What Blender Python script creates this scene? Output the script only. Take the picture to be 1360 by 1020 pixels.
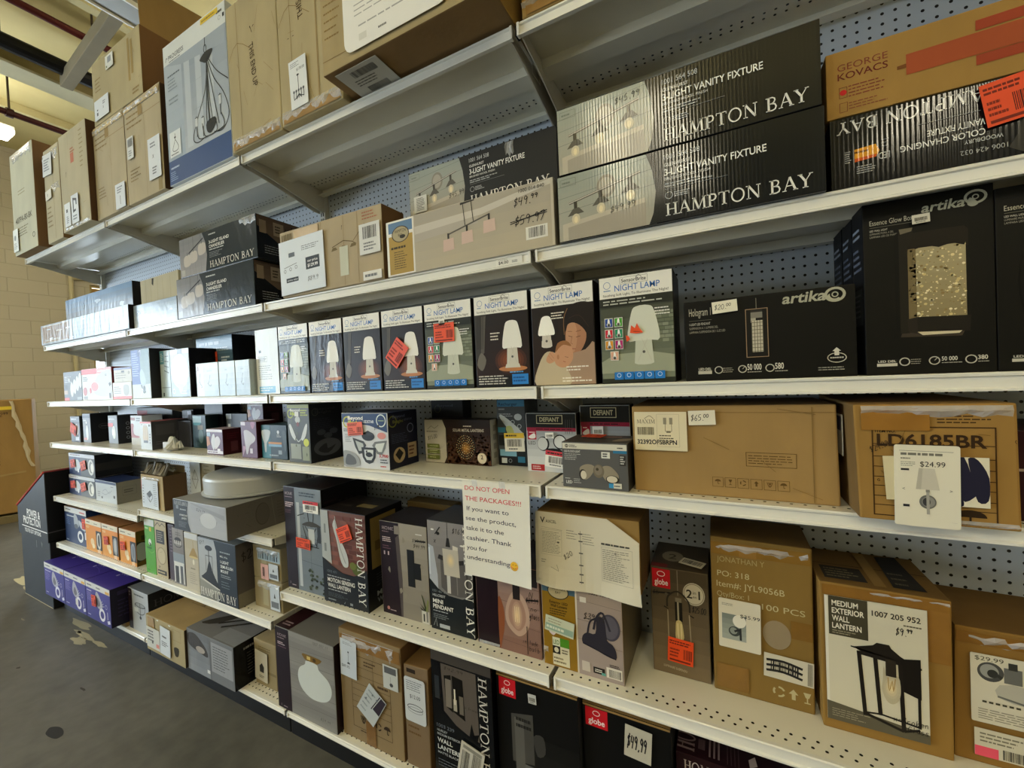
import bpy, bmesh, math, random
from mathutils import Vector, Matrix
random.seed(7)
for o in list(bpy.data.objects): bpy.data.objects.remove(o)
SC = bpy.context.scene
COL = SC.collection
EYE = 1.47                                   # camera height above the floor (metres)

# ------------------------------------------------------------------ camera
def make_camera():
    yaw, pit, rol, f = 0.4713, -0.0181, -0.0444, 545.03
    cy, sy, cp, sp = math.cos(yaw), math.sin(yaw), math.cos(pit), math.sin(pit)
    fw = Vector((-sy*cp, cy*cp, sp)); rt = Vector((cy, sy, 0)); up = rt.cross(fw)
    c, s = math.cos(rol), math.sin(rol)
    R = rt*c + up*s; U = up*c - rt*s
    cam = bpy.data.cameras.new('camera'); ob = bpy.data.objects.new('camera', cam); COL.objects.link(ob)
    m = Matrix((R, U, -fw)).transposed().to_4x4(); m.translation = Vector((0, 0, EYE))
    ob.matrix_world = m
    cam.sensor_fit = 'HORIZONTAL'; cam.sensor_width = 36.0; cam.lens = f/1360*36.0
    cam.clip_start = 0.02; cam.clip_end = 100
    SC.camera = ob
make_camera()

# ------------------------------------------------------------------ world, view, big lights
SC.view_settings.view_transform = 'Standard'; SC.view_settings.look = 'None'
SC.view_settings.gamma = 1.0; SC.view_settings.use_curve_mapping = False
SC.view_settings.exposure = -0.06
world = bpy.data.worlds.new('world'); SC.world = world; world.use_nodes = True
world.node_tree.nodes['Background'].inputs[0].default_value = (0.75, 0.85, 1.0, 1)
world.node_tree.nodes['Background'].inputs[1].default_value = 0.25
WINDOW_EMIT = 15.0
LAMP_EMIT = 29.0
LAMP_WARM = (1.0, 0.90, 0.66)
LAMP_NEUTRAL = (1.0, 0.95, 0.84)
DAY_COL = (0.70, 0.86, 1.0)
LAMP_SPOTS = [(-6.1, -3.2), (-3.2, -3.2), (-0.72, -3.3), (2.35, -3.3), (-4.6, 3.8), (-2.0, 3.8), (0.6, 3.8)]  # last three: unseen lamps added behind the shelving to brighten the ceiling

# ------------------------------------------------------------------ materials
def H(h):
    h = h.lstrip('#'); r = []
    for i in (0, 2, 4):
        c = int(h[i:i+2], 16)/255
        r.append(c/12.92 if c <= .04045 else ((c+.055)/1.055)**2.4)
    return (r[0], r[1], r[2], 1.0)
M = {}
def mat(name):
    m = bpy.data.materials.new(name); m.use_nodes = True
    nt = m.node_tree; b = nt.nodes['Principled BSDF']; M[name] = m
    return m, nt, b
def N(nt, t, **kw):
    n = nt.nodes.new(t)
    for k, v in kw.items(): setattr(n, k, v)
    return n
def attr_mat(name, rough, spec=.5, coat=0, coat_r=.1, noise=0.06, nscale=9, bump=0, bscale=40, wave=0, wscale=38, wdir='X', metal=0, stretch=None, tint=None, ink=0):
    m, nt, b = mat(name); L = nt.links
    a = N(nt, 'ShaderNodeAttribute'); a.attribute_name = 'Col'
    tc = N(nt, 'ShaderNodeTexCoord')
    src = tc.outputs['Object']
    if stretch:
        mp = N(nt, 'ShaderNodeMapping'); mp.inputs['Scale'].default_value = stretch
        L.new(src, mp.inputs['Vector']); src = mp.outputs['Vector']
    n = N(nt, 'ShaderNodeTexNoise'); n.inputs['Scale'].default_value = nscale; n.inputs['Detail'].default_value = 5
    L.new(src, n.inputs['Vector'])
    mr = N(nt, 'ShaderNodeMapRange'); mr.inputs[1].default_value = .25; mr.inputs[2].default_value = .75
    mr.inputs[3].default_value = 1-noise; mr.inputs[4].default_value = 1+noise
    L.new(n.outputs['Fac'], mr.inputs[0])
    mx = N(nt, 'ShaderNodeVectorMath', operation='SCALE')
    src_c = a.outputs['Color']
    if ink:
        gm = N(nt, 'ShaderNodeGamma'); gm.inputs['Gamma'].default_value = ink; L.new(src_c, gm.inputs['Color']); src_c = gm.outputs['Color']
    L.new(src_c, mx.inputs[0]); L.new(mr.outputs[0], mx.inputs['Scale'])
    if tint:
        tm = N(nt, 'ShaderNodeVectorMath', operation='MULTIPLY'); tm.inputs[1].default_value = tint; L.new(mx.outputs[0], tm.inputs[0]); mx = tm
    L.new(mx.outputs[0], b.inputs['Base Color'])
    b.inputs['Roughness'].default_value = rough; b.inputs['Specular IOR Level'].default_value = spec
    b.inputs['Coat Weight'].default_value = coat; b.inputs['Coat Roughness'].default_value = coat_r
    b.inputs['Metallic'].default_value = metal
    prev = None
    if wave:
        w = N(nt, 'ShaderNodeTexWave', wave_type='BANDS', bands_direction=wdir)
        w.inputs['Scale'].default_value = wscale; w.inputs['Distortion'].default_value = .6; w.inputs['Detail'].default_value = 1
        L.new(tc.outputs['Object'], w.inputs['Vector'])
        bw = N(nt, 'ShaderNodeBump'); bw.inputs['Strength'].default_value = wave; bw.inputs['Distance'].default_value = .002
        L.new(w.outputs['Fac'], bw.inputs['Height']); prev = bw
    if bump:
        n2 = N(nt, 'ShaderNodeTexNoise'); n2.inputs['Scale'].default_value = bscale; n2.inputs['Detail'].default_value = 4
        L.new(src, n2.inputs['Vector'])
        bp = N(nt, 'ShaderNodeBump'); bp.inputs['Strength'].default_value = bump; bp.inputs['Distance'].default_value = .004
        L.new(n2.outputs['Fac'], bp.inputs['Height'])
        if prev: L.new(prev.outputs[0], bp.inputs['Normal'])
        prev = bp
    if prev:
        L.new(prev.outputs[0], b.inputs['Normal']); 
        if coat: L.new(prev.outputs[0], b.inputs['Coat Normal'])
    return m
attr_mat('kraft', .82, .25, noise=.13, nscale=7, bump=.35, bscale=30, stretch=(1, 1, .35), tint=(.93, 1.03, 1.05))
attr_mat('kraft_tape', .24, .5, noise=.12, nscale=20, bump=.5, bscale=22)
attr_mat('card', .42, .3, ink=1.16, noise=.035, nscale=6, bump=.10, bscale=14)
attr_mat('corrugated', .12, .5, ink=1.15, noise=.04, nscale=6, wave=.08, wscale=42, wdir='X', bump=.08, bscale=8)
attr_mat('film', .19, .17, ink=1.15, noise=.04, nscale=6, bump=.55, bscale=20, stretch=(1.4, 1, .5))
attr_mat('paper', .6, .35, noise=.03, nscale=8, bump=.18, bscale=9)
attr_mat('enamel', .27, .45, noise=.05, nscale=5, bump=.03, bscale=30)
attr_mat('paint_dull', .62, .35, noise=.10, nscale=4, bump=.06, bscale=20)
attr_mat('metal_dark', .45, .4, noise=.08, nscale=10, metal=.3)
attr_mat('plastic', .35, .5, noise=.02, nscale=5)
attr_mat('black_card', .5, .22, ink=1.12, noise=.10, nscale=6, bump=.10, bscale=10)

def wrap_mat():
    m, nt, b = mat('clear_wrap'); L = nt.links
    b.inputs['Base Color'].default_value = (.9, .92, .94, 1); b.inputs['Roughness'].default_value = .14
    b.inputs['Alpha'].default_value = .38; b.inputs['Specular IOR Level'].default_value = .9
    b.inputs['Coat Weight'].default_value = .6; b.inputs['Coat Roughness'].default_value = .08
    tc = N(nt, 'ShaderNodeTexCoord'); n = N(nt, 'ShaderNodeTexNoise'); n.inputs['Scale'].default_value = 14; n.inputs['Detail'].default_value = 6
    n.inputs['Distortion'].default_value = 1.2
    L.new(tc.outputs['Object'], n.inputs['Vector'])
    bp = N(nt, 'ShaderNodeBump'); bp.inputs['Strength'].default_value = 1.0; bp.inputs['Distance'].default_value = .015
    L.new(n.outputs['Fac'], bp.inputs['Height']); L.new(bp.outputs[0], b.inputs['Normal']); L.new(bp.outputs[0], b.inputs['Coat Normal'])
wrap_mat()

def emit_mat(name, col, s):
    m, nt, b = mat(name)
    b.inputs['Base Color'].default_value = (.8, .8, .8, 1)
    b.inputs['Emission Color'].default_value = (*col, 1); b.inputs['Emission Strength'].default_value = s
emit_mat('daylight_glass', DAY_COL, WINDOW_EMIT)
emit_mat('tube_warm', LAMP_WARM, LAMP_EMIT)
emit_mat('tube_neutral', LAMP_NEUTRAL, LAMP_EMIT*.62)

def floor_mat():
    m, nt, b = mat('concrete'); L = nt.links
    tc = N(nt, 'ShaderNodeTexCoord')
    n1 = N(nt, 'ShaderNodeTexNoise'); n1.inputs['Scale'].default_value = 1.3; n1.inputs['Detail'].default_value = 8; n1.inputs['Roughness'].default_value = .65
    n2 = N(nt, 'ShaderNodeTexNoise'); n2.inputs['Scale'].default_value = 14; n2.inputs['Detail'].default_value = 6
    for n in (n1, n2): L.new(tc.outputs['Object'], n.inputs['Vector'])
    mx = N(nt, 'ShaderNodeMix', data_type='FLOAT'); mx.inputs[0].default_value = .35
    L.new(n1.outputs['Fac'], mx.inputs[2]); L.new(n2.outputs['Fac'], mx.inputs[3])
    cr = N(nt, 'ShaderNodeValToRGB')
    e = cr.color_ramp.elements; e[0].position = .3; e[0].color = H('403e36'); e[1].position = .72; e[1].color = H('6c695f')
    L.new(mx.outputs[0], cr.inputs[0]); L.new(cr.outputs[0], b.inputs['Base Color'])
    rr = N(nt, 'ShaderNodeMapRange'); rr.inputs[3].default_value = .32; rr.inputs[4].default_value = .6
    L.new(n1.outputs['Fac'], rr.inputs[0]); L.new(rr.outputs[0], b.inputs['Roughness'])
    bp = N(nt, 'ShaderNodeBump'); bp.inputs['Strength'].default_value = .12; bp.inputs['Distance'].default_value = .01
    L.new(n2.outputs['Fac'], bp.inputs['Height']); L.new(bp.outputs[0], b.inputs['Normal'])
floor_mat()

def block_mat(name, vec):
    # painted cinder block; vec = which object axes run along / up the wall
    m, nt, b = mat(name); L = nt.links
    tc = N(nt, 'ShaderNodeTexCoord'); sp = N(nt, 'ShaderNodeSeparateXYZ'); cb = N(nt, 'ShaderNodeCombineXYZ')
    L.new(tc.outputs['Object'], sp.inputs[0]); L.new(sp.outputs[vec[0]], cb.inputs[0]); L.new(sp.outputs[vec[1]], cb.inputs[1])
    br = N(nt, 'ShaderNodeTexBrick'); br.inputs['Scale'].default_value = 1.0
    br.inputs['Brick Width'].default_value = .40; br.inputs['Row Height'].default_value = .20; br.inputs['Mortar Size'].default_value = .006
    br.inputs['Mortar Smooth'].default_value = .6
    br.inputs['Color1'].default_value = H('beb59c'); br.inputs['Color2'].default_value = H('b9b097'); br.inputs['Mortar'].default_value = H('aba28a')
    L.new(cb.outputs[0], br.inputs['Vector']); L.new(br.outputs['Color'], b.inputs['Base Color'])
    b.inputs['Roughness'].default_value = .75
    n = N(nt, 'ShaderNodeTexNoise'); n.inputs['Scale'].default_value = 30; L.new(tc.outputs['Object'], n.inputs['Vector'])
    bp = N(nt, 'ShaderNodeBump'); bp.inputs['Strength'].default_value = .5; bp.inputs['Distance'].default_value = .006; bp.invert = True
    L.new(br.outputs['Fac'], bp.inputs['Height'])
    bp2 = N(nt, 'ShaderNodeBump'); bp2.inputs['Strength'].default_value = .25; bp2.inputs['Distance'].default_value = .004
    L.new(n.outputs['Fac'], bp2.inputs['Height']); L.new(bp.outputs[0], bp2.inputs['Normal']); L.new(bp2.outputs[0], b.inputs['Normal'])
block_mat('block_yz', (1, 2)); block_mat('block_xz', (0, 2))

def ceiling_mat():
    m, nt, b = mat('roof_deck'); L = nt.links
    tc = N(nt, 'ShaderNodeTexCoord')
    w = N(nt, 'ShaderNodeTexWave', wave_type='BANDS', bands_direction='X', wave_profile='SIN'); w.inputs['Scale'].default_value = .55
    L.new(tc.outputs['Object'], w.inputs['Vector'])
    n = N(nt, 'ShaderNodeTexNoise'); n.inputs['Scale'].default_value = 1.5; n.inputs['Detail'].default_value = 5; L.new(tc.outputs['Object'], n.inputs['Vector'])
    cr = N(nt, 'ShaderNodeValToRGB'); e = cr.color_ramp.elements; e[0].position = .3; e[0].color = H('cfc187'); e[1].position = .7; e[1].color = H('ded29a')
    L.new(n.outputs['Fac'], cr.inputs[0]); L.new(cr.outputs[0], b.inputs['Base Color']); b.inputs['Roughness'].default_value = .6
    bp = N(nt, 'ShaderNodeBump'); bp.inputs['Strength'].default_value = .3; bp.inputs['Distance'].default_value = .05
    L.new(w.outputs['Fac'], bp.inputs['Height']); L.new(bp.outputs[0], b.inputs['Normal'])
ceiling_mat()

def peg_mat():
    # perforated metal back panel: a hole every inch
    m, nt, b = mat('pegboard'); L = nt.links
    tc = N(nt, 'ShaderNodeTexCoord'); sp = N(nt, 'ShaderNodeSeparateXYZ'); L.new(tc.outputs['Object'], sp.inputs[0])
    sq = []
    for ax in (0, 2):
        d = N(nt, 'ShaderNodeMath', operation='DIVIDE'); d.inputs[1].default_value = .0254; L.new(sp.outputs[ax], d.inputs[0])
        f = N(nt, 'ShaderNodeMath', operation='FRACT'); L.new(d.outputs[0], f.inputs[0])
        s = N(nt, 'ShaderNodeMath', operation='SUBTRACT'); s.inputs[1].default_value = .5; L.new(f.outputs[0], s.inputs[0])
        p = N(nt, 'ShaderNodeMath', operation='MULTIPLY'); L.new(s.outputs[0], p.inputs[0]); L.new(s.outputs[0], p.inputs[1]); sq.append(p)
    a = N(nt, 'ShaderNodeMath', operation='ADD'); L.new(sq[0].outputs[0], a.inputs[0]); L.new(sq[1].outputs[0], a.inputs[1])
    lt = N(nt, 'ShaderNodeMath', operation='LESS_THAN'); lt.inputs[1].default_value = .021; L.new(a.outputs[0], lt.inputs[0])
    mx = N(nt, 'ShaderNodeMix', data_type='RGBA'); mx.inputs[6].default_value = H('c8d0da'); mx.inputs[7].default_value = H('0c0c0e')
    L.new(lt.outputs[0], mx.inputs[0]); L.new(mx.outputs[2], b.inputs['Base Color']); b.inputs['Roughness'].default_value = .45
peg_mat()

# ------------------------------------------------------------------ mesh builder
class MB:
    def __init__(s): s.v = []; s.f = []; s.c = []; s.m = []; s.mats = []
    def mi(s, name):
        if name not in s.mats: s.mats.append(name)
        return s.mats.index(name)
    def poly(s, pts, col, m):
        i = len(s.v); s.v.extend([tuple(p) for p in pts]); s.f.append(tuple(range(i, i+len(pts)))); s.c.append(col); s.m.append(s.mi(m))
    def tris(s, pts, faces, col, m):
        i = len(s.v); s.v.extend([tuple(p) for p in pts]); k = s.mi(m)
        for f in faces: s.f.append(tuple(i+j for j in f)); s.c.append(col); s.m.append(k)
    def box(s, x0, x1, y0, y1, z0, z1, col, m, bev=0.0, cols=None, jit=0.0):
        bm = bmesh.new()
        vs = [bm.verts.new((x, y, z)) for x in (x0, x1) for y in (y0, y1) for z in (z0, z1)]
        for f in ((0, 1, 3, 2), (4, 6, 7, 5), (0, 4, 5, 1), (2, 3, 7, 6), (0, 2, 6, 4), (1, 5, 7, 3)): bm.faces.new([vs[i] for i in f])
        if jit:
            for v in vs:
                v.co.x += random.uniform(-jit, jit); v.co.z += random.uniform(-jit, jit)*(1 if v.co.z > z0+1e-4 else 0)
                if v.co.y > y0+1e-4: v.co.y -= random.uniform(0, jit)
        bm.normal_update()
        if bev: bmesh.ops.bevel(bm, geom=bm.edges[:], offset=bev, segments=2, affect='EDGES', profile=.6)
        bm.normal_update()
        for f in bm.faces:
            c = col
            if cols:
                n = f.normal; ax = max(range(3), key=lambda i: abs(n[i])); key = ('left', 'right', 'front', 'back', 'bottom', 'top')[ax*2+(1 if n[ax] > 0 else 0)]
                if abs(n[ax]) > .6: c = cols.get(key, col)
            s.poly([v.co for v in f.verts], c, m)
        bm.free()
    def tube(s, pts, r, col, m, n=10, caps=True, r1=None):
        pts = [Vector(p) for p in pts]; rings = []
        for i, p in enumerate(pts):
            d = (pts[min(i+1, len(pts)-1)]-pts[max(i-1, 0)]).normalized()
            a = Vector((0, 0, 1)) if abs(d.z) < .9 else Vector((1, 0, 0))
            x = d.cross(a).normalized(); y = d.cross(x)
            rr = r if r1 is None else r+(r1-r)*i/(len(pts)-1)
            rings.append([p+x*math.cos(2*math.pi*k/n)*rr+y*math.sin(2*math.pi*k/n)*rr for k in range(n)])
        for a, b in zip(rings, rings[1:]):
            for k in range(n): s.poly([a[k], a[(k+1) % n], b[(k+1) % n], b[k]], col, m)
        if caps: s.poly(rings[0][::-1], col, m); s.poly(rings[-1], col, m)
    def lathe(s, prof, c, col, m, n=48):
        # prof = [(r, z)], about the vertical axis at c
        rings = [[Vector((c[0]+r*math.cos(2*math.pi*k/n), c[1]+r*math.sin(2*math.pi*k/n), c[2]+z)) for k in range(n)] for r, z in prof]
        for a, b in zip(rings, rings[1:]):
            for k in range(n): s.poly([a[k], a[(k+1) % n], b[(k+1) % n], b[k]], col, m)
        s.poly(rings[0][::-1], col, m); s.poly(rings[-1], col, m)
    def prism(s, prof, x0, x1, col, m):
        # closed (y, z) profile pushed along x
        a = [(x0, y, z) for y, z in prof]; b = [(x1, y, z) for y, z in prof]; n = len(prof)
        for k in range(n): s.poly([a[k], a[(k+1) % n], b[(k+1) % n], b[k]], col, m)
        s.poly(a[::-1], col, m); s.poly(b, col, m)
    def build(s, name, parent=None, loc=(0, 0, 0), rz=0, smooth=False):
        me = bpy.data.meshes.new(name); me.from_pydata(s.v, [], s.f)
        for k in s.mats: me.materials.append(M[k])
        me.polygons.foreach_set('material_index', s.m)
        at = me.color_attributes.new('Col', 'FLOAT_COLOR', 'CORNER'); buf = []
        for f, c in zip(s.f, s.c): buf.extend(list(c)*len(f))
        at.data.foreach_set('color', buf)
        if smooth:
            me.polygons.foreach_set('use_smooth', [True]*len(s.f))
        me.update()
        o = bpy.data.objects.new(name, me); COL.objects.link(o)
        o.location = loc; o.rotation_euler = (0, 0, rz)
        if parent: o.parent = parent
        return o
def tag(o, label=None, cat=None, group=None, kind=None):
    if label: o['label'] = label
    if cat: o['category'] = cat
    if group: o['group'] = group
    if kind: o['kind'] = kind
    return o
def empty(name, loc, rz=0):
    o = bpy.data.objects.new(name, None); COL.objects.link(o); o.location = loc; o.rotation_euler = (0, 0, rz); o.empty_display_size = .05
    return o

# ------------------------------------------------------------------ lettering
_tc = {}
def text_mesh(s, bold=0):
    k = (s, bold)
    if k in _tc: return _tc[k]
    cu = bpy.data.curves.new('lettering', 'FONT'); cu.body = s; cu.size = 1; cu.resolution_u = 3; cu.fill_mode = 'FRONT'
    cu.offset = bold
    ob = bpy.data.objects.new('lettering', cu); COL.objects.link(ob)
    dg = bpy.context.evaluated_depsgraph_get(); dg.update()
    me = bpy.data.meshes.new_from_object(ob.evaluated_get(dg))
    vs = [(v.co.x, v.co.y) for v in me.vertices]; fs = [tuple(p.vertices) for p in me.polygons]
    bpy.data.objects.remove(ob); bpy.data.curves.remove(cu); bpy.data.meshes.remove(me)
    x0 = min([v[0] for v in vs] or [0]); x1 = max([v[0] for v in vs] or [1])
    r = ([((x-x0), y) for x, y in vs], fs, x1-x0); _tc[k] = r
    return r
CAP = max(v[1] for v in text_mesh('H')[0])
T_, t_ = .15, .06
SER = {  # serif capitals: width, strokes (points, thickness), serif feet (x, y, half width)
 'H': (.92, [([(.18, 0), (.18, 1)], T_), ([(.74, 0), (.74, 1)], T_), ([(.18, .5), (.74, .5)], t_)], [(.18, 0, .17), (.18, 1, .17), (.74, 0, .17), (.74, 1, .17)]),
 'A': (.9, [([(.12, 0), (.44, 1)], t_), ([(.44, 1), (.78, 0)], T_), ([(.24, .36), (.64, .36)], t_)], [(.12, 0, .13), (.78, 0, .15)]),
 'M': (1.1, [([(.14, 0), (.2, 1)], t_), ([(.2, 1), (.54, .06)], T_), ([(.54, .06), (.9, 1)], t_), ([(.9, 1), (.94, 0)], T_)], [(.14, 0, .14), (.18, 1, .12), (.94, 0, .15), (.92, 1, .14)]),
 'P': (.72, [([(.18, 0), (.18, 1)], T_), ([(.18, .97), (.42, .97), (.56, .9), (.61, .74), (.56, .57), (.42, .49), (.18, .49)], .1)], [(.18, 0, .18), (.12, 1, .12)]),
 'T': (.8, [([(.4, 0), (.4, 1)], T_), ([(.05, .97), (.75, .97)], t_), ([(.06, .8), (.06, .98)], t_), ([(.74, .8), (.74, .98)], t_)], [(.4, 0, .17)]),
 'O': (.98, [([(.48+.4*math.cos(a*math.pi/12), .5+.49*math.sin(a*math.pi/12)) for a in range(25)], .11)], []),
 'N': (.98, [([(.16, 0), (.16, 1)], t_), ([(.16, 1), (.8, 0)], T_), ([(.8, 0), (.8, 1)], t_)], [(.16, 0, .14), (.12, 1, .12), (.8, 1, .14)]),
 'B': (.76, [([(.18, 0), (.18, 1)], T_), ([(.18, .97), (.42, .97), (.55, .88), (.57, .75), (.5, .6), (.36, .53), (.18, .53)], .09), ([(.36, .53), (.56, .47), (.64, .28), (.58, .1), (.42, .03), (.18, .03)], .1)], [(.13, 0, .13), (.13, 1, .13)]),
 'Y': (.86, [([(.1, 1), (.43, .46)], T_), ([(.43, .46), (.76, 1)], t_), ([(.43, 0), (.43, .5)], T_)], [(.43, 0, .17), (.12, 1, .14), (.76, 1, .12)]),
 'E': (.72, [([(.18, 0), (.18, 1)], T_), ([(.18, .97), (.62, .97), (.63, .78)], t_), ([(.18, .52), (.5, .52)], t_), ([(.18, .03), (.64, .03), (.68, .24)], t_)], [(.13, 0, .13), (.13, 1, .13)]),
 'D': (.88, [([(.18, 0), (.18, 1)], T_), ([(.18, .97), (.42, .97), (.64, .86), (.74, .6), (.74, .4), (.64, .14), (.42, .03), (.18, .03)], .09)], [(.13, 0, .13), (.13, 1, .13)]),
 'C': (.84, [([(.76, .78), (.62, .94), (.44, .98), (.24, .88), (.13, .64), (.13, .36), (.24, .12), (.44, .02), (.62, .06), (.77, .24)], .1)], []),
 'R': (.82, [([(.18, 0), (.18, 1)], T_), ([(.18, .97), (.42, .97), (.56, .9), (.6, .74), (.54, .57), (.4, .5), (.18, .5)], .09), ([(.4, .5), (.74, .03)], T_)], [(.18, 0, .17), (.12, 1, .12), (.76, 0, .1)]),
 'S': (.66, [([(.56, .82), (.44, .96), (.26, .97), (.12, .84), (.14, .66), (.3, .54), (.48, .43), (.58, .26), (.5, .08), (.32, .02), (.16, .06), (.08, .22)], .1)], []),
 'I': (.4, [([(.2, 0), (.2, 1)], T_)], [(.2, 0, .17), (.2, 1, .17)]),
 'V': (.9, [([(.12, 1), (.46, 0)], T_), ([(.46, 0), (.8, 1)], t_)], [(.12, 1, .15), (.8, 1, .13)]),
 'X': (.9, [([(.14, 1), (.76, 0)], T_), ([(.14, 0), (.76, 1)], t_)], [(.14, 1, .14), (.76, 0, .14), (.14, 0, .12), (.76, 1, .12)]),
 'U': (.9, [([(.18, 1), (.18, .3), (.28, .06), (.46, .02), (.64, .08), (.72, .3), (.72, 1)], .1)], [(.18, 1, .15), (.72, 1, .13)]),
 ' ': (.42, [], []),
}
PEN = {  # handwriting strokes on a 0.6 x 1 cell
 '0': [[(.3, 1), (.08, .75), (.1, .25), (.3, 0), (.5, .25), (.5, .75), (.3, 1)]], '1': [[(.2, .8), (.33, 1), (.28, 0)]],
 '2': [[(.1, .78), (.25, 1), (.48, .85), (.4, .5), (.08, .02), (.55, .06)]], '3': [[(.1, .9), (.4, 1), (.46, .75), (.22, .54), (.5, .4), (.42, .05), (.08, .05)]],
 '4': [[(.14, 1), (.08, .5), (.5, .55)], [(.45, .95), (.38, 0)]], '5': [[(.5, 1), (.16, .97), (.12, .6), (.42, .55), (.46, .15), (.1, .03)]],
 '6': [[(.45, 1), (.15, .5), (.15, .12), (.4, .05), (.46, .38), (.16, .42)]], '7': [[(.06, .95), (.52, 1), (.22, 0)]],
 '8': [[(.45, .85), (.25, 1), (.12, .8), (.45, .35), (.3, .02), (.1, .2), (.45, .85)]], '9': [[(.48, .8), (.26, 1), (.1, .75), (.3, .55), (.48, .8), (.38, 0)]],
 '$': [[(.5, .8), (.25, .9), (.12, .68), (.45, .42), (.36, .14), (.06, .16)], [(.34, 1.1), (.2, -.1)]], '.': [[(.2, .06), (.3, .06), (.3, 0)]], ',': [[(.3, .1), (.2, -.1)]],
 '-': [[(.1, .5), (.5, .52)]], 'x': [[(.05, .6), (.45, 0)], [(.45, .6), (.05, 0)]], ' ': [],
 'B': [[(.12, 0), (.12, 1), (.45, .9), (.14, .55), (.5, .3), (.12, 0)]], 'r': [[(.12, .6), (.14, 0)], [(.14, .4), (.4, .6)]], 'o': [[(.3, .6), (.08, .3), (.3, 0), (.5, .3), (.3, .6)]],
 'k': [[(.12, 1), (.12, 0)], [(.45, .6), (.14, .3), (.48, 0)]], 'e': [[(.1, .3), (.48, .35), (.3, .6), (.08, .3), (.3, 0), (.5, .1)]], 'n': [[(.1, .6), (.1, 0)], [(.1, .4), (.35, .6), (.45, 0)]],
 'G': [[(.5, .85), (.25, 1), (.06, .5), (.3, 0), (.5, .4), (.3, .42)]], 'l': [[(.25, 1), (.28, 0)]], 'a': [[(.45, .55), (.2, .6), (.08, .25), (.3, .05), (.45, .5), (.5, 0)]], 's': [[(.45, .55), (.2, .6), (.15, .4), (.42, .22), (.3, 0), (.08, .06)]],
 'N': [[(.1, 0), (.1, 1), (.45, 0), (.48, 1)]], 'u': [[(.1, .6), (.15, .05), (.4, .1), (.45, .6), (.5, 0)]], 'b': [[(.12, 1), (.12, 0), (.45, .2), (.3, .5), (.12, .35)]], 'i': [[(.25, .6), (.27, 0)]], 'd': [[(.48, 1), (.45, 0), (.1, .15), (.2, .5), (.45, .4)]], 'g': [[(.45, .55), (.12, .5), (.2, .1), (.45, .5), (.4, -.35), (.1, -.3)]], 't': [[(.25, .95), (.27, 0)], [(.08, .62), (.45, .64)]],
}
def smooth_pts(pts, k=6, closed=True):
    n = len(pts); out = []
    rng = range(n) if closed else range(n-1)
    for i in rng:
        g = (lambda j: pts[j % n]) if closed else (lambda j: pts[max(0, min(n-1, j))])
        p0, p1, p2, p3 = g(i-1), g(i), g(i+1), g(i+2)
        for q in range(k):
            t = q/k
            out.append(tuple(.5*((2*p1[a])+(-p0[a]+p2[a])*t+(2*p0[a]-5*p1[a]+4*p2[a]-p3[a])*t*t+(-p0[a]+3*p1[a]-3*p2[a]+p3[a])*t**3) for a in (0, 1)))
    if not closed: out.append(tuple(pts[-1]))
    return out

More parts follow.
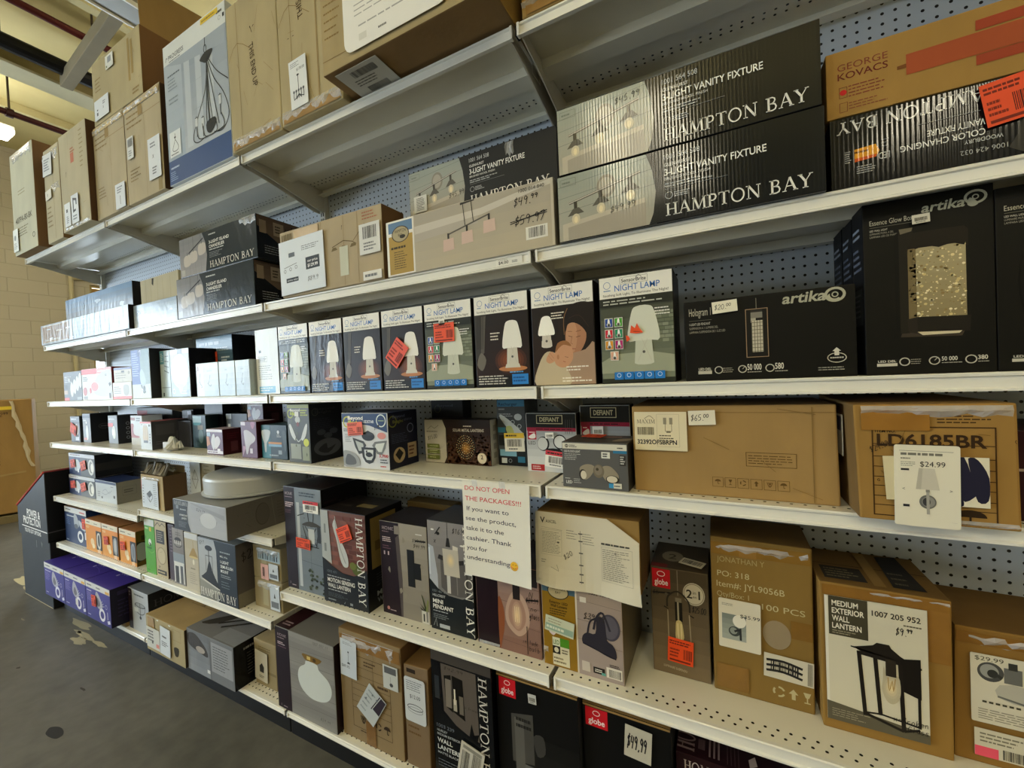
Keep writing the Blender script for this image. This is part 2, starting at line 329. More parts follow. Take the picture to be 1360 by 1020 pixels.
class Art:
    """Print on one flat face.  u, v run 0..1 across and up the face; every call lies a hair above the last."""
    def __init__(s, mb, O, U, V, Nn, W, Hh, m, z0=.0005):
        s.mb = mb; s.O = Vector(O); s.U = Vector(U); s.V = Vector(V); s.N = Vector(Nn); s.W = W; s.H = Hh; s.m = m; s.zz = z0 if isinstance(z0, list) else [z0]
    @property
    def z(s): return s.zz[0]
    def xy(s, x, y):
        x = min(s.W, max(0, x)); y = min(s.H, max(0, y))          # print never leaves its face
        return s.O+s.U*x+s.V*y+s.N*s.z
    def P(s, u, v): return s.xy(u*s.W, v*s.H)
    def up(s): s.zz[0] += .00004
    def sub(s, u0, v0, u1, v1):
        a = Art(s.mb, s.O+s.U*(u0*s.W)+s.V*(v0*s.H), s.U, s.V, s.N, s.W*(u1-u0), s.H*(v1-v0), s.m, s.zz); return a
    def r(s, u0, v0, u1, v1, c):
        s.up(); s.mb.poly([s.P(u0, v0), s.P(u1, v0), s.P(u1, v1), s.P(u0, v1)], H(c), s.m); return s
    def p(s, pts, c, sm=0):
        s.up()
        if sm: pts = smooth_pts(pts, sm)
        s.mb.poly([s.P(*q) for q in pts], H(c), s.m); return s
    def e(s, cu, cv, ru, rv, c, n=28, a0=0, a1=360):
        s.up(); s.mb.poly([s.P(cu+ru*math.cos(math.radians(a0+(a1-a0)*k/n)), cv+rv*math.sin(math.radians(a0+(a1-a0)*k/n))) for k in range(n if a1-a0 >= 360 else n+1)], H(c), s.m); return s
    def ci(s, cu, cv, r, c, n=24): return s.e(cu, cv, r/s.W, r/s.H, c, n)
    def l(s, pts, w, c, sm=0):
        """polyline, w in metres"""
        s.up()
        if sm: pts = smooth_pts(pts, sm, False)
        q = [(u*s.W, v*s.H) for u, v in pts]; s._line(q, w, H(c)); return s
    def _line(s, q, w, c):
        L = []; R = []; n = len(q)
        closed = n > 2 and abs(q[0][0]-q[-1][0])+abs(q[0][1]-q[-1][1]) < 1e-9
        for i in range(n):
            a = q[i-1] if i else (q[-2] if closed else q[0]); b = q[i+1] if i < n-1 else (q[1] if closed else q[-1])
            d1 = Vector((q[i][0]-a[0], q[i][1]-a[1])); d2 = Vector((b[0]-q[i][0], b[1]-q[i][1]))
            if d1.length < 1e-9: d1 = d2
            if d2.length < 1e-9: d2 = d1
            t = (d1.normalized()+d2.normalized())
            t = t.normalized() if t.length > 1e-6 else d1.normalized()
            k = 1/max(.5, t.dot(d1.normalized())) if d1.length > 1e-9 else 1
            nx, ny = -t.y*w/2*k, t.x*w/2*k
            L.append((q[i][0]+nx, q[i][1]+ny)); R.append((q[i][0]-nx, q[i][1]-ny))
        for i in range(n-1): s.mb.poly([s.xy(*R[i]), s.xy(*R[i+1]), s.xy(*L[i+1]), s.xy(*L[i])], c, s.m)
    def frame(s, u0, v0, u1, v1, w, c): return s.l([(u0, v0), (u1, v0), (u1, v1), (u0, v1), (u0, v0)], w, c)
    def ring(s, cu, cv, r, w, c, n=28, ru=None):
        return s.l([(cu+(ru or r)/s.W*math.cos(2*math.pi*k/n), cv+r/s.H*math.sin(2*math.pi*k/n)) for k in range(n+1)], w, c)
    def g(s, u0, v0, u1, v1, ca, cb, n=10, vert=True):
        """printed tint running from ca to cb (bottom to top, or left to right)"""
        s.up(); A, B = H(ca), H(cb)
        for i in range(n):
            c = tuple(A[k]+(B[k]-A[k])*(i+.5)/n for k in range(4)); a, b = i/n, (i+1)/n
            if vert: q = (u0, v0+(v1-v0)*a, u1, v0+(v1-v0)*b)
            else: q = (u0+(u1-u0)*a, v0, u0+(u1-u0)*b, v1)
            s.mb.poly([s.P(q[0], q[1]), s.P(q[2], q[1]), s.P(q[2], q[3]), s.P(q[0], q[3])], c, s.m)
        return s
    def glow(s, cu, cv, ru, rv, ca, cb, n=8):
        A, B = H(ca), H(cb)
        for i in range(n):
            s.up(); k = 1-i/n; c = tuple(A[j]+(B[j]-A[j])*k for j in range(4))
            s.mb.poly([s.P(cu+ru*k*math.cos(2*math.pi*t/24), cv+rv*k*math.sin(2*math.pi*t/24)) for t in range(24)], c, s.m)
        return s
    def _tf(s, u, v, rot):
        a = math.radians(rot); ca, sa = math.cos(a), math.sin(a); ox, oy = u*s.W, v*s.H
        base = s.xy
        return lambda x, y: base(ox+x*ca-y*sa, oy+x*sa+y*ca)
    def t(s, txt, u, v, h, c, w=None, bold=.0, rot=0, sh=0, al='l'):
        """lettering: h = capital height / face height, w = run length / face width"""
        s.up(); vs, fs, wd = text_mesh(txt, round(bold*.55, 4))
        side = (rot % 180) != 0 and abs((rot % 180)-90) < 20
        hh = h*(s.W if side else s.H); sy = hh/CAP
        sx = sy if w is None else w*(s.H if side else s.W)/max(wd, 1e-6)
        f = s._tf(u, v, rot); off = {'l': 0, 'c': -.5*wd*sx, 'r': -wd*sx}[al]
        s.mb.tris([f(x*sx+off+sh*y*sy, y*sy) for x, y in vs], fs, H(c), s.m); return s
    def ser(s, txt, u, v, h, c, w=None, rot=0, fat=1.0):
        s.up(); side = (rot % 180) != 0 and abs((rot % 180)-90) < 20
        hh = h*(s.W if side else s.H); tot = sum(SER[k][0]+.04 for k in txt)
        sx = hh if w is None else w*(s.H if side else s.W)/tot
        f = s._tf(u, v, rot); x = 0; c4 = H(c); base = s.xy
        for k in txt:
            wd, strokes, feet = SER[k]
            for pts, th in strokes: s._sl([((x+a)*sx, b*hh) for a, b in pts], th*fat*.5*(sx+hh)*.95, c4, f)
            for fx, fy, hw in feet:
                y = .03 if fy < .5 else .97
                s._sl([((x+fx-hw)*sx, y*hh), ((x+fx+hw)*sx, y*hh)], .06*hh, c4, f)
            x += wd+.04
        return s
    def _sl(s, q, w, c, f):
        s.xy = f; s._line(q, w, c); del s.xy
    def pen(s, txt, u, v, h, c='16161c', w=None, rot=0, th=.085, sup=False):
        """marker-pen writing; a '^' raises what follows"""
        s.up(); hh = h*s.H; n = len(txt.replace('^', ''))
        sx = hh*.95 if w is None else w*s.W/(n*.62)
        f = s._tf(u, v, rot); x = 0; sy = hh; oy = 0
        for k in txt:
            if k == '^': sy = hh*.55; oy = hh*.5; sx *= .75; continue
            for st in PEN.get(k, []):
                jx = random.uniform(-.03, .03)
                q = smooth_pts([(a+jx, b) for a, b in st], 3, False) if len(st) > 2 else st
                s._sl([(x+(a+.14*b)*sx, oy+b*sy) for a, b in q], th*hh, H(c), f)
            x += (.34 if k in '.,' else .62)*sx
        return s
    def q(s, u0, v0, u1, v1, n, c, fill=.5):
        """n rows of print too small to read, as word-length dashes"""
        s.up(); rh = (v1-v0)/n; c4 = H(c)
        for i in range(n):
            y0 = v1-(i+1)*rh+rh*(1-fill)/2; y1 = y0+rh*fill; x = u0; end = u0+(u1-u0)*(random.uniform(.62, 1.0))
            while x < end:
                wl = (u1-u0)*random.uniform(.06, .2); e = min(x+wl, end)
                s.mb.poly([s.P(x, y0), s.P(e, y0), s.P(e, y1), s.P(x, y1)], c4, s.m); x = e+(u1-u0)*.025
        return s
    def bar(s, u0, v0, u1, v1, c='1a1a1a', n=22):
        s.up(); x = u0; st = (u1-u0)/n/1.5
        while x < u1:
            w = st*random.choice((.5, .8, 1.3)); s.mb.poly([s.P(x, v0), s.P(min(u1, x+w), v0), s.P(min(u1, x+w), v1), s.P(x, v1)], H(c), s.m); x += w+st*random.choice((.5, .8, 1.1))
        return s
    def creases(s, n, c, lo=.2, hi=.7):
        for i in range(n):
            u, v = random.uniform(.05, .95), random.uniform(.05, .95); a = random.uniform(0, 6.3); d = random.uniform(lo, hi)*.3
            s.l([(u, v), (max(.02, min(.98, u+d*math.cos(a))), max(.02, min(.98, v+d*math.sin(a))))], .0012, c)
        return s
    def blotch(s, n, c, r=.05):
        for i in range(n):
            u, v = random.uniform(.1, .9), random.uniform(.1, .9)
            s.p([(u+r*random.uniform(.4, 1)*math.cos(k*.9), v+r*random.uniform(.4, 1)*math.sin(k*.9)) for k in range(7)], c, 4)
        return s

# ------------------------------------------------------------------ cartons
class Box:
    """A carton standing with its front face at y, between x0 and x1; local axes: x right, y into the shelf, z up."""
    def __init__(s, x0, x1, y, z, h, d, name, label, cat='box', group=None, col='b08a5c', m='kraft', cols=None, bev=.0025, jit=0, rz=0):
        s.w = x1-x0; s.h = h; s.d = d; s.m = m; s.parts = []; s.name = name; s.mb = MB(); s.loc = ((x0+x1)/2, y, z); s.rz = rz
        s.meta = (label, cat, group); s.bev = bev
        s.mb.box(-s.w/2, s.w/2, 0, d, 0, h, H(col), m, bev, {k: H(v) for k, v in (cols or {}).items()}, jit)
        s.kind = 'carton'
    def fr(s, face, mb, m, z0=.0005, inset=0):
        w, h, d = s.w, s.h, s.d; b = s.bev
        if face == 'front': a = ((-w/2+b, 0, b), (1, 0, 0), (0, 0, 1), (0, -1, 0), w-2*b, h-2*b)
        elif face == 'right': a = ((w/2, b, b), (0, 1, 0), (0, 0, 1), (1, 0, 0), d-2*b, h-2*b)
        elif face == 'left': a = ((-w/2, d-b, b), (0, -1, 0), (0, 0, 1), (-1, 0, 0), d-2*b, h-2*b)
        elif face == 'top': a = ((-w/2+b, b, h), (1, 0, 0), (0, 1, 0), (0, 0, 1), w-2*b, d-2*b)
        elif face == 'bottom': a = ((-w/2+b, d-b, 0), (1, 0, 0), (0, -1, 0), (0, 0, -1), w-2*b, d-2*b)
        return Art(mb, *a, m, z0)
    def art(s, face='front', m=None):
        if not hasattr(s, '_a'): s._a = {}
        if face not in s._a: s._a[face] = s.fr(face, s.mb, m or s.m)
        return s._a[face]
    def part(s, name, face='front', m='paper', label=None, z0=.0060):
        mb = MB(); s.parts.append((name, mb, label)); return s.fr(face, mb, m, z0)
    def solid(s, name, m='kraft', label=None):
        mb = MB(); s.parts.append((name, mb, label)); return mb
    def done(s):
        if s.parts:
            root = empty(s.name, s.loc, s.rz); s.mb.build(s.kind, root)
            for n, mb, lb in s.parts:
                if not mb.f: continue
                o = mb.build(n, root)
                if lb: o['label'] = lb
        else: root = s.mb.build(s.name, None, s.loc, s.rz)
        tag(root, *s.meta); s.root = root
        return root
def sheet(a, u0, v0, u1, v1, c='f1efe8', rnd=0, th=.0006, rot=0):
    """a stuck-on sheet with real thickness; returns an Art limited to it"""
    cu, cv = (u0+u1)/2*a.W, (v0+v1)/2*a.H; w, h = (u1-u0)*a.W/2, (v1-v0)*a.H/2
    A = math.radians(rot); ca, sa = math.cos(A), math.sin(A)
    pts = [(-w, -h), (w, -h), (w, h), (-w, h)]
    if rnd:
        pts = []
        for sx, sy, a0 in ((1, -1, -90), (1, 1, 0), (-1, 1, 90), (-1, -1, 180)):
            for k in range(5):
                t = math.radians(a0+k*22.5); pts.append((sx*(w-rnd)+rnd*math.cos(t), sy*(h-rnd)+rnd*math.sin(t)))
    f = lambda x, y, z: a.O+a.U*(cu+x*ca-y*sa)+a.V*(cv+x*sa+y*ca)+a.N*z
    z1 = a.z+th; n = len(pts); c4 = H(c)
    lo = [f(x, y, a.z-.0003) for x, y in pts]; hi = [f(x, y, z1) for x, y in pts]
    a.mb.poly(hi, c4, a.m)
    for k in range(n): a.mb.poly([lo[k], lo[(k+1) % n], hi[(k+1) % n], hi[k]], c4, a.m)
    U = a.U*ca+a.V*sa; V = a.V*ca-a.U*sa
    return Art(a.mb, f(-w, -h, 0), U, V, a.N, 2*w, 2*h, a.m, z1+.0001)
def orange_tag(b, u0, v0, u1, v1, rot=0, face='front', c='f0552c', name='price_sticker'):
    a = sheet(b.part(name, face, 'paper', 'orange price sticker'), u0, v0, u1, v1, c, 0, .0005, rot)
    a.q(.06, .72, .9, .92, 2, '7a2412', .55).bar(.62, .2, .94, .62, '4a1408', 9).q(.08, .2, .5, .6, 3, '8a2a14', .5).r(.08, .06, .9, .13, '7a2412')
def white_tag(b, u0, v0, u1, v1, txt=None, rot=0, face='front', top=None, name='price_label', c='f3f1ea'):
    a = sheet(b.part(name, face, 'paper', 'white price label'), u0, v0, u1, v1, c, 0, .0005, rot)
    if top: a.r(0, .72, 1, 1, top); a.q(.08, .77, .92, .95, 1, '30201c', .5)
    if txt: a.pen(txt, .08, .3, .42, w=.8)
    else: a.bar(.14, .26, .86, .66).q(.2, .08, .8, .2, 1, '444444')
    return a
def tape(b, u0, v0, u1, v1, face='front', c='a0763e'):
    a = b.part('packing_tape', face, 'kraft_tape', 'glossy brown packing tape', .0026+.0002*len(b.parts)); a.r(u0, v0, u1, v1, c); return a
def crinkle(b, u0, u1, v, face='front', hgt=.02, c='d8d2c4', name='tape_edge'):
    """torn, crumpled clear tape along an edge, as a low ridge"""
    a = b.part(name, face, 'clear_wrap', 'crumpled clear tape', .001)
    n = max(6, int((u1-u0)*a.W/.018)); pr = None
    for i in range(n+1):
        u = u0+(u1-u0)*i/n; h0 = min(v*a.H, hgt*random.uniform(.5, 1.1)); z = random.uniform(.002, .009)
        cur = (a.O+a.U*(u*a.W)+a.V*(v*a.H-h0)+a.N*.001, a.O+a.U*(u*a.W)+a.V*(v*a.H-h0*.4)+a.N*z, a.O+a.U*(u*a.W)+a.V*(v*a.H+.002)+a.N*.0015)
        if pr:
            for k in (0, 1): a.mb.poly([pr[k], cur[k], cur[k+1], pr[k+1]], H(c), 'clear_wrap')
        pr = cur

# ------------------------------------------------------------------ the room
CEIL = 5.07
def struct(o): o['kind'] = 'structure'; return o
def pane(name, x0, x1, y0, y1, z0, z1, m, col='ffffff'):
    b = MB(); b.box(x0, x1, y0, y1, z0, z1, H(col), m); return b.build(name)
def make_room():
    b = MB(); b.box(-9.2, 5.2, -8.2, 7.2, -.1, 0, H('6c685c'), 'concrete')
    def mark(cx, cy, rx, ry, col, n=11, k=.35, z=.0006):
        pts = [(cx+rx*(1-k+2*k*random.random())*math.cos(2*math.pi*i/n), cy+ry*(1-k+2*k*random.random())*math.sin(2*math.pi*i/n)) for i in range(n)]
        b.poly([(x, y, z) for x, y in smooth_pts(pts, 4)], H(col), 'paint_dull')
    mark(-2.65, .64, .060, .022, '1d1a14', 12, .08)                       # old bolt hole
    for q in ((-3.72, 1.045, .14, .022), (-3.52, 1.0, .10, .014), (-3.48, .965, .09, .022), (-3.30, 1.0, .08, .012), (-3.62, 1.0, .05, .01), (-5.0, 1.12, .2, .04), (-4.80, 1.08, .10, .02), (-5.25, 1.2, .10, .02)):
        mark(*q, 'a49c82' if q[0] > -4 else 'b5aa84', 13, .4)
    for i in range(22):
        x, y = random.uniform(-4.5, -.8), random.uniform(-.2, .95)
        mark(x, y, random.uniform(.006, .03), random.uniform(.003, .010), random.choice(('2c2820', '3a352b', '8d8674')), 9, .3)
    struct(b.build('floor'))
    b = MB(); b.box(-9.2, 5.2, -8.2, 7.2, CEIL, CEIL+.1, H('ffffff'), 'roof_deck'); struct(b.build('ceiling'))
    # left wall with the shop-front window (aisle side) and a smaller window past the shelving
    b = MB()
    W1, W2 = (-5.4, -.7, .40, 3.1), (2.86, 3.95, .95, 3.25)
    for y0, y1, z0, z1 in ((-8.2, W1[0], 0, CEIL), (W1[0], W1[1], 0, W1[2]), (W1[0], W1[1], W1[3], CEIL), (W1[1], W2[0], 0, CEIL), (W2[0], W2[1], 0, W2[2]), (W2[0], W2[1], W2[3], CEIL), (W2[1], 7.2, 0, CEIL)):
        b.box(-9.2, -9.0, y0, y1, z0, z1, H('b7ae92'), 'block_yz')
    struct(b.build('wall_left'))
    for nm, (y0, y1, z0, z1), ny, nz in (('window_1', W1, 4, 1), ('window_2', W2, 1, 2)):
        root = empty(nm, (-9.1, (y0+y1)/2, z0)); root['kind'] = 'structure'
        o = MB(); o.box(-.03, -.02, y0-(y0+y1)/2, y1-(y0+y1)/2, 0, z1-z0, H('ffffff'), 'daylight_glass'); o.build('window_pane', root)
        f = MB(); h = (y1-y0)/2; c = H('a8935c') if nm == 'window_2' else H('55554f')
        for yy in [(-h+i*(2*h)/ny) for i in range(ny+1)]: f.box(-.05, .07, max(-h, yy-.035), min(h, yy+.035), 0, z1-z0, c, 'metal_dark', .004)
        for zz in [i*(z1-z0)/nz for i in range(nz+1)]: f.box(-.05, .065, -h, h, max(0, zz-.035), min(z1-z0, zz+.035), c, 'metal_dark', .004)
        f.build('window_frame', root)
        if nm == 'window_2':
            s = MB(); s.box(.0, .006, -h+.04, h-.04, (z1-z0)*.52, z1-z0-.04, H('c79a52'), 'paper'); s.build('window_shade', root)
    for nm, a in (('wall_right', (5.0, 5.2, -8.2, 7.2)), ('wall_front', (-9.2, 5.2, -8.2, -8.0)), ('wall_back', (-9.2, 5.2, 7.0, 7.2))):
        b = MB(); b.box(*a, 0, CEIL, H('bfb38c'), 'block_yz' if nm == 'wall_right' else 'block_xz'); struct(b.build(nm))
    b = MB(); b.tube([(-8.97, 2.64, 0), (-8.97, 2.64, 3.35)], .028, H('c3b78f'), 'paint_dull', 8); b.tube([(-8.97, 2.64, 3.3), (-8.97, 3.9, 3.42)], .02, H('b0a47e'), 'paint_dull', 8)
    struct(b.build('trim_1'))
make_room()

def hang_rods(root, mb_pts, z0, z1, col='4a3c2c'):
    for x, y in mb_pts:
        r = MB(); r.tube([(x, y, z0), (x, y, z1)], .009, H(col), 'metal_dark', 6); r.build('hanger_rod', root)
def overhead():
    # roof joists and everything hung beneath them, running from the front of the shop to the back
    for i, x in enumerate((-7.6, -6.35, -5.02, -3.75)):
        b = MB(); b.box(x-.05, x+.05, -7.9, 6.9, CEIL-.09, CEIL, H('d6cc9c'), 'paint_dull', .004)
        tag(b.build('roof_joist'), 'cream roof joist under the ceiling deck, %s' % ('nearest the left wall', 'second from the left wall', 'above the dark red sprinkler pipe', 'farthest from the left wall')[i], 'joist', 'roof joists')
    z = EYE+3.1; x = -5.9
    b = MB(); b.box(x-.13, x+.13, -7.9, 6.9, z, z+.025, H('d0c9a6'), 'paint_dull', .004); b.box(x-.012, x+.012, -7.9, 6.9, z+.025, z+.24, H('a8996a'), 'paint_dull'); b.box(x-.09, x+.09, -7.9, 6.9, z+.24, z+.26, H('a8996a'), 'paint_dull', .004)
    for yy in (-6, -3, 0, 3, 6): b.box(x-.05, x+.05, yy-.05, yy+.05, z+.25, CEIL, H('a8996a'), 'paint_dull')
    tag(b.build('steel_beam'), 'cream steel roof beam with wide bottom flange below the black duct', 'beam')
    for nm, x, zr, r, col, lab, rods in (('sprinkler_pipe', -5.13, 3.3, .032, '5a1f1c', 'dark red sprinkler pipe under the ceiling, higher of two', (1.76, 3.4)),
                                         ('sprinkler_pipe', -6.35, 2.9, .03, '4a1c1a', 'dark red sprinkler pipe low beside the lit tube lamp', (1.5, 3.4)),
                                         ('air_duct', -5.62, 3.2, .07, '15161a', 'black round air duct crossing under the ceiling', (1.3, 3.4))):
        root = empty(nm, (x, 0, EYE+zr)); p = MB(); p.tube([(0, -7.9, 0), (0, 6.9, 0)], r, H(col), 'metal_dark', 14); p.build('pipe' if 'pipe' in nm else 'duct', root)
        hang_rods(root, [(0, y) for y in rods], r*.6, CEIL-EYE-zr)
        if 'pipe' in nm:
            for y in rods:
                c = MB(); c.tube([(0, y-.025, 0), (0, y+.025, 0)], r*1.5, H('3a1614'), 'metal_dark', 12); c.build('pipe_clamp', root)
        tag(root, lab, 'pipe' if 'pipe' in nm else 'duct')
    # slanting square brace in front of the beam
    p1 = Vector((-5.72, 1.74, EYE+3.06)); p2 = Vector((-3.90, 1.60, EYE+3.06)); d = (p2-p1); p2 = p1+d*1.35
    b = MB(); d = (p2-p1); L = d.length; b.box(0, L, -.045, .045, 0, .12, H('8a8068'), 'paint_dull', .006)
    o = b.build('roof_brace', None, p1, math.atan2(d.y, d.x)); tag(o, 'thick grey steel brace slanting across under the roof beams', 'beam')
    # unlit strip light over the tall cartons
    root = empty('strip_light', (-4.0, 1.2, EYE+2.95)); b = MB(); b.box(-.11, .11, -1.2, .58, 0, .07, H('8f8c7e'), 'enamel', .006); b.build('housing', root)
    b = MB(); b.box(-.125, -.11, -1.2, .58, -.015, .02, H('e8e6da'), 'enamel'); b.box(.11, .125, -1.2, .58, -.015, .02, H('e8e6da'), 'enamel'); b.build('side_rail', root)
    b = MB(); b.box(-.12, .12, .58, .62, -.02, .08, H('d8d4c2'), 'enamel', .004); b.build('end_cap', root)
    hang_rods(root, [(0, -.9), (0, .45)], .07, CEIL-EYE-2.95)
    tag(root, 'grey unlit strip light hanging above the tall stacked cartons', 'lamp')
    def tube_lamp(x, y, z, along, L, label, group=None, m='tube_warm'):
        root = empty('fluorescent_light', (x, y, z), 0 if along == 'x' else math.pi/2)
        h = MB(); h.box(-L/2, L/2, -.05, .05, .035, .10, H('dcd8c8'), 'enamel', .005); h.build('housing', root)
        d = MB()
        d.box(-L/2+.02, L/2-.02, -.13, .13, -.02, .03, H('ffffff'), m, .012); d.build('lamp_diffuser', root)
        hang_rods(root, [(-L*.35, 0), (L*.35, 0)], .10, CEIL-z)
        tag(root, label, 'lamp', group)
    tube_lamp(-7.1, .75, EYE+2.98, 'y', 1.9, 'lit warm fluorescent lamp low beside the left wall, over the tall brown carton', None, 'tube_neutral')
    where = ('over the aisle, nearest the shop-front window', 'over the aisle, second from the shop-front window', 'over the aisle, third from the shop-front window', 'over the aisle, farthest from the shop-front window', 'added behind the shelving near the left wall to light the ceiling', 'added behind the shelving to light the ceiling, middle one', 'added behind the shelving to light the ceiling, far right one')
    for i, (x, y) in enumerate(LAMP_SPOTS):
        tube_lamp(x, y, 4.1, 'y', 2.5, 'lit warm fluorescent lamp '+where[i], 'aisle lamps', 'tube_neutral' if x < -1 else 'tube_warm')
overhead()

# ------------------------------------------------------------------ the shelving run
SX = [-4.113, -2.894, -1.674, -0.455, 0.764]
BACK = 1.39
CREAM, GREY, WHT = 'e6e2d2', '9a9a92', 'e9e7de'
bays = ('far left bay', 'second bay from the left', 'third bay from the left', 'right-hand bay')
def gondola():
    for i in range(4):
        b = MB(); b.box(SX[i]+.02, SX[i+1]-.02, BACK, BACK+.012, .05, 2.72, H('c8d0da'), 'pegboard'); o = b.build('pegboard_panel')
        tag(o, 'pale blue-grey perforated back panel of the '+bays[i], 'panel', 'perforated back panels')
    for i, x in enumerate(SX):
        b = MB(); b.box(x-.018, x+.018, BACK-.022, BACK+.05, 0, 2.78, H('dcdcd4'), 'enamel', .002)
        for k in range(100):
            z = .1+k*.0262
            for dx in (-.007, .007): b.poly([(x+dx-.0025, BACK-.0226, z), (x+dx+.0025, BACK-.0226, z), (x+dx+.0025, BACK-.0226, z+.016), (x+dx-.0025, BACK-.0226, z+.016)], H('1a1a1c'), 'enamel')
        nm = ('at the far left end of the run', 'between the far left and second bays', 'between the second and third bays', 'between the third and right-hand bays', 'at the right end of the run')[i]
        tag(b.build('shelf_upright'), 'slotted white steel upright '+nm, 'post', 'shelf uprights')
    levels = [('A', 2.395, 1.0, (0, 1, 2, 3), 'top shelf'), ('B', 1.819, 1.06, (0, 1, 2, 3), 'second shelf from the top'), ('C', 1.439, 1.06, (0, 1, 2, 3), 'eye-level shelf'),
              ('D', 1.159, 1.06, (0, 1, 2, 3), 'shelf just below eye level'), ('K', .791, 1.06, (0,), 'fifth shelf from the top'), ('K', .831, 1.06, (1,), 'fifth shelf from the top'),
              ('F', .469, 1.06, (0, 1), 'lowest raised shelf'), ('J', .616, 1.06, (2, 3), 'lowest raised shelf'), ('G', .106, 1.06, (0, 1, 2, 3), 'bottom deck')]
    for key, z, yf, bs, lab in levels:
        for i in bs:
            x0, x1 = SX[i]+.007, SX[i+1]-.007
            if key == 'K' and i == 1: x1 = SX[2]-.03
            if key == 'F' and i == 1: x1 = SX[2]-.068
            root = empty('metal_shelf', ((x0+x1)/2, yf, z)); w = (x1-x0)/2; dp = BACK-.024-yf
            d = MB(); c = H(CREAM)
            d.box(-w, w, .008, dp, -.004, 0, c, 'enamel')
            d.box(-w, w, .008, .012, -.03, -.004, c, 'enamel'); d.box(-w, w, dp-.004, dp, -.035, -.004, c, 'enamel')
            d.box(-w, w, dp-.03, dp-.004, -.035, -.031, c, 'enamel')
            ym = dp*.47
            d.box(-w+.006, w-.006, ym-.03, ym-.027, -.028, -.004, c, 'enamel'); d.box(-w+.006, w-.006, ym+.027, ym+.03, -.028, -.004, c, 'enamel'); d.box(-w+.006, w-.006, ym-.03, ym+.03, -.031, -.028, c, 'enamel')
            hole = H('0d0d0e'); r = .0036
            def dot(x, y, zz, up):
                p = [(x+r*math.cos(k*math.pi/4), y+r*math.sin(k*math.pi/4), zz) for k in range(8)]
                d.poly(p if up else p[::-1], hole, 'enamel')
            n = int(2*w/.0254)
            for k in range(n):
                x = -w+.02+k*.0254
                if x > w-.012: break
                dot(x, .026, .0002, True)
                if i == 3 or key in 'G': dot(x+.0127, .047, .0002, True)
                if key not in 'G':
                    dot(x, .036, -.0045, False); dot(x, dp-.055, -.0045, False); dot(x, dp-.075, -.0045, False)
            d.build('shelf_deck', root)
            ch = MB(); hgt = .034 if key != 'G' else .02
            prof = [(.008, 0), (-.001, .0005), (-.0035, -.002), (-.003, -.006), (.002, -.008), (.002, -hgt+.007), (-.003, -hgt+.004), (-.003, -hgt), (.008, -hgt)]
            ch.prism(prof, -w, w, H(WHT), 'enamel')
            for sx in (-1, 1): ch.box(sx*(w-.0035)-.0035, sx*(w-.0035)+.0035, -.005, .009, -hgt-.001, -.0003, H(WHT), 'enamel', .001)
            ch.box(-w-.006, -w-.0002, .0, .02, -hgt+.004, -.004, H('2a2620'), 'enamel')
            ch.build('price_channel', root)
            if key != 'G':
                for sx in (-1, 1):
                    bk = MB(); xx = sx*(w-.009)
                    bk.prism([(.012, -.006), (dp, -.006), (dp, -.105), (dp-.03, -.105), (.10, -.048), (.012, -.034)], xx-.0018, xx+.0018, H('cfcabb'), 'enamel'); bk.build('bracket', root)
            tag(root, 'cream metal %s, %s' % (lab, bays[i]), 'shelf', 'metal shelves')
    for i in range(4):
        b = MB(); b.box(SX[i]+.003, SX[i+1]-.003, 1.075, 1.09, 0, .086, H('141416'), 'metal_dark', .002)
        tag(b.build('kick_plate'), 'black kick plate under the bottom deck, '+bays[i], 'kick plate', 'kick plates')
gondola()

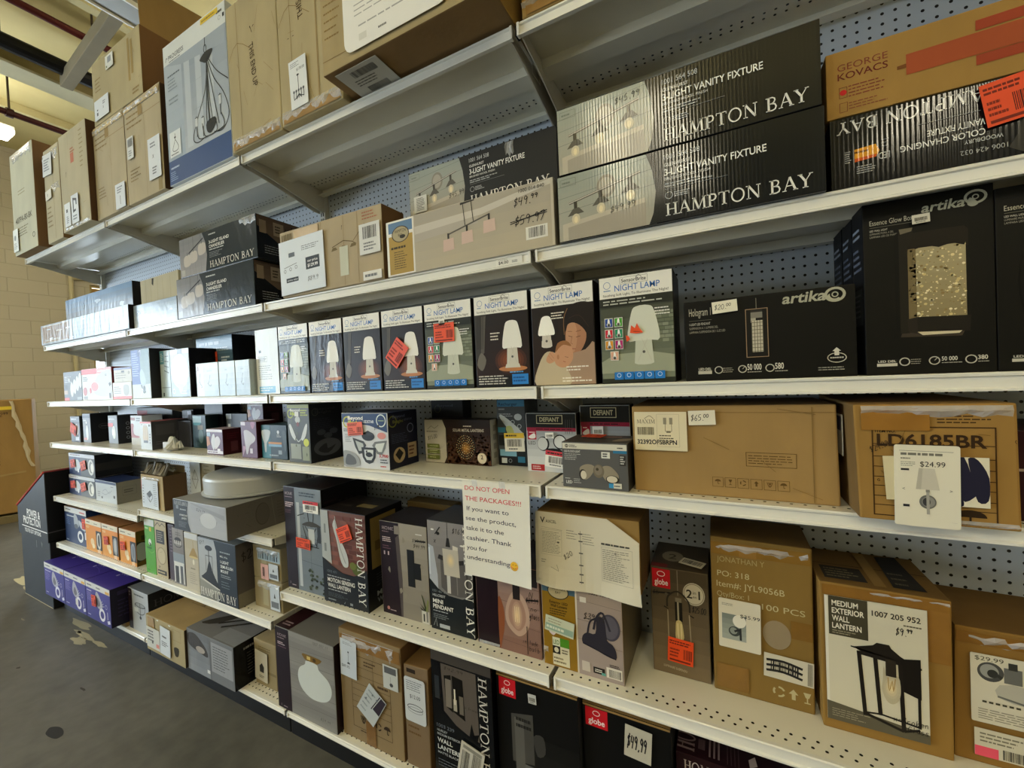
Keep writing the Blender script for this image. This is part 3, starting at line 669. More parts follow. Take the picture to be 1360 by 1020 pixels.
def display_stand():
    x0, x1, y0, y1 = -4.735, -4.155, 1.03, 1.44
    root = empty('display_stand', ((x0+x1)/2, y0, 0)); w = (x1-x0)/2; d = y1-y0
    b = MB(); b.box(-w+.02, w, .006, d-.01, .004, .475, H('2a2b2a'), 'black_card', .004)
    a = Art(b, (-w+.02, .006, .004), (1, 0, 0), (0, 0, 1), (0, -1, 0), 2*w-.02, .47, 'black_card')
    a.creases(5, '3b3c3b'); a.r(.0, 0, .98, .014, 'b7a887'); a.r(.55, .84, .56, .95, '8c8c88'); a.p([(.74, .86), (.76, .93), (.72, .96)], '77776f')
    b.build('base_carton', root)
    b = MB(); side = [(-w, .465), (w, .465), (w, .955), (-w, .675)]
    for yy in (0, d-.006):
        f = [(x, yy, z) for x, z in side]; k = [(x, yy+.006, z) for x, z in side]
        b.poly(f, H('2d2e2d'), 'black_card'); b.poly(k[::-1], H('2d2e2d'), 'black_card')
        for i in range(4): b.poly([f[i], k[i], k[(i+1) % 4], f[(i+1) % 4]], H('2d2e2d'), 'black_card')
    b.box(w-.006, w, .006, d-.006, .465, .955, H('16171b'), 'black_card'); b.box(-w, -w+.006, .006, d-.006, .465, .675, H('2d2e2d'), 'black_card'); b.box(-w, w, .006, d-.006, .465, .475, H('1c1c1c'), 'black_card')
    hh = .49
    a = Art(b, (-w, 0, .465), (1, 0, 0), (0, 0, 1), (0, -1, 0), 2*w, hh, 'black_card')
    a.t('POWER &', .78, .305, .105, 'f2f0ea', w=.44, bold=.03, al='r').t('PROTECTION', .78, .185, .105, 'f2f0ea', w=.58, bold=.03, al='r')
    a.r(.14, .135, .99, .15, 'e8e6e0').t("YOU'VE GOT OPTIONS", .78, .06, .055, 'f2f0ea', w=.55, bold=.02, al='r')
    a = Art(b, (w, 0, .465), (0, 1, 0), (0, 0, 1), (1, 0, 0), d, hh, 'black_card'); a.r(0, .135, 1, .15, '55555a')
    b.build('header_tray', root)
    b = MB(); r = .007
    b.tube([(-w, -.001, .675), (w, -.001, .957)], r, H('c8402c'), 'paper', 6); b.tube([(w, -.001, .957), (w, d, .957)], r, H('7c2a30'), 'paper', 6); b.tube([(-w, -.001, .675), (-w, d, .675)], r, H('c8402c'), 'paper', 6)
    b.build('red_edge', root)['label'] = 'red edging'
    tag(root, 'black cardboard floor display with a red-edged sloping tray at the end of the shelving', 'display stand')
display_stand()

def big_carton():
    th = math.radians(-18)
    # pallet first, then the tall brown carton on it
    cx, cy = -7.75, 1.29
    pl = empty('wooden_pallet', (cx, cy, 0), th); 
    for nm, (a) in (('deck_board', (-.55, .10, -.62, -.46)), ('deck_board', (-.55, .10, -.30, -.14)), ('deck_board', (-.55, .10, .02, .18)), ('deck_board', (-.55, .10, .40, .56))):
        b = MB(); b.box(*a, .085, .105, H('8f7a55'), 'kraft', .003); b.build(nm, pl)
    for xx in (-.55, -.25, .04):
        b = MB(); b.box(xx, xx+.06, -.62, .56, .0, .085, H('7d6a49'), 'kraft', .003); b.build('stringer', pl)
    tag(pl, 'low wooden pallet under the tall brown carton by the left wall', 'pallet')
    root = empty('tall_carton', (cx, cy, .106), th); b = MB(); Hh = 1.36
    b.box(-.42, .06, -.85, .56, 0, Hh, H('a57c47'), 'kraft', .012, None, .01)
    a = Art(b, (.06, -.84, .01), (0, 1, 0), (0, 0, 1), (1, 0, 0), 1.39, Hh-.02, 'kraft', .002)
    a.pen('42^99', .80, .855, .035, '4a3420').q(.50, .40, .93, .47, 3, '6a4c28', .4).t('Made in', .55, .56, .03, '6a4c28').pen('44 16', .35, .52, .045, '5a3f22')
    a.l([(.42, .05), (.52, .2), (.68, .31), (.95, .35)], .02, 'b08d58', 6).creases(9, '8a6636')
    b.build('carton', root)
    b = MB(); s = Art(b, (.06, -.84, .01), (0, 1, 0), (0, 0, 1), (1, 0, 0), 1.39, Hh-.02, 'paper', .0030); sheet(s, .80, .915, .905, .945, 'e2c437'); b.build('yellow_sticker', root)['label'] = 'yellow sticker'
    b = MB(); pr = None
    for i in range(14):
        z = Hh-.02-i*.062; y = .40+.135*(i/13)+random.uniform(-.01, .01); w = random.uniform(.012, .03)
        cur = [(.0625, y-w, z), (.075, y, z-.005), (.0625, y+w*.6, z)]
        if pr:
            for k in (0, 1): b.poly([pr[k], cur[k], cur[k+1], pr[k+1]], H('cdbb95'), 'paper')
        pr = cur
    b.build('torn_edge', root)['label'] = 'torn pale cardboard edge'
    tag(root, 'tall battered brown carton with a yellow sticker, standing on a pallet by the left wall', 'box')
big_carton()

# ------------------------------------------------------------------ stock on the shelves (metres: x left, x right, y front, z base, height, depth)
DK, SLATE, BURG, KR = '1b1c1e', '2b3036', '35131f', 'b08a5c'
HBAY = 'HAMPTON BAY'
def kraft(x0, x1, y, z, h, d, label, col=KR, jit=.004, name='kraft_carton', rz=0, cols=None):
    return Box(x0, x1, y, z, h, d, name, label, 'box', None, col, 'kraft', cols, .004, jit, rz)
def card(x0, x1, y, z, h, d, name, label, col, cols=None, m='card', group=None, rz=0):
    return Box(x0, x1, y, z, h, d, name, label, 'box', group, col, m, cols, .002, 0, rz)
def seam(b, face='top', c='8a6a42'):
    a = b.art(face); a.r(0, .495, 1, .505, c); return a

# ---- drawings shared by several packs
def vanity_photo(a, dark='6d6a62', tone='a9b0a8'):
    """three-lamp bar over a mirror"""
    a.g(0, 0, 1, 1, 'b9b4a6', tone, 8)
    for v in (.5, .72, .9): a.l([(0, v-.06), (1, v+.06)], .0012, '8d948c')
    a.p([(.04, 0), (.04, .26), (.9, .40), (.9, .10), (.9, 0)], 'cbc4b4').p([(.10, 0), (.10, .20), (.9, .33), (.9, 0)], 'b4ada0')
    a.e(.52, .70, .10, .17, '9d988c').e(.515, .70, .075, .13, 'b9b3a6')
    a.l([(.12, .56), (.86, .78)], .006, '77726a').l([(.12, .565), (.86, .785)], .002, 'd8d4ca')
    for u, v in ((.19, .58), (.46, .66), (.76, .745)):
        a.r(u-.018, v-.13, u+.018, v+.0, '55514a').p([(u-.09, v-.215), (u+.09, v-.19), (u+.035, v-.10), (u-.03, v-.11)], dark)
        a.e(u, v-.27, .045, .08, 'dcd2b8').e(u, v-.28, .02, .05, 'f4e7c4')
def vanity_box(x0, x1, y, z, h, d, label, price=None, pu=.3, pv=.8, glare=True, split=.43):
    b = card(x0, x1, y, z, h, d, 'vanity_fixture_box', label, '1d2126', m='corrugated' if glare else 'card')
    a = b.art()
    ph = a.sub(0, 0, split, 1); vanity_photo(ph); ph.frame(.03, .84, .20, .95, .001, '8b9289'); ph.q(.05, .87, .18, .92, 1, '8b9289')
    s2 = split+.006
    a.p([(split-.035, 1), (split-.012, .75), (split, .45), (split-.012, .15), (split-.03, 0), (split+.1, 0), (split+.1, 1)], '1d2126')
    a.t('1001 564 508', s2+.03, .85, .07, 'c9ccce', w=.135).t('GLENHURST', s2+.03, .755, .045, 'e8e8e6', w=.10, bold=.015)
    a.t('3-LIGHT VANITY FIXTURE', s2+.03, .63, .09, 'f4f4f0', w=.36, bold=.025).t('BRUSHED NICKEL FINISH', s2+.03, .565, .035, 'dddddb', w=.17, bold=.01)
    a.q(s2+.03, .46, s2+.22, .53, 2, 'a9adb0').l([(s2+.03, .44), (s2+.26, .44)], .0008, '8d9296')
    a.ring(s2+.045, .35, .008, .0015, 'a9adb0', 16).q(s2+.065, .31, s2+.13, .39, 3, 'b5b8ba')
    a.ser(HBAY, s2+.03, .07, .17, 'f3f1ea', w=.50)
    if price: a.pen(price, split*pu, pv, .09, '22221e', w=.12, rot=4)
    return b
def lamp_art(a, cx, w, v0, v1, c='f1efe8', sh='d8d4c8'):
    """little table lamp: dome shade on a cylinder"""
    m = v0+(v1-v0)*.44
    a.p([(cx-w*.30, v0+.016), (cx-w*.2, v0+.004), (cx, v0), (cx+w*.2, v0+.004), (cx+w*.30, v0+.016), (cx+w*.24, m+.03), (cx-w*.24, m+.03)], sh)
    a.p([(cx-w*.5, m), (cx-w*.2, m-.012), (cx+w*.2, m-.012), (cx+w*.5, m), (cx+w*.36, v1-.06), (cx+w*.2, v1), (cx-w*.2, v1), (cx-w*.36, v1-.06)], c, 3)
    a.l([(cx-w*.2, v0+.03), (cx+w*.12, m)], .0007, 'c2beb2').l([(cx+w*.22, v0+.04), (cx-w*.05, m)], .0007, 'c2beb2')
    a.e(cx, v0+(v1-v0)*.22, .02, .013, '6b6a66', 12)
def night_lamp(x0, kind, label, m='card'):
    b = card(x0, x0+(.187 if kind != 'plain' else .157), 1.10, 1.439, .284, .15, 'night_lamp_box', label, '1c1a1a', {'top': 'f0eee8', 'right': '2a2624'}, m)
    a = b.art()
    if kind == 'green': a.g(0, .0, 1, .80, '8f9682', '4a4d42', 8)
    else: a.g(0, 0, 1, .80, '3a2318', '2a201c', 6)
    a.r(0, .80, 1, 1, 'f3f1ea'); a.ring(.11, .925, .009, .0012, '6b8fc0', 16); a.q(.06, .865, .17, .885, 1, '6b8fc0')
    a.frame(.30, .925, .68, .985, .0008, '8a8a88').t('SensorBrite', .49, .938, .033, '22252c', w=.34, bold=.02, al='c')
    a.l([(.52, .972), (.56, .99), (.60, .972)], .001, '22252c', 4)
    a.t('NIGHT LAMP', .53, .862, .055, '3f7fc8', w=.62, bold=.005, al='c').t('Soothing Soft Light, To Illuminate The Night!', .5, .82, .022, '33353c', w=.90, al='c')
    if kind == 'amber':
        a.glow(.66, .28, .34, .17, 'a8623a', '35211a', 7); a.r(0, .0, 1, .115, '15120f')
        a.p([(0, .30), (.10, .34), (.14, .60), (.24, .80), (0, .80)], '4a4642').p([(.10, .34), (.17, .38), (.22, .78), (.13, .78)], '6b665e').p([(.02, .25), (.12, .18), (.2, .3), (.1, .38)], '807a70', 3)
        for k in range(7): a.l([(.02+k*.02, .42), (.05+k*.022, .78)], .001, '2e2a28')
        lamp_art(a, .70, .36, .21, .70); a.q(.30, .50, .50, .60, 3, 'e6ddd0', .4); a.e(.70, .19, .26, .03, 'c48a5c').p([(.56, .20), (.84, .20), (.82, .24), (.58, .24)], 'd8d4c8')
        a.r(.68, .02, .97, .13, '3b8fd8'); a.q(.70, .04, .95, .11, 2, '1f5f9c'); a.q(.04, .02, .62, .13, 4, 'cfcbc4', .45); a.q(.64, .14, .97, .165, 1, '69b0e6')
    elif kind == 'green':
        a.r(0, .0, 1, .04, '3a3f34')
        for i in range(5):
            for j in range(8): a.r(.60+.085*i+(j % 2)*.03, .36+.036*j, .68+.085*i+(j % 2)*.03, .388+.036*j, random.choice(('8d9480', '7d846f', '9aa08c')))
        a.r(0, .72, 1, .80, '35382f').q(.05, .73, .95, .785, 2, 'c8c9c0', .4); a.p([(0, .09), (1, .09), (1, .24), (.7, .28), (.2, .27), (0, .2)], 'a9ae9a'); lamp_art(a, .60, .44, .16, .70, 'dfe1d4', 'd0d3c4'); a.q(.76, .60, .97, .68, 3, 'eeeee6', .4)
        for k, c in enumerate(('3a5fae', '5fae4a', 'd8324a', '2f9a72', 'e0a030', 'b8327e', 'e8b8a0')):
            u, v = (.06, .20)[k % 2] if k < 6 else .13, .57-.105*(k//2)
            a.r(u, v-.045, u+.12, v+.045, 'd8d8d0'); a.r(u+.008, v-.038, u+.112, v+.038, c); lamp_art(a, u+.06, .06, v-.035, v+.03, 'ffffff', 'f0f0f0')
        for k in range(5): a.r(.18+.14*k, .03, .31+.14*k, .10, '2f86d0'); a.ring(.245+.14*k, .07, .005, .001, 'e8f2fb', 12)
    elif kind == 'mother':
        lamp_art(a, .24, .30, .38, .72, 'ffffff', 'd9d2c8'); a.glow(.24, .6, .20, .16, '4a3a30', '2a201c', 4); lamp_art(a, .24, .28, .38, .70, 'fffdf6', 'd9d2c8'); a.q(.33, .66, .55, .74, 3, 'efe8dc', .4)
        a.p([(.55, .10), (.50, .45), (.56, .72), (.70, .80), (.92, .80), (1, .70), (1, .05)], '2b1d16', 4)           # long dark hair
        a.p([(.57, .36), (.55, .48), (.58, .60), (.70, .66), (.84, .60), (.88, .46), (.80, .34), (.68, .29)], 'b98a6c', 4).p([(.57, .38), (.56, .48), (.60, .60), (.70, .62), (.74, .48), (.68, .32)], 'c99c7c', 4)       # face, eyes shut
        a.p([(.53, .52), (.53, .70), (.64, .79), (.84, .79), (1, .72), (1, .20), (.92, .26), (.90, .46), (.82, .56), (.70, .61), (.60, .60), (.565, .54)], '241712', 3).l([(.535, .50), (.535, .66), (.60, .76)], .0022, '8a6844', 3).l([(.62, .66), (.78, .68), (.92, .56)], .001, '4a3222', 3)
        a.l([(.60, .485), (.66, .47)], .0012, '4a2c1c').l([(.72, .465), (.79, .475)], .0012, '4a2c1c').l([(.66, .48), (.635, .41), (.665, .40)], .001, '96684c').l([(.64, .355), (.71, .35)], .0018, 'a0554a').l([(.59, .53), (.66, .525)], .0011, '5a3826').l([(.72, .52), (.80, .53)], .0011, '5a3826')
        a.p([(.30, .0), (.34, .22), (.60, .30), (.86, .34), (1, .40), (1, 0)], 'b59a84', 3).p([(.04, 0), (.10, .22), (.24, .34), (.42, .30), (.56, .16), (.60, 0)], 'cdbfa4', 4)
        a.p([(.36, .24), (.40, .38), (.52, .44), (.64, .38), (.66, .26), (.56, .18), (.44, .18)], 'd2a382', 4)        # sleeping baby's head
        a.l([(.53, .28), (.585, .27)], .001, '6b4632').l([(.50, .235), (.54, .225)], .0014, 'a8604e').p([(.38, .33), (.42, .42), (.56, .44), (.64, .38), (.52, .40), (.44, .37)], 'a5764f', 3).e(.42, .28, .02, .025, 'c08e6c')
        a.p([(.22, .26), (.30, .34), (.38, .30), (.36, .24), (.27, .22)], 'd2a382', 3); a.l([(.28, .33), (.35, .27)], .0008, 'a87a5e').l([(.26, .30), (.33, .245)], .0008, 'a87a5e')
        a.q(.55, .13, .90, .19, 2, 'efe9de', .45); a.q(.48, .02, .95, .08, 2, 'efe9de', .45)
    elif kind == 'plain':
        a.r(0, 0, 1, 1, 'eef2f4'); a.r(.14, .64, .24, .68, '55606a'); a.frame(.10, .50, .50, .58, .001, '7b8790').q(.12, .51, .48, .57, 4, '7b8790'); a.q(.1, .22, .7, .45, 7, 'aab4ba', .3); a.g(.1, .02, .82, .12, '4aa0d0', '7fc0e0', 4); a.q(.14, .04, .8, .11, 2, 'dcebf4')
    return b
def globe_logo(b, u0, v0, u1, v1, face='front'):
    a = b.art(face); a.r(u0, v0, u1, v1, 'cf2230'); s = a.sub(u0, v0, u1, v1)
    s.t('globe', .5, .16, .30, 'f6e9e8', w=.74, bold=.03, al='c'); s.ring(.5, .74, .007, .0018, 'f6e9e8', 18, .010); s.l([(.44, .62), (.56, .62)], .0016, 'f6e9e8')
def symbols(a, u, v, s, c, kinds='UGRF'):
    """printed handling marks: umbrella, glass, recycling loop, arrows; s = size in metres"""
    for k in kinds:
        q = a.sub(u, v, u+s/a.W, v+s/a.H); w = s*.09
        if k == 'U': q.e(.5, .5, .48, .42, c, 16, 0, 180); q.l([(.5, .5), (.5, .12), (.62, .04), (.72, .14)], w, c)
        if k == 'G': q.p([(.22, .95), (.78, .95), (.62, .5), (.38, .5)], c); q.l([(.5, .5), (.5, .1)], w, c); q.l([(.28, .06), (.72, .06)], w, c)
        if k == 'R':
            for j in range(3): a0 = j*120+20; q.l([(.5+.4*math.cos(math.radians(a0+t)), .48+.4*math.sin(math.radians(a0+t))) for t in range(0, 90, 15)], w*1.8, c)
        if k == 'F': q.p([(.5, .98), (.86, .55), (.64, .55), (.64, .05), (.36, .05), (.36, .55), (.14, .55)], c)
        if k == 'W': q.l([(.1, .9), (.3, .3), (.5, .1), (.7, .3), (.9, .9)], w, c, 3); q.l([(.5, .1), (.5, .9)], w, c); q.l([(.3, .9), (.42, .5)], w, c); q.l([(.7, .9), (.58, .5)], w, c)
        u += s*1.25/a.W
def frame_symbols(a, u, v, s, c, n=6):
    for k in range(n):
        a.frame(u, v, u+s/a.W, v+s/a.H, .0009, c); symbols(a, u+s*.2/a.W, v+s*.25/a.H, s*.6, c, 'UGRFW'[k % 5]); u += s*1.18/a.W

# ================================================================== TOP SHELF
ZA = 2.395
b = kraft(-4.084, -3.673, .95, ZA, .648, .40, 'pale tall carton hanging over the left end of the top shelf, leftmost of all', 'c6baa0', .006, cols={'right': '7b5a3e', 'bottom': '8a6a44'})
a = b.art(); a.t('407PA-80-BK', .12, .30, .055, '5d5240', w=.72, bold=.01).q(.14, .16, .72, .26, 4, '7d7058', .35); a.ring(.86, .12, .014, .004, '3c3428', 16, .02); a.creases(5, 'a19070')
a.q(.3, .56, .6, .62, 2, '9a8a6c', .3)
s = sheet(b.part('shipping_label', 'front', 'paper', 'white shipping label'), .02, .03, .24, .25, 'dfe2dc'); s.e(.4, .62, .2, .12, '8f948f').q(.15, .1, .8, .4, 4, '8f948f', .4)
tape(b, .1, .93, .9, .985, c='cfc6ae'); crinkle(b, .15, .95, .97, hgt=.05); b.done()
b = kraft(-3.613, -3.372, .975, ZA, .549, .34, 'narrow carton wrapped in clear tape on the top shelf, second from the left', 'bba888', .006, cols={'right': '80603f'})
a = b.art(); a.l([(.55, .02), (.58, .95)], .003, '8a7350'); a.q(.1, .15, .45, .4, 5, '8a7350', .3)
s = sheet(b.part('shipping_label', 'front', 'paper', 'crumpled white label'), .05, .72, .62, .95, 'cfd2d2', 0, .001, -4); s.q(.15, .2, .8, .8, 5, '6b7078', .5)
s = sheet(b.part('small_label', 'front', 'paper'), .12, .46, .5, .56, 'd6d2c4', 0, .001, 3); s.pen('x', .3, .3, .5)
crinkle(b, .02, .98, .97, hgt=.07); crinkle(b, .5, .98, .6, hgt=.05); b.done()
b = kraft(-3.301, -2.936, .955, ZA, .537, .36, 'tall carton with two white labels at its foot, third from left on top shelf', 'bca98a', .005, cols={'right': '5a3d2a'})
a = b.art(); a.q(.42, .76, .58, .82, 2, 'b06a50', .5); a.r(.42, .66, .54, .76, 'c4765c'); a.pen('1', .2, .55, .05); a.q(.76, .55, .9, .95, 9, '97805a', .25); a.creases(5, '9b8157')
for u0, u1, k in ((.14, .36, 0), (.40, .66, 1)):
    s = sheet(b.part('product_label', 'front', 'paper', 'white product label'), u0, .03, u1, .27+.05*k, 'd9dde0')
    if k: s.l([(.72, .62), (.72, .8), (.3, .86), (.3, .42), (.62, .45)], .012, '3a3d44'); s.q(.2, .1, .8, .3, 2, '777c82')
    else: s.r(.3, .6, .55, .74, '4a4d52'); s.q(.3, .12, .7, .45, 4, '70757a')
crinkle(b, .1, .98, .03, hgt=.03); b.done()
for x0, x1, h, lab, k in ((-2.930, -2.580, .478, 'left carton of the taped pair on the top shelf, under the square carton', 0), (-2.574, -2.222, .478, 'right carton of the taped pair on the top shelf, beside the chandelier box', 1)):
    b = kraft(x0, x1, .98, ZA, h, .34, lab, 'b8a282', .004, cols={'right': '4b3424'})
    a = b.art(); a.r(0, .82, 1, .825, '94784f'); a.q(.06, .74, .5, .9, 3, '8f744b', .3); a.creases(6, '94784f'); a.r(.40, .83, .52, .96, 'a28252')
    a.q(.1, .2, .4, .34, 4, '8f744b', .3); a.l([(.55, .0), (.56, .8)], .0015, '97794e')
    if k:
        s = sheet(b.part('barcode_label', 'front', 'paper'), .08, .44, .26, .66, 'd3d5d2'); s.bar(.12, .55, .9, .92).q(.2, .1, .8, .4, 3, '7b7f80')
        s = sheet(b.part('product_label', 'front', 'paper', 'white product label'), .66, .12, .98, .52, 'd8dce0'); s.pen('x', .35, .5, .14); s.q(.2, .75, .8, .9, 2, '7b7f88'); s.q(.3, .1, .7, .3, 3, '666a70')
        b.art().r(.86, 0, .96, .24, '9c8358')
    else:
        s = sheet(b.part('product_label', 'front', 'paper', 'white product label'), .68, .0, .98, .26, 'd6dadd'); s.q(.2, .6, .8, .9, 3, '7b7f88'); s.l([(.5, .5), (.5, .15)], .004, '4b4f55')
    crinkle(b, .02, .98, .985, hgt=.03); tape(b, .0, .93, 1, .99, c='c0ab84'); b.done()
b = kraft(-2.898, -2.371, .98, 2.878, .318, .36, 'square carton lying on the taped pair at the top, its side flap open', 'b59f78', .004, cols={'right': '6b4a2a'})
a = b.art(); a.q(.06, .5, .2, .75, 4, '8f7245', .3); a.r(.76, .3, .80, .95, 'a2834f').r(.82, .38, .86, .9, 'a2834f'); a.q(.03, .22, .14, .4, 3, '8f7245'); a.q(.82, .05, .95, .16, 2, '8f7245'); a.creases(5, '967a4c')
s = sheet(b.part('barcode_label', 'front', 'paper'), .34, .72, .50, .93, 'dcdcd4'); s.r(.3, .4, .75, .85, '8f959c'); s.r(.08, .1, .24, .25, '6a7a50')
s = sheet(b.part('product_label', 'front', 'paper', 'white product label'), .05, .04, .36, .36, 'd9dee2'); s.r(.16, .2, .26, .36, '50545a').r(.18, .44, .26, .52, '50545a'); s.pen('x', .6, .4, .2); s.q(.6, .6, .85, .8, 2, '6a6e74')
a = tape(b, .3, .2, .9, .4, 'right', '8a6234'); fl = b.solid('open_flap', 'kraft', 'raised brown flap'); w = b.w/2; fl.tris([(w-.004, .006, .318), (w-.004, .35, .318), (w-.05, .35, .60), (w-.05, .02, .56), (w-.009, .006, .318), (w-.009, .35, .318), (w-.055, .35, .60), (w-.055, .02, .56)], [(0, 1, 2, 3), (7, 6, 5, 4), (0, 4, 5, 1), (1, 5, 6, 2), (2, 6, 7, 3), (3, 7, 4, 0)], H('8b6b3f'), 'kraft')
b.done()
# chandelier box, blue and white
b = card(-2.187, -1.701, .985, ZA, .615, .36, 'chandelier_box', 'tall white and blue carton printed with a black wire chandelier, on the top shelf', 'c9d0d6', {'left': '3a3d44', 'right': 'b8bec4'})
a = b.art(); a.g(0, .17, 1, .86, 'a9b6c4', 'bcc4cc', 8); a.r(0, .86, 1, 1, 'dfe2e0'); a.r(0, 0, 1, .17, '36588c'); a.g(.30, .17, 1, .86, 'b9c0c8', '9fa9b6', 6)
for u in (.34, .52, .70): a.r(u, .2, u+.09, .8, 'c2c9d0')
a.p([(.02, .86), (.30, .86), (.98, .86), (.98, .74), (.3, .80)], 'aab3be')
a.t('PROGRESS', .09, .885, .03, '40444a', w=.26, bold=.01).q(.10, .862, .30, .876, 1, '7f868c'); a.l([(.04, .885), (.055, .91), (.075, .905)], .003, '40444a')
a.q(.06, .76, .28, .78, 1, '5f6872').q(.06, .66, .24, .75, 4, '8a939c', .35).q(.06, .56, .22, .62, 2, '8a939c', .35); a.q(.88, .94, .98, .97, 1, '40444a'); a.ring(.92, .915, .008, .001, '40444a', 12); a.r(.965, .905, .99, .93, '30343a')
a.r(.64, .955, .90, .99, 'e3c64a'); a.q(.66, .96, .88, .985, 1, 'a58a1c')
k = '2a2d33'; a.l([(.69, .86), (.69, .80)], .004, k); a.ring(.69, .785, .016, .0035, k, 16, .01); a.p([(.60, .735), (.69, .765), (.80, .755), (.77, .72), (.70, .69), (.64, .71)], k, 3)
for pts in ([(.70, .70), (.66, .52), (.50, .34), (.44, .24), (.50, .20), (.62, .21)], [(.72, .70), (.80, .56), (.92, .44), (.985, .32), (.97, .25), (.88, .20), (.76, .215)], [(.73, .71), (.84, .60), (1, .50)], [(.70, .70), (.69, .45), (.70, .26)], [(.705, .70), (.72, .45), (.76, .24)], [(.70, .70), (.68, .5), (.66, .36), (.67, .25)], [(.705, .7), (.75, .55), (.80, .38), (.84, .25)], [(.71, .70), (.70, .50), (.71, .25)]): a.l(pts, .0042, k, 5)
for u, v in ((.50, .34), (.60, .32), (.87, .40)): a.l([(u, v-.10), (u, v+.04)], .004, k); a.r(u-.018, v-.03, u+.018, v+.03, 'd0d4d6'); a.l([(u-.02, v+.03), (u+.02, v+.03)], .003, k)
for u0 in (.50, .59, .78, .88): a.l([(u0, .31), (u0+.03, .22), (.72, .205)], .0042, k, 5)
a.p([(.66, .30), (.78, .31), (.80, .27), (.72, .22), (.66, .24)], '22252a', 3)
s = a.sub(.04, .19, .23, .37); s.r(0, 0, 1, 1, 'e0e4e6'); s.l([(.5, .9), (.5, .65), (.25, .3), (.4, .2), (.7, .22), (.78, .35), (.52, .65)], .003, '4a4e55', 3).e(.5, .74, .08, .04, '33363c'); s.q(.1, .06, .85, .14, 1, '55585e')
a.q(.04, .10, .2, .125, 1, 'b9c9e4').q(.03, .02, .16, .09, 5, '9db4da', .4); a.frame(.47, .43, .70, .62, .001, '9aa5ae'); b.done()
for x0, x1, y, h, lab, k in ((-1.680, -1.379, .975, .56, 'tall brown carton on the top shelf right of the blue and white chandelier box', 0), (-1.366, -1.062, .97, .56, 'tall brown carton on the top shelf with a price sheet showing a chandelier', 1)):
    b = kraft(x0, x1, y, ZA, h, .36, lab, 'b69f78', .004)
    a = b.art(); a.l([(.22, .0), (.20, 1)], .002, '8d6f45'); a.creases(9, '96784c'); a.l([(.0, .62), (.20, .72), (.55, .60)], .002, '8d6f45', 3)
    if k == 0: a.t('THIS END UP', .44, .66, .09, '4f3c24', w=.30, rot=-84, bold=.01); a.pen('1-', .50, .72, .05, '3a2b1a', rot=30)
    else: a.t('THIS END UP', .44, .60, .085, '4f3c24', w=.34, rot=97, bold=.01); a.pen('- -', .14, .50, .04, '3a2b1a'); a.r(.64, .0, .66, 1, 'a4865a')
    if k:
        s = sheet(b.part('price_sheet', 'front', 'paper', 'white price sheet with a chandelier drawing'), .18, .06, .48, .36, 'e4e7e8', 0, .001, 2); s.q(.1, .84, .7, .95, 3, '8b9096', .4).t('$170.00', .45, .74, .055, '3c4046', w=.45); s.l([(.5, .68), (.5, .3)], .003, '3c4046').e(.5, .66, .07, .02, '2c2f34')
        for u in (.22, .36, .5, .64, .78): s.l([(.5, .26), (u, .18), (u, .32)], .003, '3c4046', 2); s.e(u, .34, .05, .03, '50545a')
    tape(b, .02, .0, .98, .055, c='9b7a4c'); crinkle(b, .0, 1, .075, hgt=.045); b.done()
# long carton pushed out over the edge
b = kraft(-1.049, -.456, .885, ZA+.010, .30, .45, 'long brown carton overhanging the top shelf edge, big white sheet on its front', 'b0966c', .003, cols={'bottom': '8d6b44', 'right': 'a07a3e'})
a = b.art(); a.q(.02, .3, .14, .8, 6, '967648', .2); a.l([(0, .12), (1, .10)], .002, '8a6a40')
s = sheet(b.part('notice_sheet', 'front', 'paper', 'white sheet with small red price sticker'), .17, .05, .80, .98, 'eeece6', .03); s.q(.10, .55, .6, .60, 1, 'a8a8a4', .3).q(.12, .32, .85, .48, 3, 'aaaaa6', .2).q(.16, .20, .8, .25, 1, 'aaaaa6', .3); s.q(.2, .62, .32, .72, 2, '777775').r(.16, .07, .24, .14, 'dcdad2').q(.36, .08, .46, .12, 1, '777775')
s.r(.58, .26, .74, .5, 'd4283a').q(.61, .30, .71, .46, 2, 'f4dcd8', .5)
s = sheet(b.part('barcode_label', 'bottom', 'paper', 'grey barcode label under the carton'), .06, .74, .34, .985, 'b9b7ae'); s.bar(.28, .66, .85, .88, '1c1c1c').q(.2, .34, .8, .6, 3, '55544e', .4).bar(.3, .06, .8, .26, '1c1c1c')
a = b.art('bottom'); a.r(0, .50, 1, .505, '6e5233'); tape(b, .0, .42, 1, .58, 'bottom', '8f6c40'); b.done()
b = kraft(-.433, .10, .995, ZA, .30, .36, 'brown taped carton at the right of the top shelf, against the frame edge', 'a9834a', .003)
a = b.art(); a.creases(6, '8a6636'); tape(b, .02, .0, .98, .09, c='9a7238'); crinkle(b, .0, .12, .12); b.done()

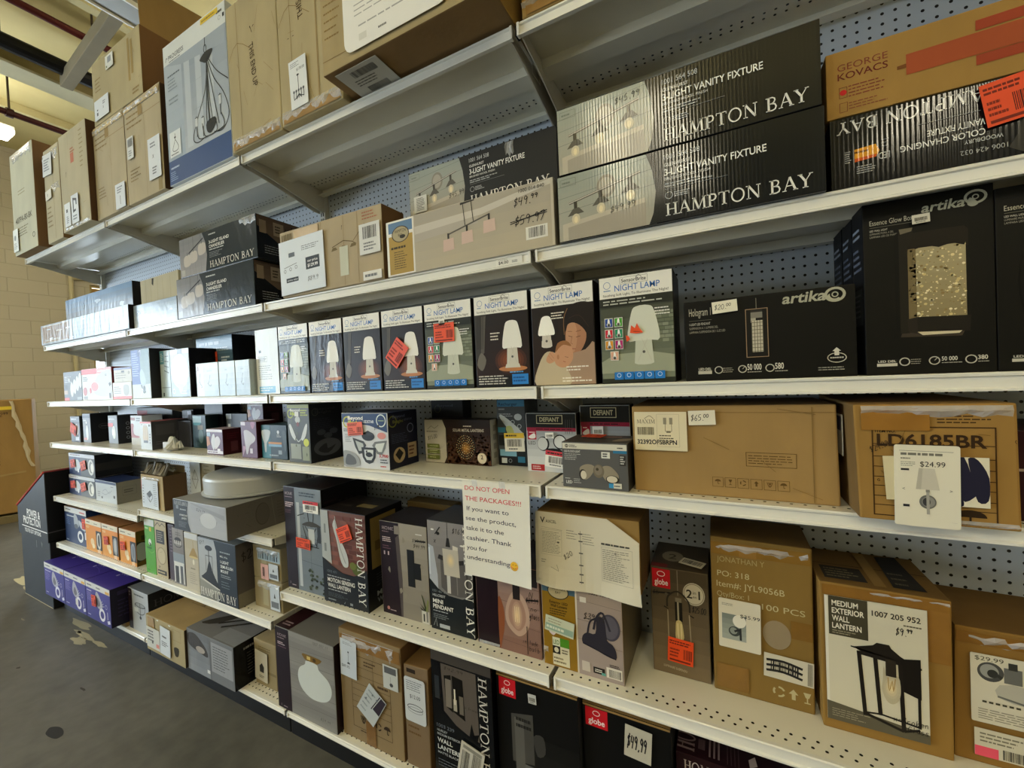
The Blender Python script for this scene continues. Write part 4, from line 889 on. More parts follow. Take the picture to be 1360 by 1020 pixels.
# ================================================================== SECOND SHELF
ZB = 1.819
b = card(-4.231, -3.202, 1.21, ZB, .345, .15, 'shrink_wrapped_box', 'long film-wrapped carton standing behind another at the far left of the second shelf', '98a2ac', {'right': '2d2826'}, 'film')
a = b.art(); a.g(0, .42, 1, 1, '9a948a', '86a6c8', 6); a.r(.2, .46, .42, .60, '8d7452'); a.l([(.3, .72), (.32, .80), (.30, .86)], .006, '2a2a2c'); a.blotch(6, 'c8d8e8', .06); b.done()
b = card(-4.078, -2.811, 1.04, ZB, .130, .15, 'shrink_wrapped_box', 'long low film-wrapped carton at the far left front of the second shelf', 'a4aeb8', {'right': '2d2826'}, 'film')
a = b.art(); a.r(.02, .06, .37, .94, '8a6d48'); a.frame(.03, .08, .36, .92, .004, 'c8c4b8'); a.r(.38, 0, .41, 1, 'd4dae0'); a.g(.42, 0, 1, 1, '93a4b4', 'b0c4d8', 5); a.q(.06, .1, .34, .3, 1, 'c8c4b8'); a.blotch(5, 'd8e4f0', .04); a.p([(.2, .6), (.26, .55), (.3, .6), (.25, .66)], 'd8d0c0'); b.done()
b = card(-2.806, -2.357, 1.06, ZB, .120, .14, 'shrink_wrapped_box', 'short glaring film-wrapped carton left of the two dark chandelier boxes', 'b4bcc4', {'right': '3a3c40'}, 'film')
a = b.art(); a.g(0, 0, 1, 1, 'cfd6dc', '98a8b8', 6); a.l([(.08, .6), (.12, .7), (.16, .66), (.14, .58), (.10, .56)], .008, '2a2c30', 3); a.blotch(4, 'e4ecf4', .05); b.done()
b = kraft(-3.102, -2.66, 1.21, ZB, .323, .16, 'plain creased kraft carton showing above the glaring film-wrapped one, second shelf', 'c2b092', .004)
a = b.art(); [a.l([(u, .35), (u+random.uniform(-.02, .02), 1)], .0016, '9d8660') for u in (.15, .3, .46, .62, .8)]; a.p([(.32, .9), (.36, .86), (.38, 1), (.33, 1)], '3a3024'); b.done()
def island_box(x0, x1, y, z, h, lab):
    b = card(x0, x1, y, z, h, .20, 'chandelier_box', lab, '3c444a', {'right': '1d1e22', 'top': '5c6468'}, 'film')
    a = b.art(); a.g(0, 0, .40, 1, 'a8a6a8', '8f9094', 6)
    for u in (.06, .14, .22, .30): a.l([(u, 0), (u, 1)], .001, '7d7d82')
    a.p([(.36, 0), (.385, .4), (.37, .75), (.33, 1), (.45, 1), (.45, 0)], '3c444a')
    a.l([(.13, .58), (.34, .86)], .006, '47494e'); a.l([(.20, .67), (.20, 1)], .0018, '47494e').l([(.31, .82), (.31, 1)], .0018, '47494e')
    for u, v in ((.11, .26), (.20, .32), (.32, .46)): a.p([(u-.045, v), (u+.045, v+.03), (u+.045, v+.27), (u-.045, v+.25)], 'c9c3bd', 4); a.l([(u, v+.27), (u, v+.36)], .003, '47494e')
    a.r(.02, .02, .07, .18, 'b9b7b6')
    a.q(.42, .86, .56, .92, 1, 'c4c8ca').t('3-LIGHT ISLAND', .42, .66, .075, 'f0f0ec', w=.26, bold=.025).t('CHANDELIER', .42, .55, .075, 'f0f0ec', w=.20, bold=.025).q(.42, .48, .66, .53, 1, 'c4c8ca').q(.42, .30, .60, .45, 4, 'a0a6aa', .3)
    a.ser(HBAY, .42, .06, .16, 'eceae4', w=.55)
    r = b.art('right'); r.g(0, .4, 1, 1, '6a5c50', '5a4c42', 4); r.p([(0, 0), (1, 0), (1, .30), (.5, .42), (0, .75)], '14161b'); r.r(.36, .6, .6, .92, '8f8375').q(.4, .66, .56, .86, 3, '3a342e'); r.pen('x1', .62, .72, .2, '1a1614'); r.q(.15, .12, .6, .34, 4, '8d9196', .3); r.r(.05, .6, .2, .9, '8a7c6c')
    return b
island_box(-2.341, -1.722, 1.055, ZB, .190, 'lower of two dark boxes printed with a three-light island chandelier, second shelf').done()
b = island_box(-2.295, -1.690, 1.055, ZB+.191, .182, 'upper of two dark boxes printed with a three-light island chandelier, second shelf'); crinkle(b, .82, 1, .99, hgt=.03); b.done()
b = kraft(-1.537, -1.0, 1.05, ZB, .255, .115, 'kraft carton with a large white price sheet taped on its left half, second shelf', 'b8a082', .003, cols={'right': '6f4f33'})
a = b.art(); [a.l([(u, 0), (u+.005, 1)], .0016, '957850') for u in (.24, .44, .66, .79)]; a.bar(.02, .82, .14, .97, '6b5a40', 10); tape(b, .16, .80, .42, .99, c='b79c70'); a.q(.84, .84, .98, .97, 3, 'b07058', .4)
a.l([(.55, .58), (.66, .64), (.74, .6), (.78, .55)], .003, '6f5a3c'); [a.p([(u-.03, .52), (u+.03, .53), (u+.015, .57), (u-.015, .57)], '7f6a4a') for u in (.57, .66, .75)]; a.l([(.75, .60), (.86, .80)], .002, '6f5a3c'); a.pen('1', .64, .80, .06)
s = sheet(b.part('price_sheet', 'front', 'paper', 'white price sheet'), .0, .02, .48, .86, 'dfe6ee', 0, .0012, 1); s.q(.52, .74, .95, .84, 3, '7a8088', .4).r(.22, .68, .36, .76, '5f666e'); s.r(.60, .38, .90, .60, '33383e').t('our price', .64, .51, .045, 'f0f0f0', w=.22, bold=.01).t('$129.99', .64, .42, .055, 'f4f4f4', w=.22, bold=.02)
s.l([(.1, .50), (.4, .55)], .002, '6a7078'); [s.ring(u, .44+.02*k, .006, .002, '6a7078', 12) for k, u in enumerate((.12, .25, .38))]; s.r(.14, .22, .42, .30, '33383e').t('online value', .16, .245, .03, 'e8e8e8', w=.24); s.pen('$89.9', .62, .17, .08, '3a3f46', w=.26)
s = sheet(b.part('barcode_label', 'front', 'paper'), .82, .36, 1.0, .78, 'dcdcd8'); s.bar(.18, .5, .85, .9).q(.2, .1, .8, .4, 3, '777a7c')
s = sheet(b.part('small_label', 'front', 'paper'), .84, .0, 1.0, .12, 'e4e2da'); s.q(.1, .2, .9, .8, 1, '777a7c'); a.r(.62, .14, .70, .56, 'd4ccb8'); b.done()
b = card(-.982, -.385, 1.05, ZB, .182, .11, 'pendant_box', 'white and gold box printed with a three-shade island pendant, second shelf', 'cfc8b8', {'right': 'b8b0a0'})
a = b.art(); a.g(.20, 0, .99, 1, 'c4baa4', 'b4ada0', 6); a.p([(.20, .80), (.62, .83), (.99, 1), (.99, .92), (.62, .72), (.20, .66)], 'd0cbc0'); a.p([(.20, .52), (.6, .6), (.6, .72), (.2, .66)], 'bdb6aa')
a.r(0, 0, .195, 1, 'efece4'); a.r(.015, .02, .185, .72, 'b99c52').r(.015, .78, .185, .97, '6f8fb0'); a.e(.10, .74, .062, .15, '4c4436').e(.10, .74, .056, .135, 'b8ac8c').t('HAMPTON', .10, .77, .06, '3c362a', w=.08, al='c').t('BAY', .10, .70, .05, '3c362a', w=.03, al='c').e(.115, .69, .02, .035, '3c362a'); a.q(.03, .46, .17, .54, 1, '4a4028').q(.05, .10, .15, .44, 8, '6b5c34', .35)
k = '3c3a36'; a.l([(.50, .98), (.585, 1.0)], .007, k); a.l([(.515, .98), (.525, .60)], .0025, k).l([(.565, .99), (.575, .63)], .0025, k).l([(.42, .52), (.67, .70)], .0045, '6a665e')
for u, v in ((.42, .38), (.535, .44), (.665, .54)): a.l([(u, v+.16), (u, v+.05)], .007, k); a.p([(u-.035, v-.14), (u+.035, v-.13), (u+.032, v+.07), (u-.032, v+.06)], 'd8c0b4')
a.t('1000 014 840', .83, .90, .055, '44423c', w=.13).pen('$49.^99', .80, .70, .13, w=.15).pen('$59.97', .80, .40, .14, w=.17).l([(.78, .44), (.97, .54)], .0025, '16161c').l([(.78, .47), (.97, .51)], .002, '16161c')
s = a.sub(.86, .14, .97, .34); s.r(0, 0, 1, 1, 'e8e6de'); s.bar(.12, .15, .9, .9); b.done()
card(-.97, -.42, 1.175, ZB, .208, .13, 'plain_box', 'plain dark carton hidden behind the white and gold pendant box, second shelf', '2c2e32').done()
b = vanity_box(-.975, -.412, 1.17, ZB+.209, .182, .14, 'dark vanity box half hidden behind the white and gold pendant box, second shelf', '$45.99', .72, .30, False, .42); crinkle(b, .7, .75, .98, hgt=.05)
s = sheet(b.part('barcode_label', 'front', 'paper'), .04, .18, .14, .50, 'd8d8d0'); s.q(.2, .1, .85, .9, 8, '6a6c68', .5); b.done()
b = vanity_box(-.372, .203, 1.045, ZB, .172, .20, 'lower of two large dark vanity fixture boxes, marked $49.99, standing on the second shelf', '$49.99', .55, .28)
b.done()
b = vanity_box(-.366, .200, 1.045, ZB+.174, .172, .20, 'upper of two large dark vanity fixture boxes, marked $45.99, under the top shelf', '$45.99', .62, .80)
b.done()
b = card(.210, .74, 1.06, ZB+.144, .132, .26, 'flat_fixture_box', 'tan box with a rust-red printed fixture, lying on the upside-down black box', 'ab7f42', {'left': '8a6232'}, 'kraft')
a = b.art().sub(0, 0, .53, 1); a.t('GEORGE', .06, .70, .10, '8f4a34', w=.28).t('KOVACS', .06, .56, .10, '7c3a2a', w=.28, bold=.02)
a.q(.12, .26, .34, .46, 4, '8f4a34', .35).frame(.068, .28, .112, .44, .0008, '7c3a2a').ci(.09, .36, .0055, 'd22f2c').frame(.068, .06, .112, .20, .0008, '7c3a2a').q(.12, .07, .34, .20, 3, '8f4a34', .3)
c = 'b0522f'; a = b.art(); a.p([(.23, .36), (1, .40), (1, .72), (.23, .66)], c).p([(.205, .47), (.23, .47), (.23, .53), (.205, .52)], '7c4a24'); a.p([(.41, .22), (1, .26), (1, .40), (.41, .36)], 'a8452a').p([(.41, .70), (1, .74), (1, .90), (.41, .84)], 'a8452a'); b.done()
b = card(.214, .74, 1.06, ZB, .142, .28, 'vanity_fixture_box', 'black upside-down vanity fixture box with an orange sticker at the right edge', '1c1d20', {'left': '141416'}, 'corrugated')
f_ = b.art(); f_.p([(.52, 0), (.50, .25), (.51, .5), (.55, .8), (.62, 1), (1, 1), (1, 0)], '4a4844', 2); a = f_.sub(0, 0, .53, 1); a.ser(HBAY, .89, .95, .17, 'efece6', w=.86, rot=180); a.p([(.13, .34), (.25, .36), (.27, .44), (.25, .54), (.13, .52)], 'e8a63c'); a.p([(.13, .34), (.25, .36), (.255, .40), (.13, .39)], 'd8642c').q(.13, .45, .24, .5, 1, '7a4a18')
a.q(.075, .34, .115, .52, 6, 'b8b8b4', .4).q(.28, .46, .325, .60, 3, '77787a', .3).t('LED', .325, .40, .09, 'd8d8d4', w=.06, rot=180).q(.14, .16, .25, .28, 4, 'b8b8b4', .4).l([(.345, .1), (.345, .62)], .001, '8a8a88')
a.t('COLOR CHANGING', .80, .42, .08, 'f2f0ea', w=.42, rot=180, bold=.02).t('VANITY FIXTURE', .80, .55, .08, 'f2f0ea', w=.28, rot=180, bold=.02).t('WOODBURY', .88, .31, .05, 'd0d0cc', w=.18, rot=180, bold=.01).t('1006 424 032', .90, .18, .06, 'b8b8b4', w=.22, rot=180).l([(.48, .66), (.78, .66)], .001, '8a8a88')
orange_tag(b, .415, .42, .53, .98, 8); b.done()

# ================================================================== EYE-LEVEL SHELF
ZC = 1.439
b = card(-3.888, -3.60, 1.08, ZC, .19, .12, 'bulb_box', 'grey carton of candle bulbs at the far left of the eye-level shelf', '62666a')
a = b.art(); a.r(0, .0, .28, .10, 'e05040'); [a.e(.45+.16*k, .38+.10*k, .09, .26, 'd8dcda', 20) for k in range(4)]; a.q(.06, .62, .45, .86, 4, 'c8ccce').r(.72, .02, .98, .12, '9a9ea0').r(0, .22, .22, .36, 'c0a890').r(.0, .40, .2, .56, '4a4e52').ci(.32, .72, .012, 'f0f0f0'); b.done()
b = card(-3.598, -3.175, 1.08, ZC, .195, .14, 'bulb_box', 'white carton with red top band at the far left of the eye-level shelf', 'dfe0e0', {'right': '7a2230', 'top': 'b23a34'})
a = b.art(); a.r(0, .83, .52, 1, 'e0483a').r(.52, .83, 1, 1, 'e8a8a8'); a.p([(.4, .25), (.55, .75), (.98, .92), (.98, .2), (.7, .1)], 'd2d6da', 3); a.e(.44, .42, .12, .14, 'e08a88').e(.29, .30, .035, .09, 'd85858').e(.10, .28, .07, .14, 'c87070').r(.04, .02, .18, .12, '9a9ca0').q(.05, .60, .22, .76, 3, '8a8c90'); a.t('162', .80, .74, .06, '44464a'); a.r(.90, .04, .95, .2, '44484c'); a.p([(.92, .4), (.98, .46), (.96, .54), (.90, .5)], '70747a'); a.q(.56, .86, .96, .95, 1, 'f4e4e4'); b.done()
b = card(-3.170, -2.936, 1.08, ZC, .098, .12, 'bulb_box', 'low white box with red bottom band, lower of two stacked, eye-level shelf', 'e2e2e0')
a = b.art(); a.r(0, 0, 1, .16, 'e05a50').q(.08, .30, .5, .8, 4, '9a9ca0', .35).p([(.62, .25), (.82, .25), (.86, .8), (.6, .8)], 'b8bab8', 3); b.done()
b = card(-3.160, -2.94, 1.085, ZC+.0985, .085, .11, 'bulb_box', 'cream box with blue top band, upper of two stacked, eye-level shelf', 'cfc8b8', {'top': '6a6ea0'})
a = b.art(); a.r(0, .86, 1, 1, '6a70a8').q(.1, .2, .9, .7, 3, 'a09a88', .3).r(.44, .66, .6, .78, '4a4c54').l([(.5, .0), (.5, .18)], .002, '5a5448').e(.86, .62, .06, .12, 'a09a88'); b.done()
b = card(-2.924, -2.715, 1.08, ZC, .27, .12, 'faucet_light_box', 'tall blue and white box on the eye-level shelf, at the first shelf joint', 'c9d6dc', {'right': '26262c'})
a = b.art(); a.r(0, .29, .55, 1, '3f62b4').g(.5, .29, 1, 1, 'a0b4b8', '7e9aa0', 6).r(0, 0, 1, .29, 'd4dade').q(.06, .45, .42, .95, 11, 'aabce6', .4).r(.38, .86, .56, 1, '2c4a94').l([(.52, .86), (.54, .98), (.46, .95)], .004, 'e8ecf0', 3)
a.p([(.5, .29), (.45, .5), (.55, .6), (.7, .5), (.75, .3)], 'b8ccd4', 3).l([(.5, .28), (.62, .12), (.72, .14)], .01, '4a5a5c', 3).e(.66, .2, .06, .06, '4a5a5c').l([(.44, .05), (.58, .16), (.5, .2)], .006, 'f4f6f6', 3); b.done()
b = card(-2.703, -2.599, 1.12, ZC, .252, .12, 'fan_box', 'narrow pale teal box left of the oval-panel light on the eye-level shelf', 'c4d2d4', None, 'film')
a = b.art(); a.r(0, .72, .42, 1, '6fa8b4').q(.08, .76, .36, .96, 5, 'd8e8ea'); [a.l([(.40+.05*k, .58+.1*k), (.9, .52+.12*k)], .006, '8a9496') for k in range(4)]; a.r(.1, .2, 1, .22, '9aa6a8').r(.2, .02, .34, .10, '5a6466'); b.done()
b = card(-2.597, -2.407, 1.12, ZC, .252, .13, 'ceiling_light_box', 'white box with a big oval light panel on the eye-level shelf', 'c8d0d6', {'right': '161212'}, 'film')
a = b.art(); a.g(0, 0, 1, .9, '8898a4', 'b4c0c8', 6).e(.50, .54, .46, .36, 'cdd6dc', 36).p([(.3, .28), (.5, .05), (.72, .26)], 'b4c2cc').r(.40, .90, .64, 1, '6a7478').ring(.14, .12, .012, .002, 'e8ecee', 14).q(.55, .05, .95, .14, 2, 'e4e8ea', .4); b.done()
b = card(-2.605, -2.259, 1.25, ZC, .318, .12, 'fixture_box', 'dark blue-grey box with an orange sticker, standing behind the three small white boxes', '5d7486', {'right': '1c1c1e'}, 'film')
a = b.art(); a.g(0, .5, 1, 1, '4c6678', '8fb0c4', 5); a.q(.1, .84, .9, .94, 1, 'd4e2ea').r(.24, .72, .42, .86, '8fa4b0').q(.5, .74, .95, .82, 2, 'c4d4dc'); a.q(.70, .56, .92, .66, 2, 'dce6ea'); a.ring(.28, .58, .016, .003, '8fa4b0', 16)
orange_tag(b, .40, .52, .62, .74); b.done()
for i, (x0, x1) in enumerate(((-2.253, -2.064), (-2.060, -1.934), (-1.930, -1.824))):
    b = card(x0, x1, 1.075, ZC, .160-.001*i, .15, 'small_fixture_box', 'small shiny white box, %s of three in front of the dark blue-grey box' % ('leftmost', 'middle', 'rightmost')[i], 'c4d0d8', {'left': 'd4c6b0'}, 'film')
    a = b.art(); a.g(0, 0, 1, 1, 'a4b4c0', 'd8e2e8', 6); u = .62 if i == 0 else .5
    if i == 0: a.r(0, 0, .34, 1, 'd4dade').l([(.18, .7), (.14, .45), (.24, .3), (.2, .26)], .003, '5a666e', 3).r(.04, .78, .12, .92, 'a08078')
    a.l([(u+.02, .64), (u-.05, .42), (u-.10, .38), (u+.02, .30), (u+.06, .36)], .0035, '6a767e', 3).q(u-.12, .72, u+.1, .8, 1, 'b4c0c8'); b.done()
spec = [('plain', -1.815, 'film', 'pale glaring box back at the left end of the row of night lamp boxes'), ('green', -1.655, 'film', 'greenish night lamp box washed out by glare, second from the left end of the row'), ('amber', -1.460, 'film', 'dark night lamp box with glare on its left edge, third from row left'),
        ('amber', -1.267, 'card', 'dark night lamp box without stickers, fourth from the left of the row'), ('amber', -1.073, 'card', 'dark night lamp box with a tilted orange sticker beside the lamp'), ('green', -.880, 'card', 'greenish night lamp box with an orange sticker over the lamp shade'),
        ('amber', -.684, 'card', 'dark night lamp box without stickers, left of the mother-and-baby one'), ('mother', -.488, 'card', 'night lamp box printed with a woman holding a sleeping baby'), ('green', -.286, 'card', 'greenish night lamp box ending the row at right, torn orange sticker on lamp')]
for k, (kind, x0, m, lab) in enumerate(spec):
    b = night_lamp(x0 if k else -1.815, kind, lab, m)
    if k == 0: b.mb = b.mb
    if k == 4: orange_tag(b, .20, .30, .56, .62, -40, c='f0604a'); 
    if k == 5: orange_tag(b, .22, .54, .66, .76, 0, c='f05a34'); white_tag(b, .34, .74, .46, .81, None, 4, name='small_label')
    if k == 8:
        a = b.part('torn_sticker', 'front', 'paper', 'torn orange sticker'); 
        for pts in ([(.42, .46), (.44, .53), (.49, .50), (.52, .545), (.55, .50), (.60, .455), (.50, .45)], [(.37, .38), (.36, .44), (.40, .43), (.42, .40)]): a.p(pts, 'ee5526')
        a.l([(.47, .47), (.56, .465)], .0015, '7a2412')
    if k == 0: pass
    b.done()
b = card(-.077, .257, 1.10, ZC, .194, .15, 'pendant_box', 'wide black pendant box with a $20 tag, beside the night lamp boxes', '141310', {'right': '0d0d0b'}, 'black_card')
a = b.art(); a.t('Hologram 1', .03, .82, .095, 'bdb9ab', w=.145).l([(.03, .76), (.18, .76)], .0006, '8d8a7e').t('1-LIGHT LED PENDANT', .03, .70, .03, 'cfcbbd', w=.14, bold=.01).t('SUSPENSION A 1 LUMIERE DEL', .03, .65, .028, 'a9a598', w=.19).t('LAMPARA SUSPENDIDA DE 1 LUZ LED', .03, .60, .028, 'a9a598', w=.235)
a.frame(.395, .26, .525, .84, .0015, 'a88f74').r(.40, .265, .52, .835, '24221e'); a.l([(.46, .84), (.46, .97)], .001, '9a9688'); a.r(.425, .73, .495, .82, '8f8b80').r(.425, .80, .495, .83, '3a3833').p([(.425, .73), (.425, .68), (.455, .64), (.455, .73)], 'b8b2a2'); a.r(.43, .32, .495, .70, 'cfc8b4')
for i in range(5): a.l([(.43+i*.0165, .32), (.43+i*.0165, .70)], .0012, '6f6a5c')
for i in range(9): a.l([(.43, .33+i*.043), (.495, .33+i*.043)], .0012, '6f6a5c')
a.t('artika', .61, .865, .115, 'b9b7a4', w=.24, bold=.04, sh=.18); a.ring(.90, .915, .0135, .005, 'b9b7a4', 20, .016); a.p([(.855, .865), (.90, .845), (.93, .86), (.875, .93)], 'b9b7a4', 3); a.ci(.90, .915, .009, '141310'); a.ring(.90, .915, .005, .0022, 'b9b7a4', 12)
a.r(.08, .075, .17, .115, 'c9c5b8').t('LED DEL', .084, .12, .035, 'd9d5c8', w=.082, bold=.02).r(.08, .12, .17, .155, '3c3a34').t('LED DEL', .084, .124, .028, 'e4e0d4', w=.082, bold=.02); a.ring(.215, .12, .008, .002, 'c9c5b8', 16); a.q(.24, .08, .33, .15, 3, 'b5b1a4', .3); a.ring(.365, .12, .008, .002, 'c9c5b8', 16).l([(.365, .12), (.38, .15)], .001, 'c9c5b8').t('50 000', .395, .105, .07, 'e4e0d4', w=.085, bold=.02).q(.395, .07, .48, .09, 1, 'b5b1a4'); a.ring(.53, .12, .008, .002, 'c9c5b8', 16).t('580', .56, .105, .07, 'e4e0d4', w=.05, bold=.02).q(.56, .07, .64, .09, 1, 'b5b1a4')
a.ring(.90, .205, .010, .0016, 'c9c5b8', 18, .016).p([(.888, .23), (.888, .28), (.878, .28), (.90, .32), (.922, .28), (.912, .28), (.912, .23)], 'd9d5c8').q(.865, .19, .935, .22, 1, 'c9c5b8').q(.80, .06, .94, .11, 2, 'b5b1a4', .35)
white_tag(b, .185, .83, .345, .975, '$20.^00', 3, c='efe9d4'); b.done()
def glow_box(x0, x1, y, h, d, lab, front=True):
    b = card(x0, x1, y, ZC, h, d, 'wall_light_box', lab, '151410', {'left': '121216'}, 'black_card')
    s = b.art('left'); s.q(.1, .62, .9, .78, 4, '6c7280', .4); s.r(.10, .30, .9, .52, '4a4f57').q(.2, .34, .8, .5, 5, '7b8089', .4); s.q(.1, .82, .9, .9, 2, '9aa0aa', .4); s.l([(.05, .02), (.05, .4)], .002, '8a8f98')
    if not front: return b
    a = b.art(); k = 'c4c0ae'
    a.t('Essence Glow Box', .05, .875, .028, k, w=.36).l([(.05, .862), (.42, .862)], .0006, '8d8a7c').t('LED WALL LIGHT', .05, .838, .011, 'cfcbbd', w=.15, bold=.01).t('LUMINAIRE MURAL A DEL', .05, .820, .011, 'a9a598', w=.20).t('LAMPARA LED DE PARED', .05, .802, .011, 'a9a598', w=.23)
    a.t('artika', .47, .905, .05, 'b3b19d', w=.33, bold=.04, sh=.2); a.ring(.88, .945, .0115, .004, 'b3b19d', 20, .014); a.p([(.82, .91), (.86, .895), (.90, .91), (.84, .945)], 'b3b19d', 3); a.ring(.88, .945, .004, .0018, 'b3b19d', 12)
    a.glow(.58, .48, .44, .40, '221e18', '151410', 6)
    a.p([(.25, .80), (.30, .82), (.30, .24), (.25, .26)], '0f0f0d').p([(.285, .21), (.76, .20), (.78, .225), (.30, .24)], '4a4136')
    a.p([(.285, .83), (.40, .83), (.40, .68), (.36, .23), (.285, .23)], '2b2720').p([(.29, .83), (.40, .83), (.39, .81), (.30, .80)], '7d7562').p([(.40, .80), (.79, .80), (.82, .78), (.82, .69), (.36, .70)], '2a241d')
    a.g(.355, .31, .80, .71, '9a8c68', 'b8ac88', 8); a.r(.355, .31, .42, .71, '857654')
    for i in range(260):
        u, v = .36+.435*random.random(), .312+.39*random.random(); q = random.random(); rr = .0008+.0022*random.random()**2
        a.mb.poly([a.xy(u*a.W+rr*math.cos(t*1.05)*1.1, v*a.H+rr*math.sin(t*1.05)) for t in range(6)], H(('f4e8c4', 'd8c690', 'efe0b0', '9a8558')[i % 4]), a.m)
    a.up(); a.p([(.355, .70), (.37, .725), (.42, .705), (.5, .72), (.6, .70), (.70, .715), (.79, .695), (.80, .71), (.8, .74), (.36, .74)], '2a241d')
    a.p([(.34, .31), (.42, .32), (.42, .225), (.35, .235)], '332d26').p([(.42, .32), (.83, .31), (.82, .225), (.42, .235)], '2a251f').p([(.42, .235), (.76, .228), (.74, .215), (.46, .215)], 'd8ccae')
    a.r(.08, .045, .25, .062, 'd4d0c2').r(.08, .064, .25, .084, '2c2b26').t('LED DEL', .09, .068, .012, 'e4e0d4', w=.15, bold=.02); a.ring(.31, .068, .0075, .002, 'c9c5b8', 16); a.q(.36, .05, .47, .085, 3, 'b5b1a4', .3); a.ring(.545, .068, .0075, .0018, 'c9c5b8', 16); a.l([(.545, .068), (.565, .082)], .001, 'c9c5b8')
    a.t('50 000', .60, .066, .022, 'e4e0d4', w=.12, bold=.02).q(.60, .05, .76, .058, 1, 'b5b1a4'); a.ring(.82, .068, .0075, .0018, 'c9c5b8', 16).t('380', .87, .066, .022, 'e4e0d4', w=.07, bold=.02).q(.87, .05, .98, .058, 1, 'b5b1a4')
    return b
b = glow_box(.271, .463, 1.10, .353, .075, 'tall black box printed with a glowing bubbled-glass wall light, eye-level shelf'); white_tag(b, .39, .845, .53, .895, None, 2, c='d8d3c2'); b.done()
glow_box(.464, .66, 1.10, .340, .10, 'tall black wall light box cut by the right frame edge, eye-level shelf').done()
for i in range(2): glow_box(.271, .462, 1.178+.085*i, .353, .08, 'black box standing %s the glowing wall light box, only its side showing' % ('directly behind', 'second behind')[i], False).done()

# ================================================================== SHELF BELOW EYE LEVEL
ZD = 1.159
b = card(-3.962, -3.812, 1.12, ZD, .174, .10, 'bulb_box', 'small dark bulb box with a slanted orange sticker, leftmost below the eye-level shelf', '3c3f46')
a = b.art(); a.r(0, .8, 1, 1, '6a6e76').q(.1, .84, .9, .96, 1, 'c4c8cc').r(.5, .06, .9, .2, 'c4c8d0').p([(.5, .3), (.8, .3), (.9, .6), (.6, .7)], 'd4d0d0', 3); orange_tag(b, .08, .30, .72, .70, -20); b.done()
b = card(-3.795, -3.675, 1.13, ZD, .191, .14, 'bulb_box', 'grey fronted bulb box with black side, second from the left below eye level', '8d9098', {'right': '1c1c1f'})
a = b.art(); a.r(0, .86, 1, .96, '4a4e66').e(.55, .34, .16, .26, 'd8dcd8', 20).ci(.5, .7, .008, 'e4e4e4').r(.1, .08, .5, .16, 'd88a80').q(.1, .72, .6, .82, 1, 'c8ccd0'); r = b.art('right'); r.ring(.5, .55, .016, .003, '55565a', 20, .03).q(.35, .52, .65, .58, 1, '6a6b70'); b.done()
b = card(-3.473, -3.345, 1.15, ZD, .178, .10, 'bulb_box', 'bulb box with red band and black side showing four round icons', '8a8e94', {'right': '26262a'})
a = b.art(); a.r(0, .60, .55, .74, 'd84838').e(.6, .4, .2, .24, 'd8dcd8', 16).r(.4, .3, .66, .5, 'f0f0f0').q(.1, .82, .9, .94, 1, 'd0d4d8'); r = b.art('right'); [r.ring(.5, .2+.17*k, .008, .003, '9a9ca2', 14) for k in range(4)]; b.done()
b = card(-3.194, -3.05, 1.16, ZD, .178, .10, 'bulb_box', 'white bulb box with a red-brown curve, behind the red-topped filament box', 'd0d2d2', {'top': '7a2a28'})
a = b.art(); a.p([(0, .25), (0, .7), (.25, .7), (.2, .5), (.3, .35), (.7, .3), (.7, .25)], 'a84a34', 3).r(0, 0, 1, .24, 'b8b09a').r(.0, .84, .4, .94, '9a5a48').q(.5, .8, .9, .95, 2, '7a7c80'); b.done()
b = card(-2.867, -2.742, 1.08, ZD, .154, .175, 'bulb_box', 'white filament bulb box with red top and long grey side at the first joint', 'd4d8da', {'top': 'a84038', 'right': '55555a'})
a = b.art(); a.r(0, .95, 1, 1, 'e0584a')
for u in (.38, .58): a.p([(u-.13, .34), (u+.13, .34), (u+.13, .75), (u, .88), (u-.13, .75)], 'cbb89a', 3); a.l([(u, .36), (u, .8)], .0012, 'f0dcae').r(u-.1, .24, u+.1, .33, '5a5c60')
a.q(.1, .88, .3, .93, 1, '888'+'888').r(.8, .84, .92, .92, '4a4c50').q(.82, .2, .96, .6, 4, '9a9ca0'); r = b.art('right'); r.r(.1, .5, .6, .9, '616166').r(.65, .3, .95, .6, '616166').q(.1, .15, .5, .3, 2, '7a7a80', .3); b.done()
b = card(-2.735, -2.60, 1.20, ZD, .145, .15, 'bulb_box', 'dark grey bulb box continuing behind the filament bulb box', '4a4a4f'); b.art().l([(.04, 0), (.04, 1)], .003, '2a2a2d'); b.done()
b = card(-2.875, -2.75, 1.285, ZD, .20, .08, 'bulb_box', 'small dark box with a white sticker, behind the red-topped filament box', '2c2c30')
a = b.art(); a.q(.06, .70, .5, .84, 1, '8d9096'); white_tag(b, .60, .66, .95, .98, None, 4, c='d0d4e4'); b.done()
b = card(-3.45, -3.0, 1.29, ZD, .215, .09, 'bulb_box', 'dark box with a red stripe lying behind the left bulb boxes below eye level', '3a3a3e', {'top': '2a2a2c'})
b.art().r(0, .75, .3, .92, 'b02a38'); b.done()
sc = MB(); 
for k in range(7): sc.tube([(-.05+.012*k, .02*math.sin(k), .012), (-.035+.012*k, .02+.012*math.cos(k*2), .04+.012*(k % 3)), (-.02+.012*k, .03*math.cos(k), .012)], .012, H('dfe0dc'), 'paper', 6)
sc.box(-.05, .03, -.01, .03, 0, .045, H('d8dadc'), 'paper', .006, None, .006)
tag(sc.build('crumpled_packet', None, (-2.60, 1.10, ZD)), 'small crumpled white packet lying on the shelf below eye level', 'packet')
b = card(-2.583, -2.452, 1.20, ZD, .178, .065, 'bulb_box', 'dark teal bulb box with a pale cap, between the filament box and the purple box', '1f4a50', {'right': '1a3034', 'top': 'c4d4d4'})
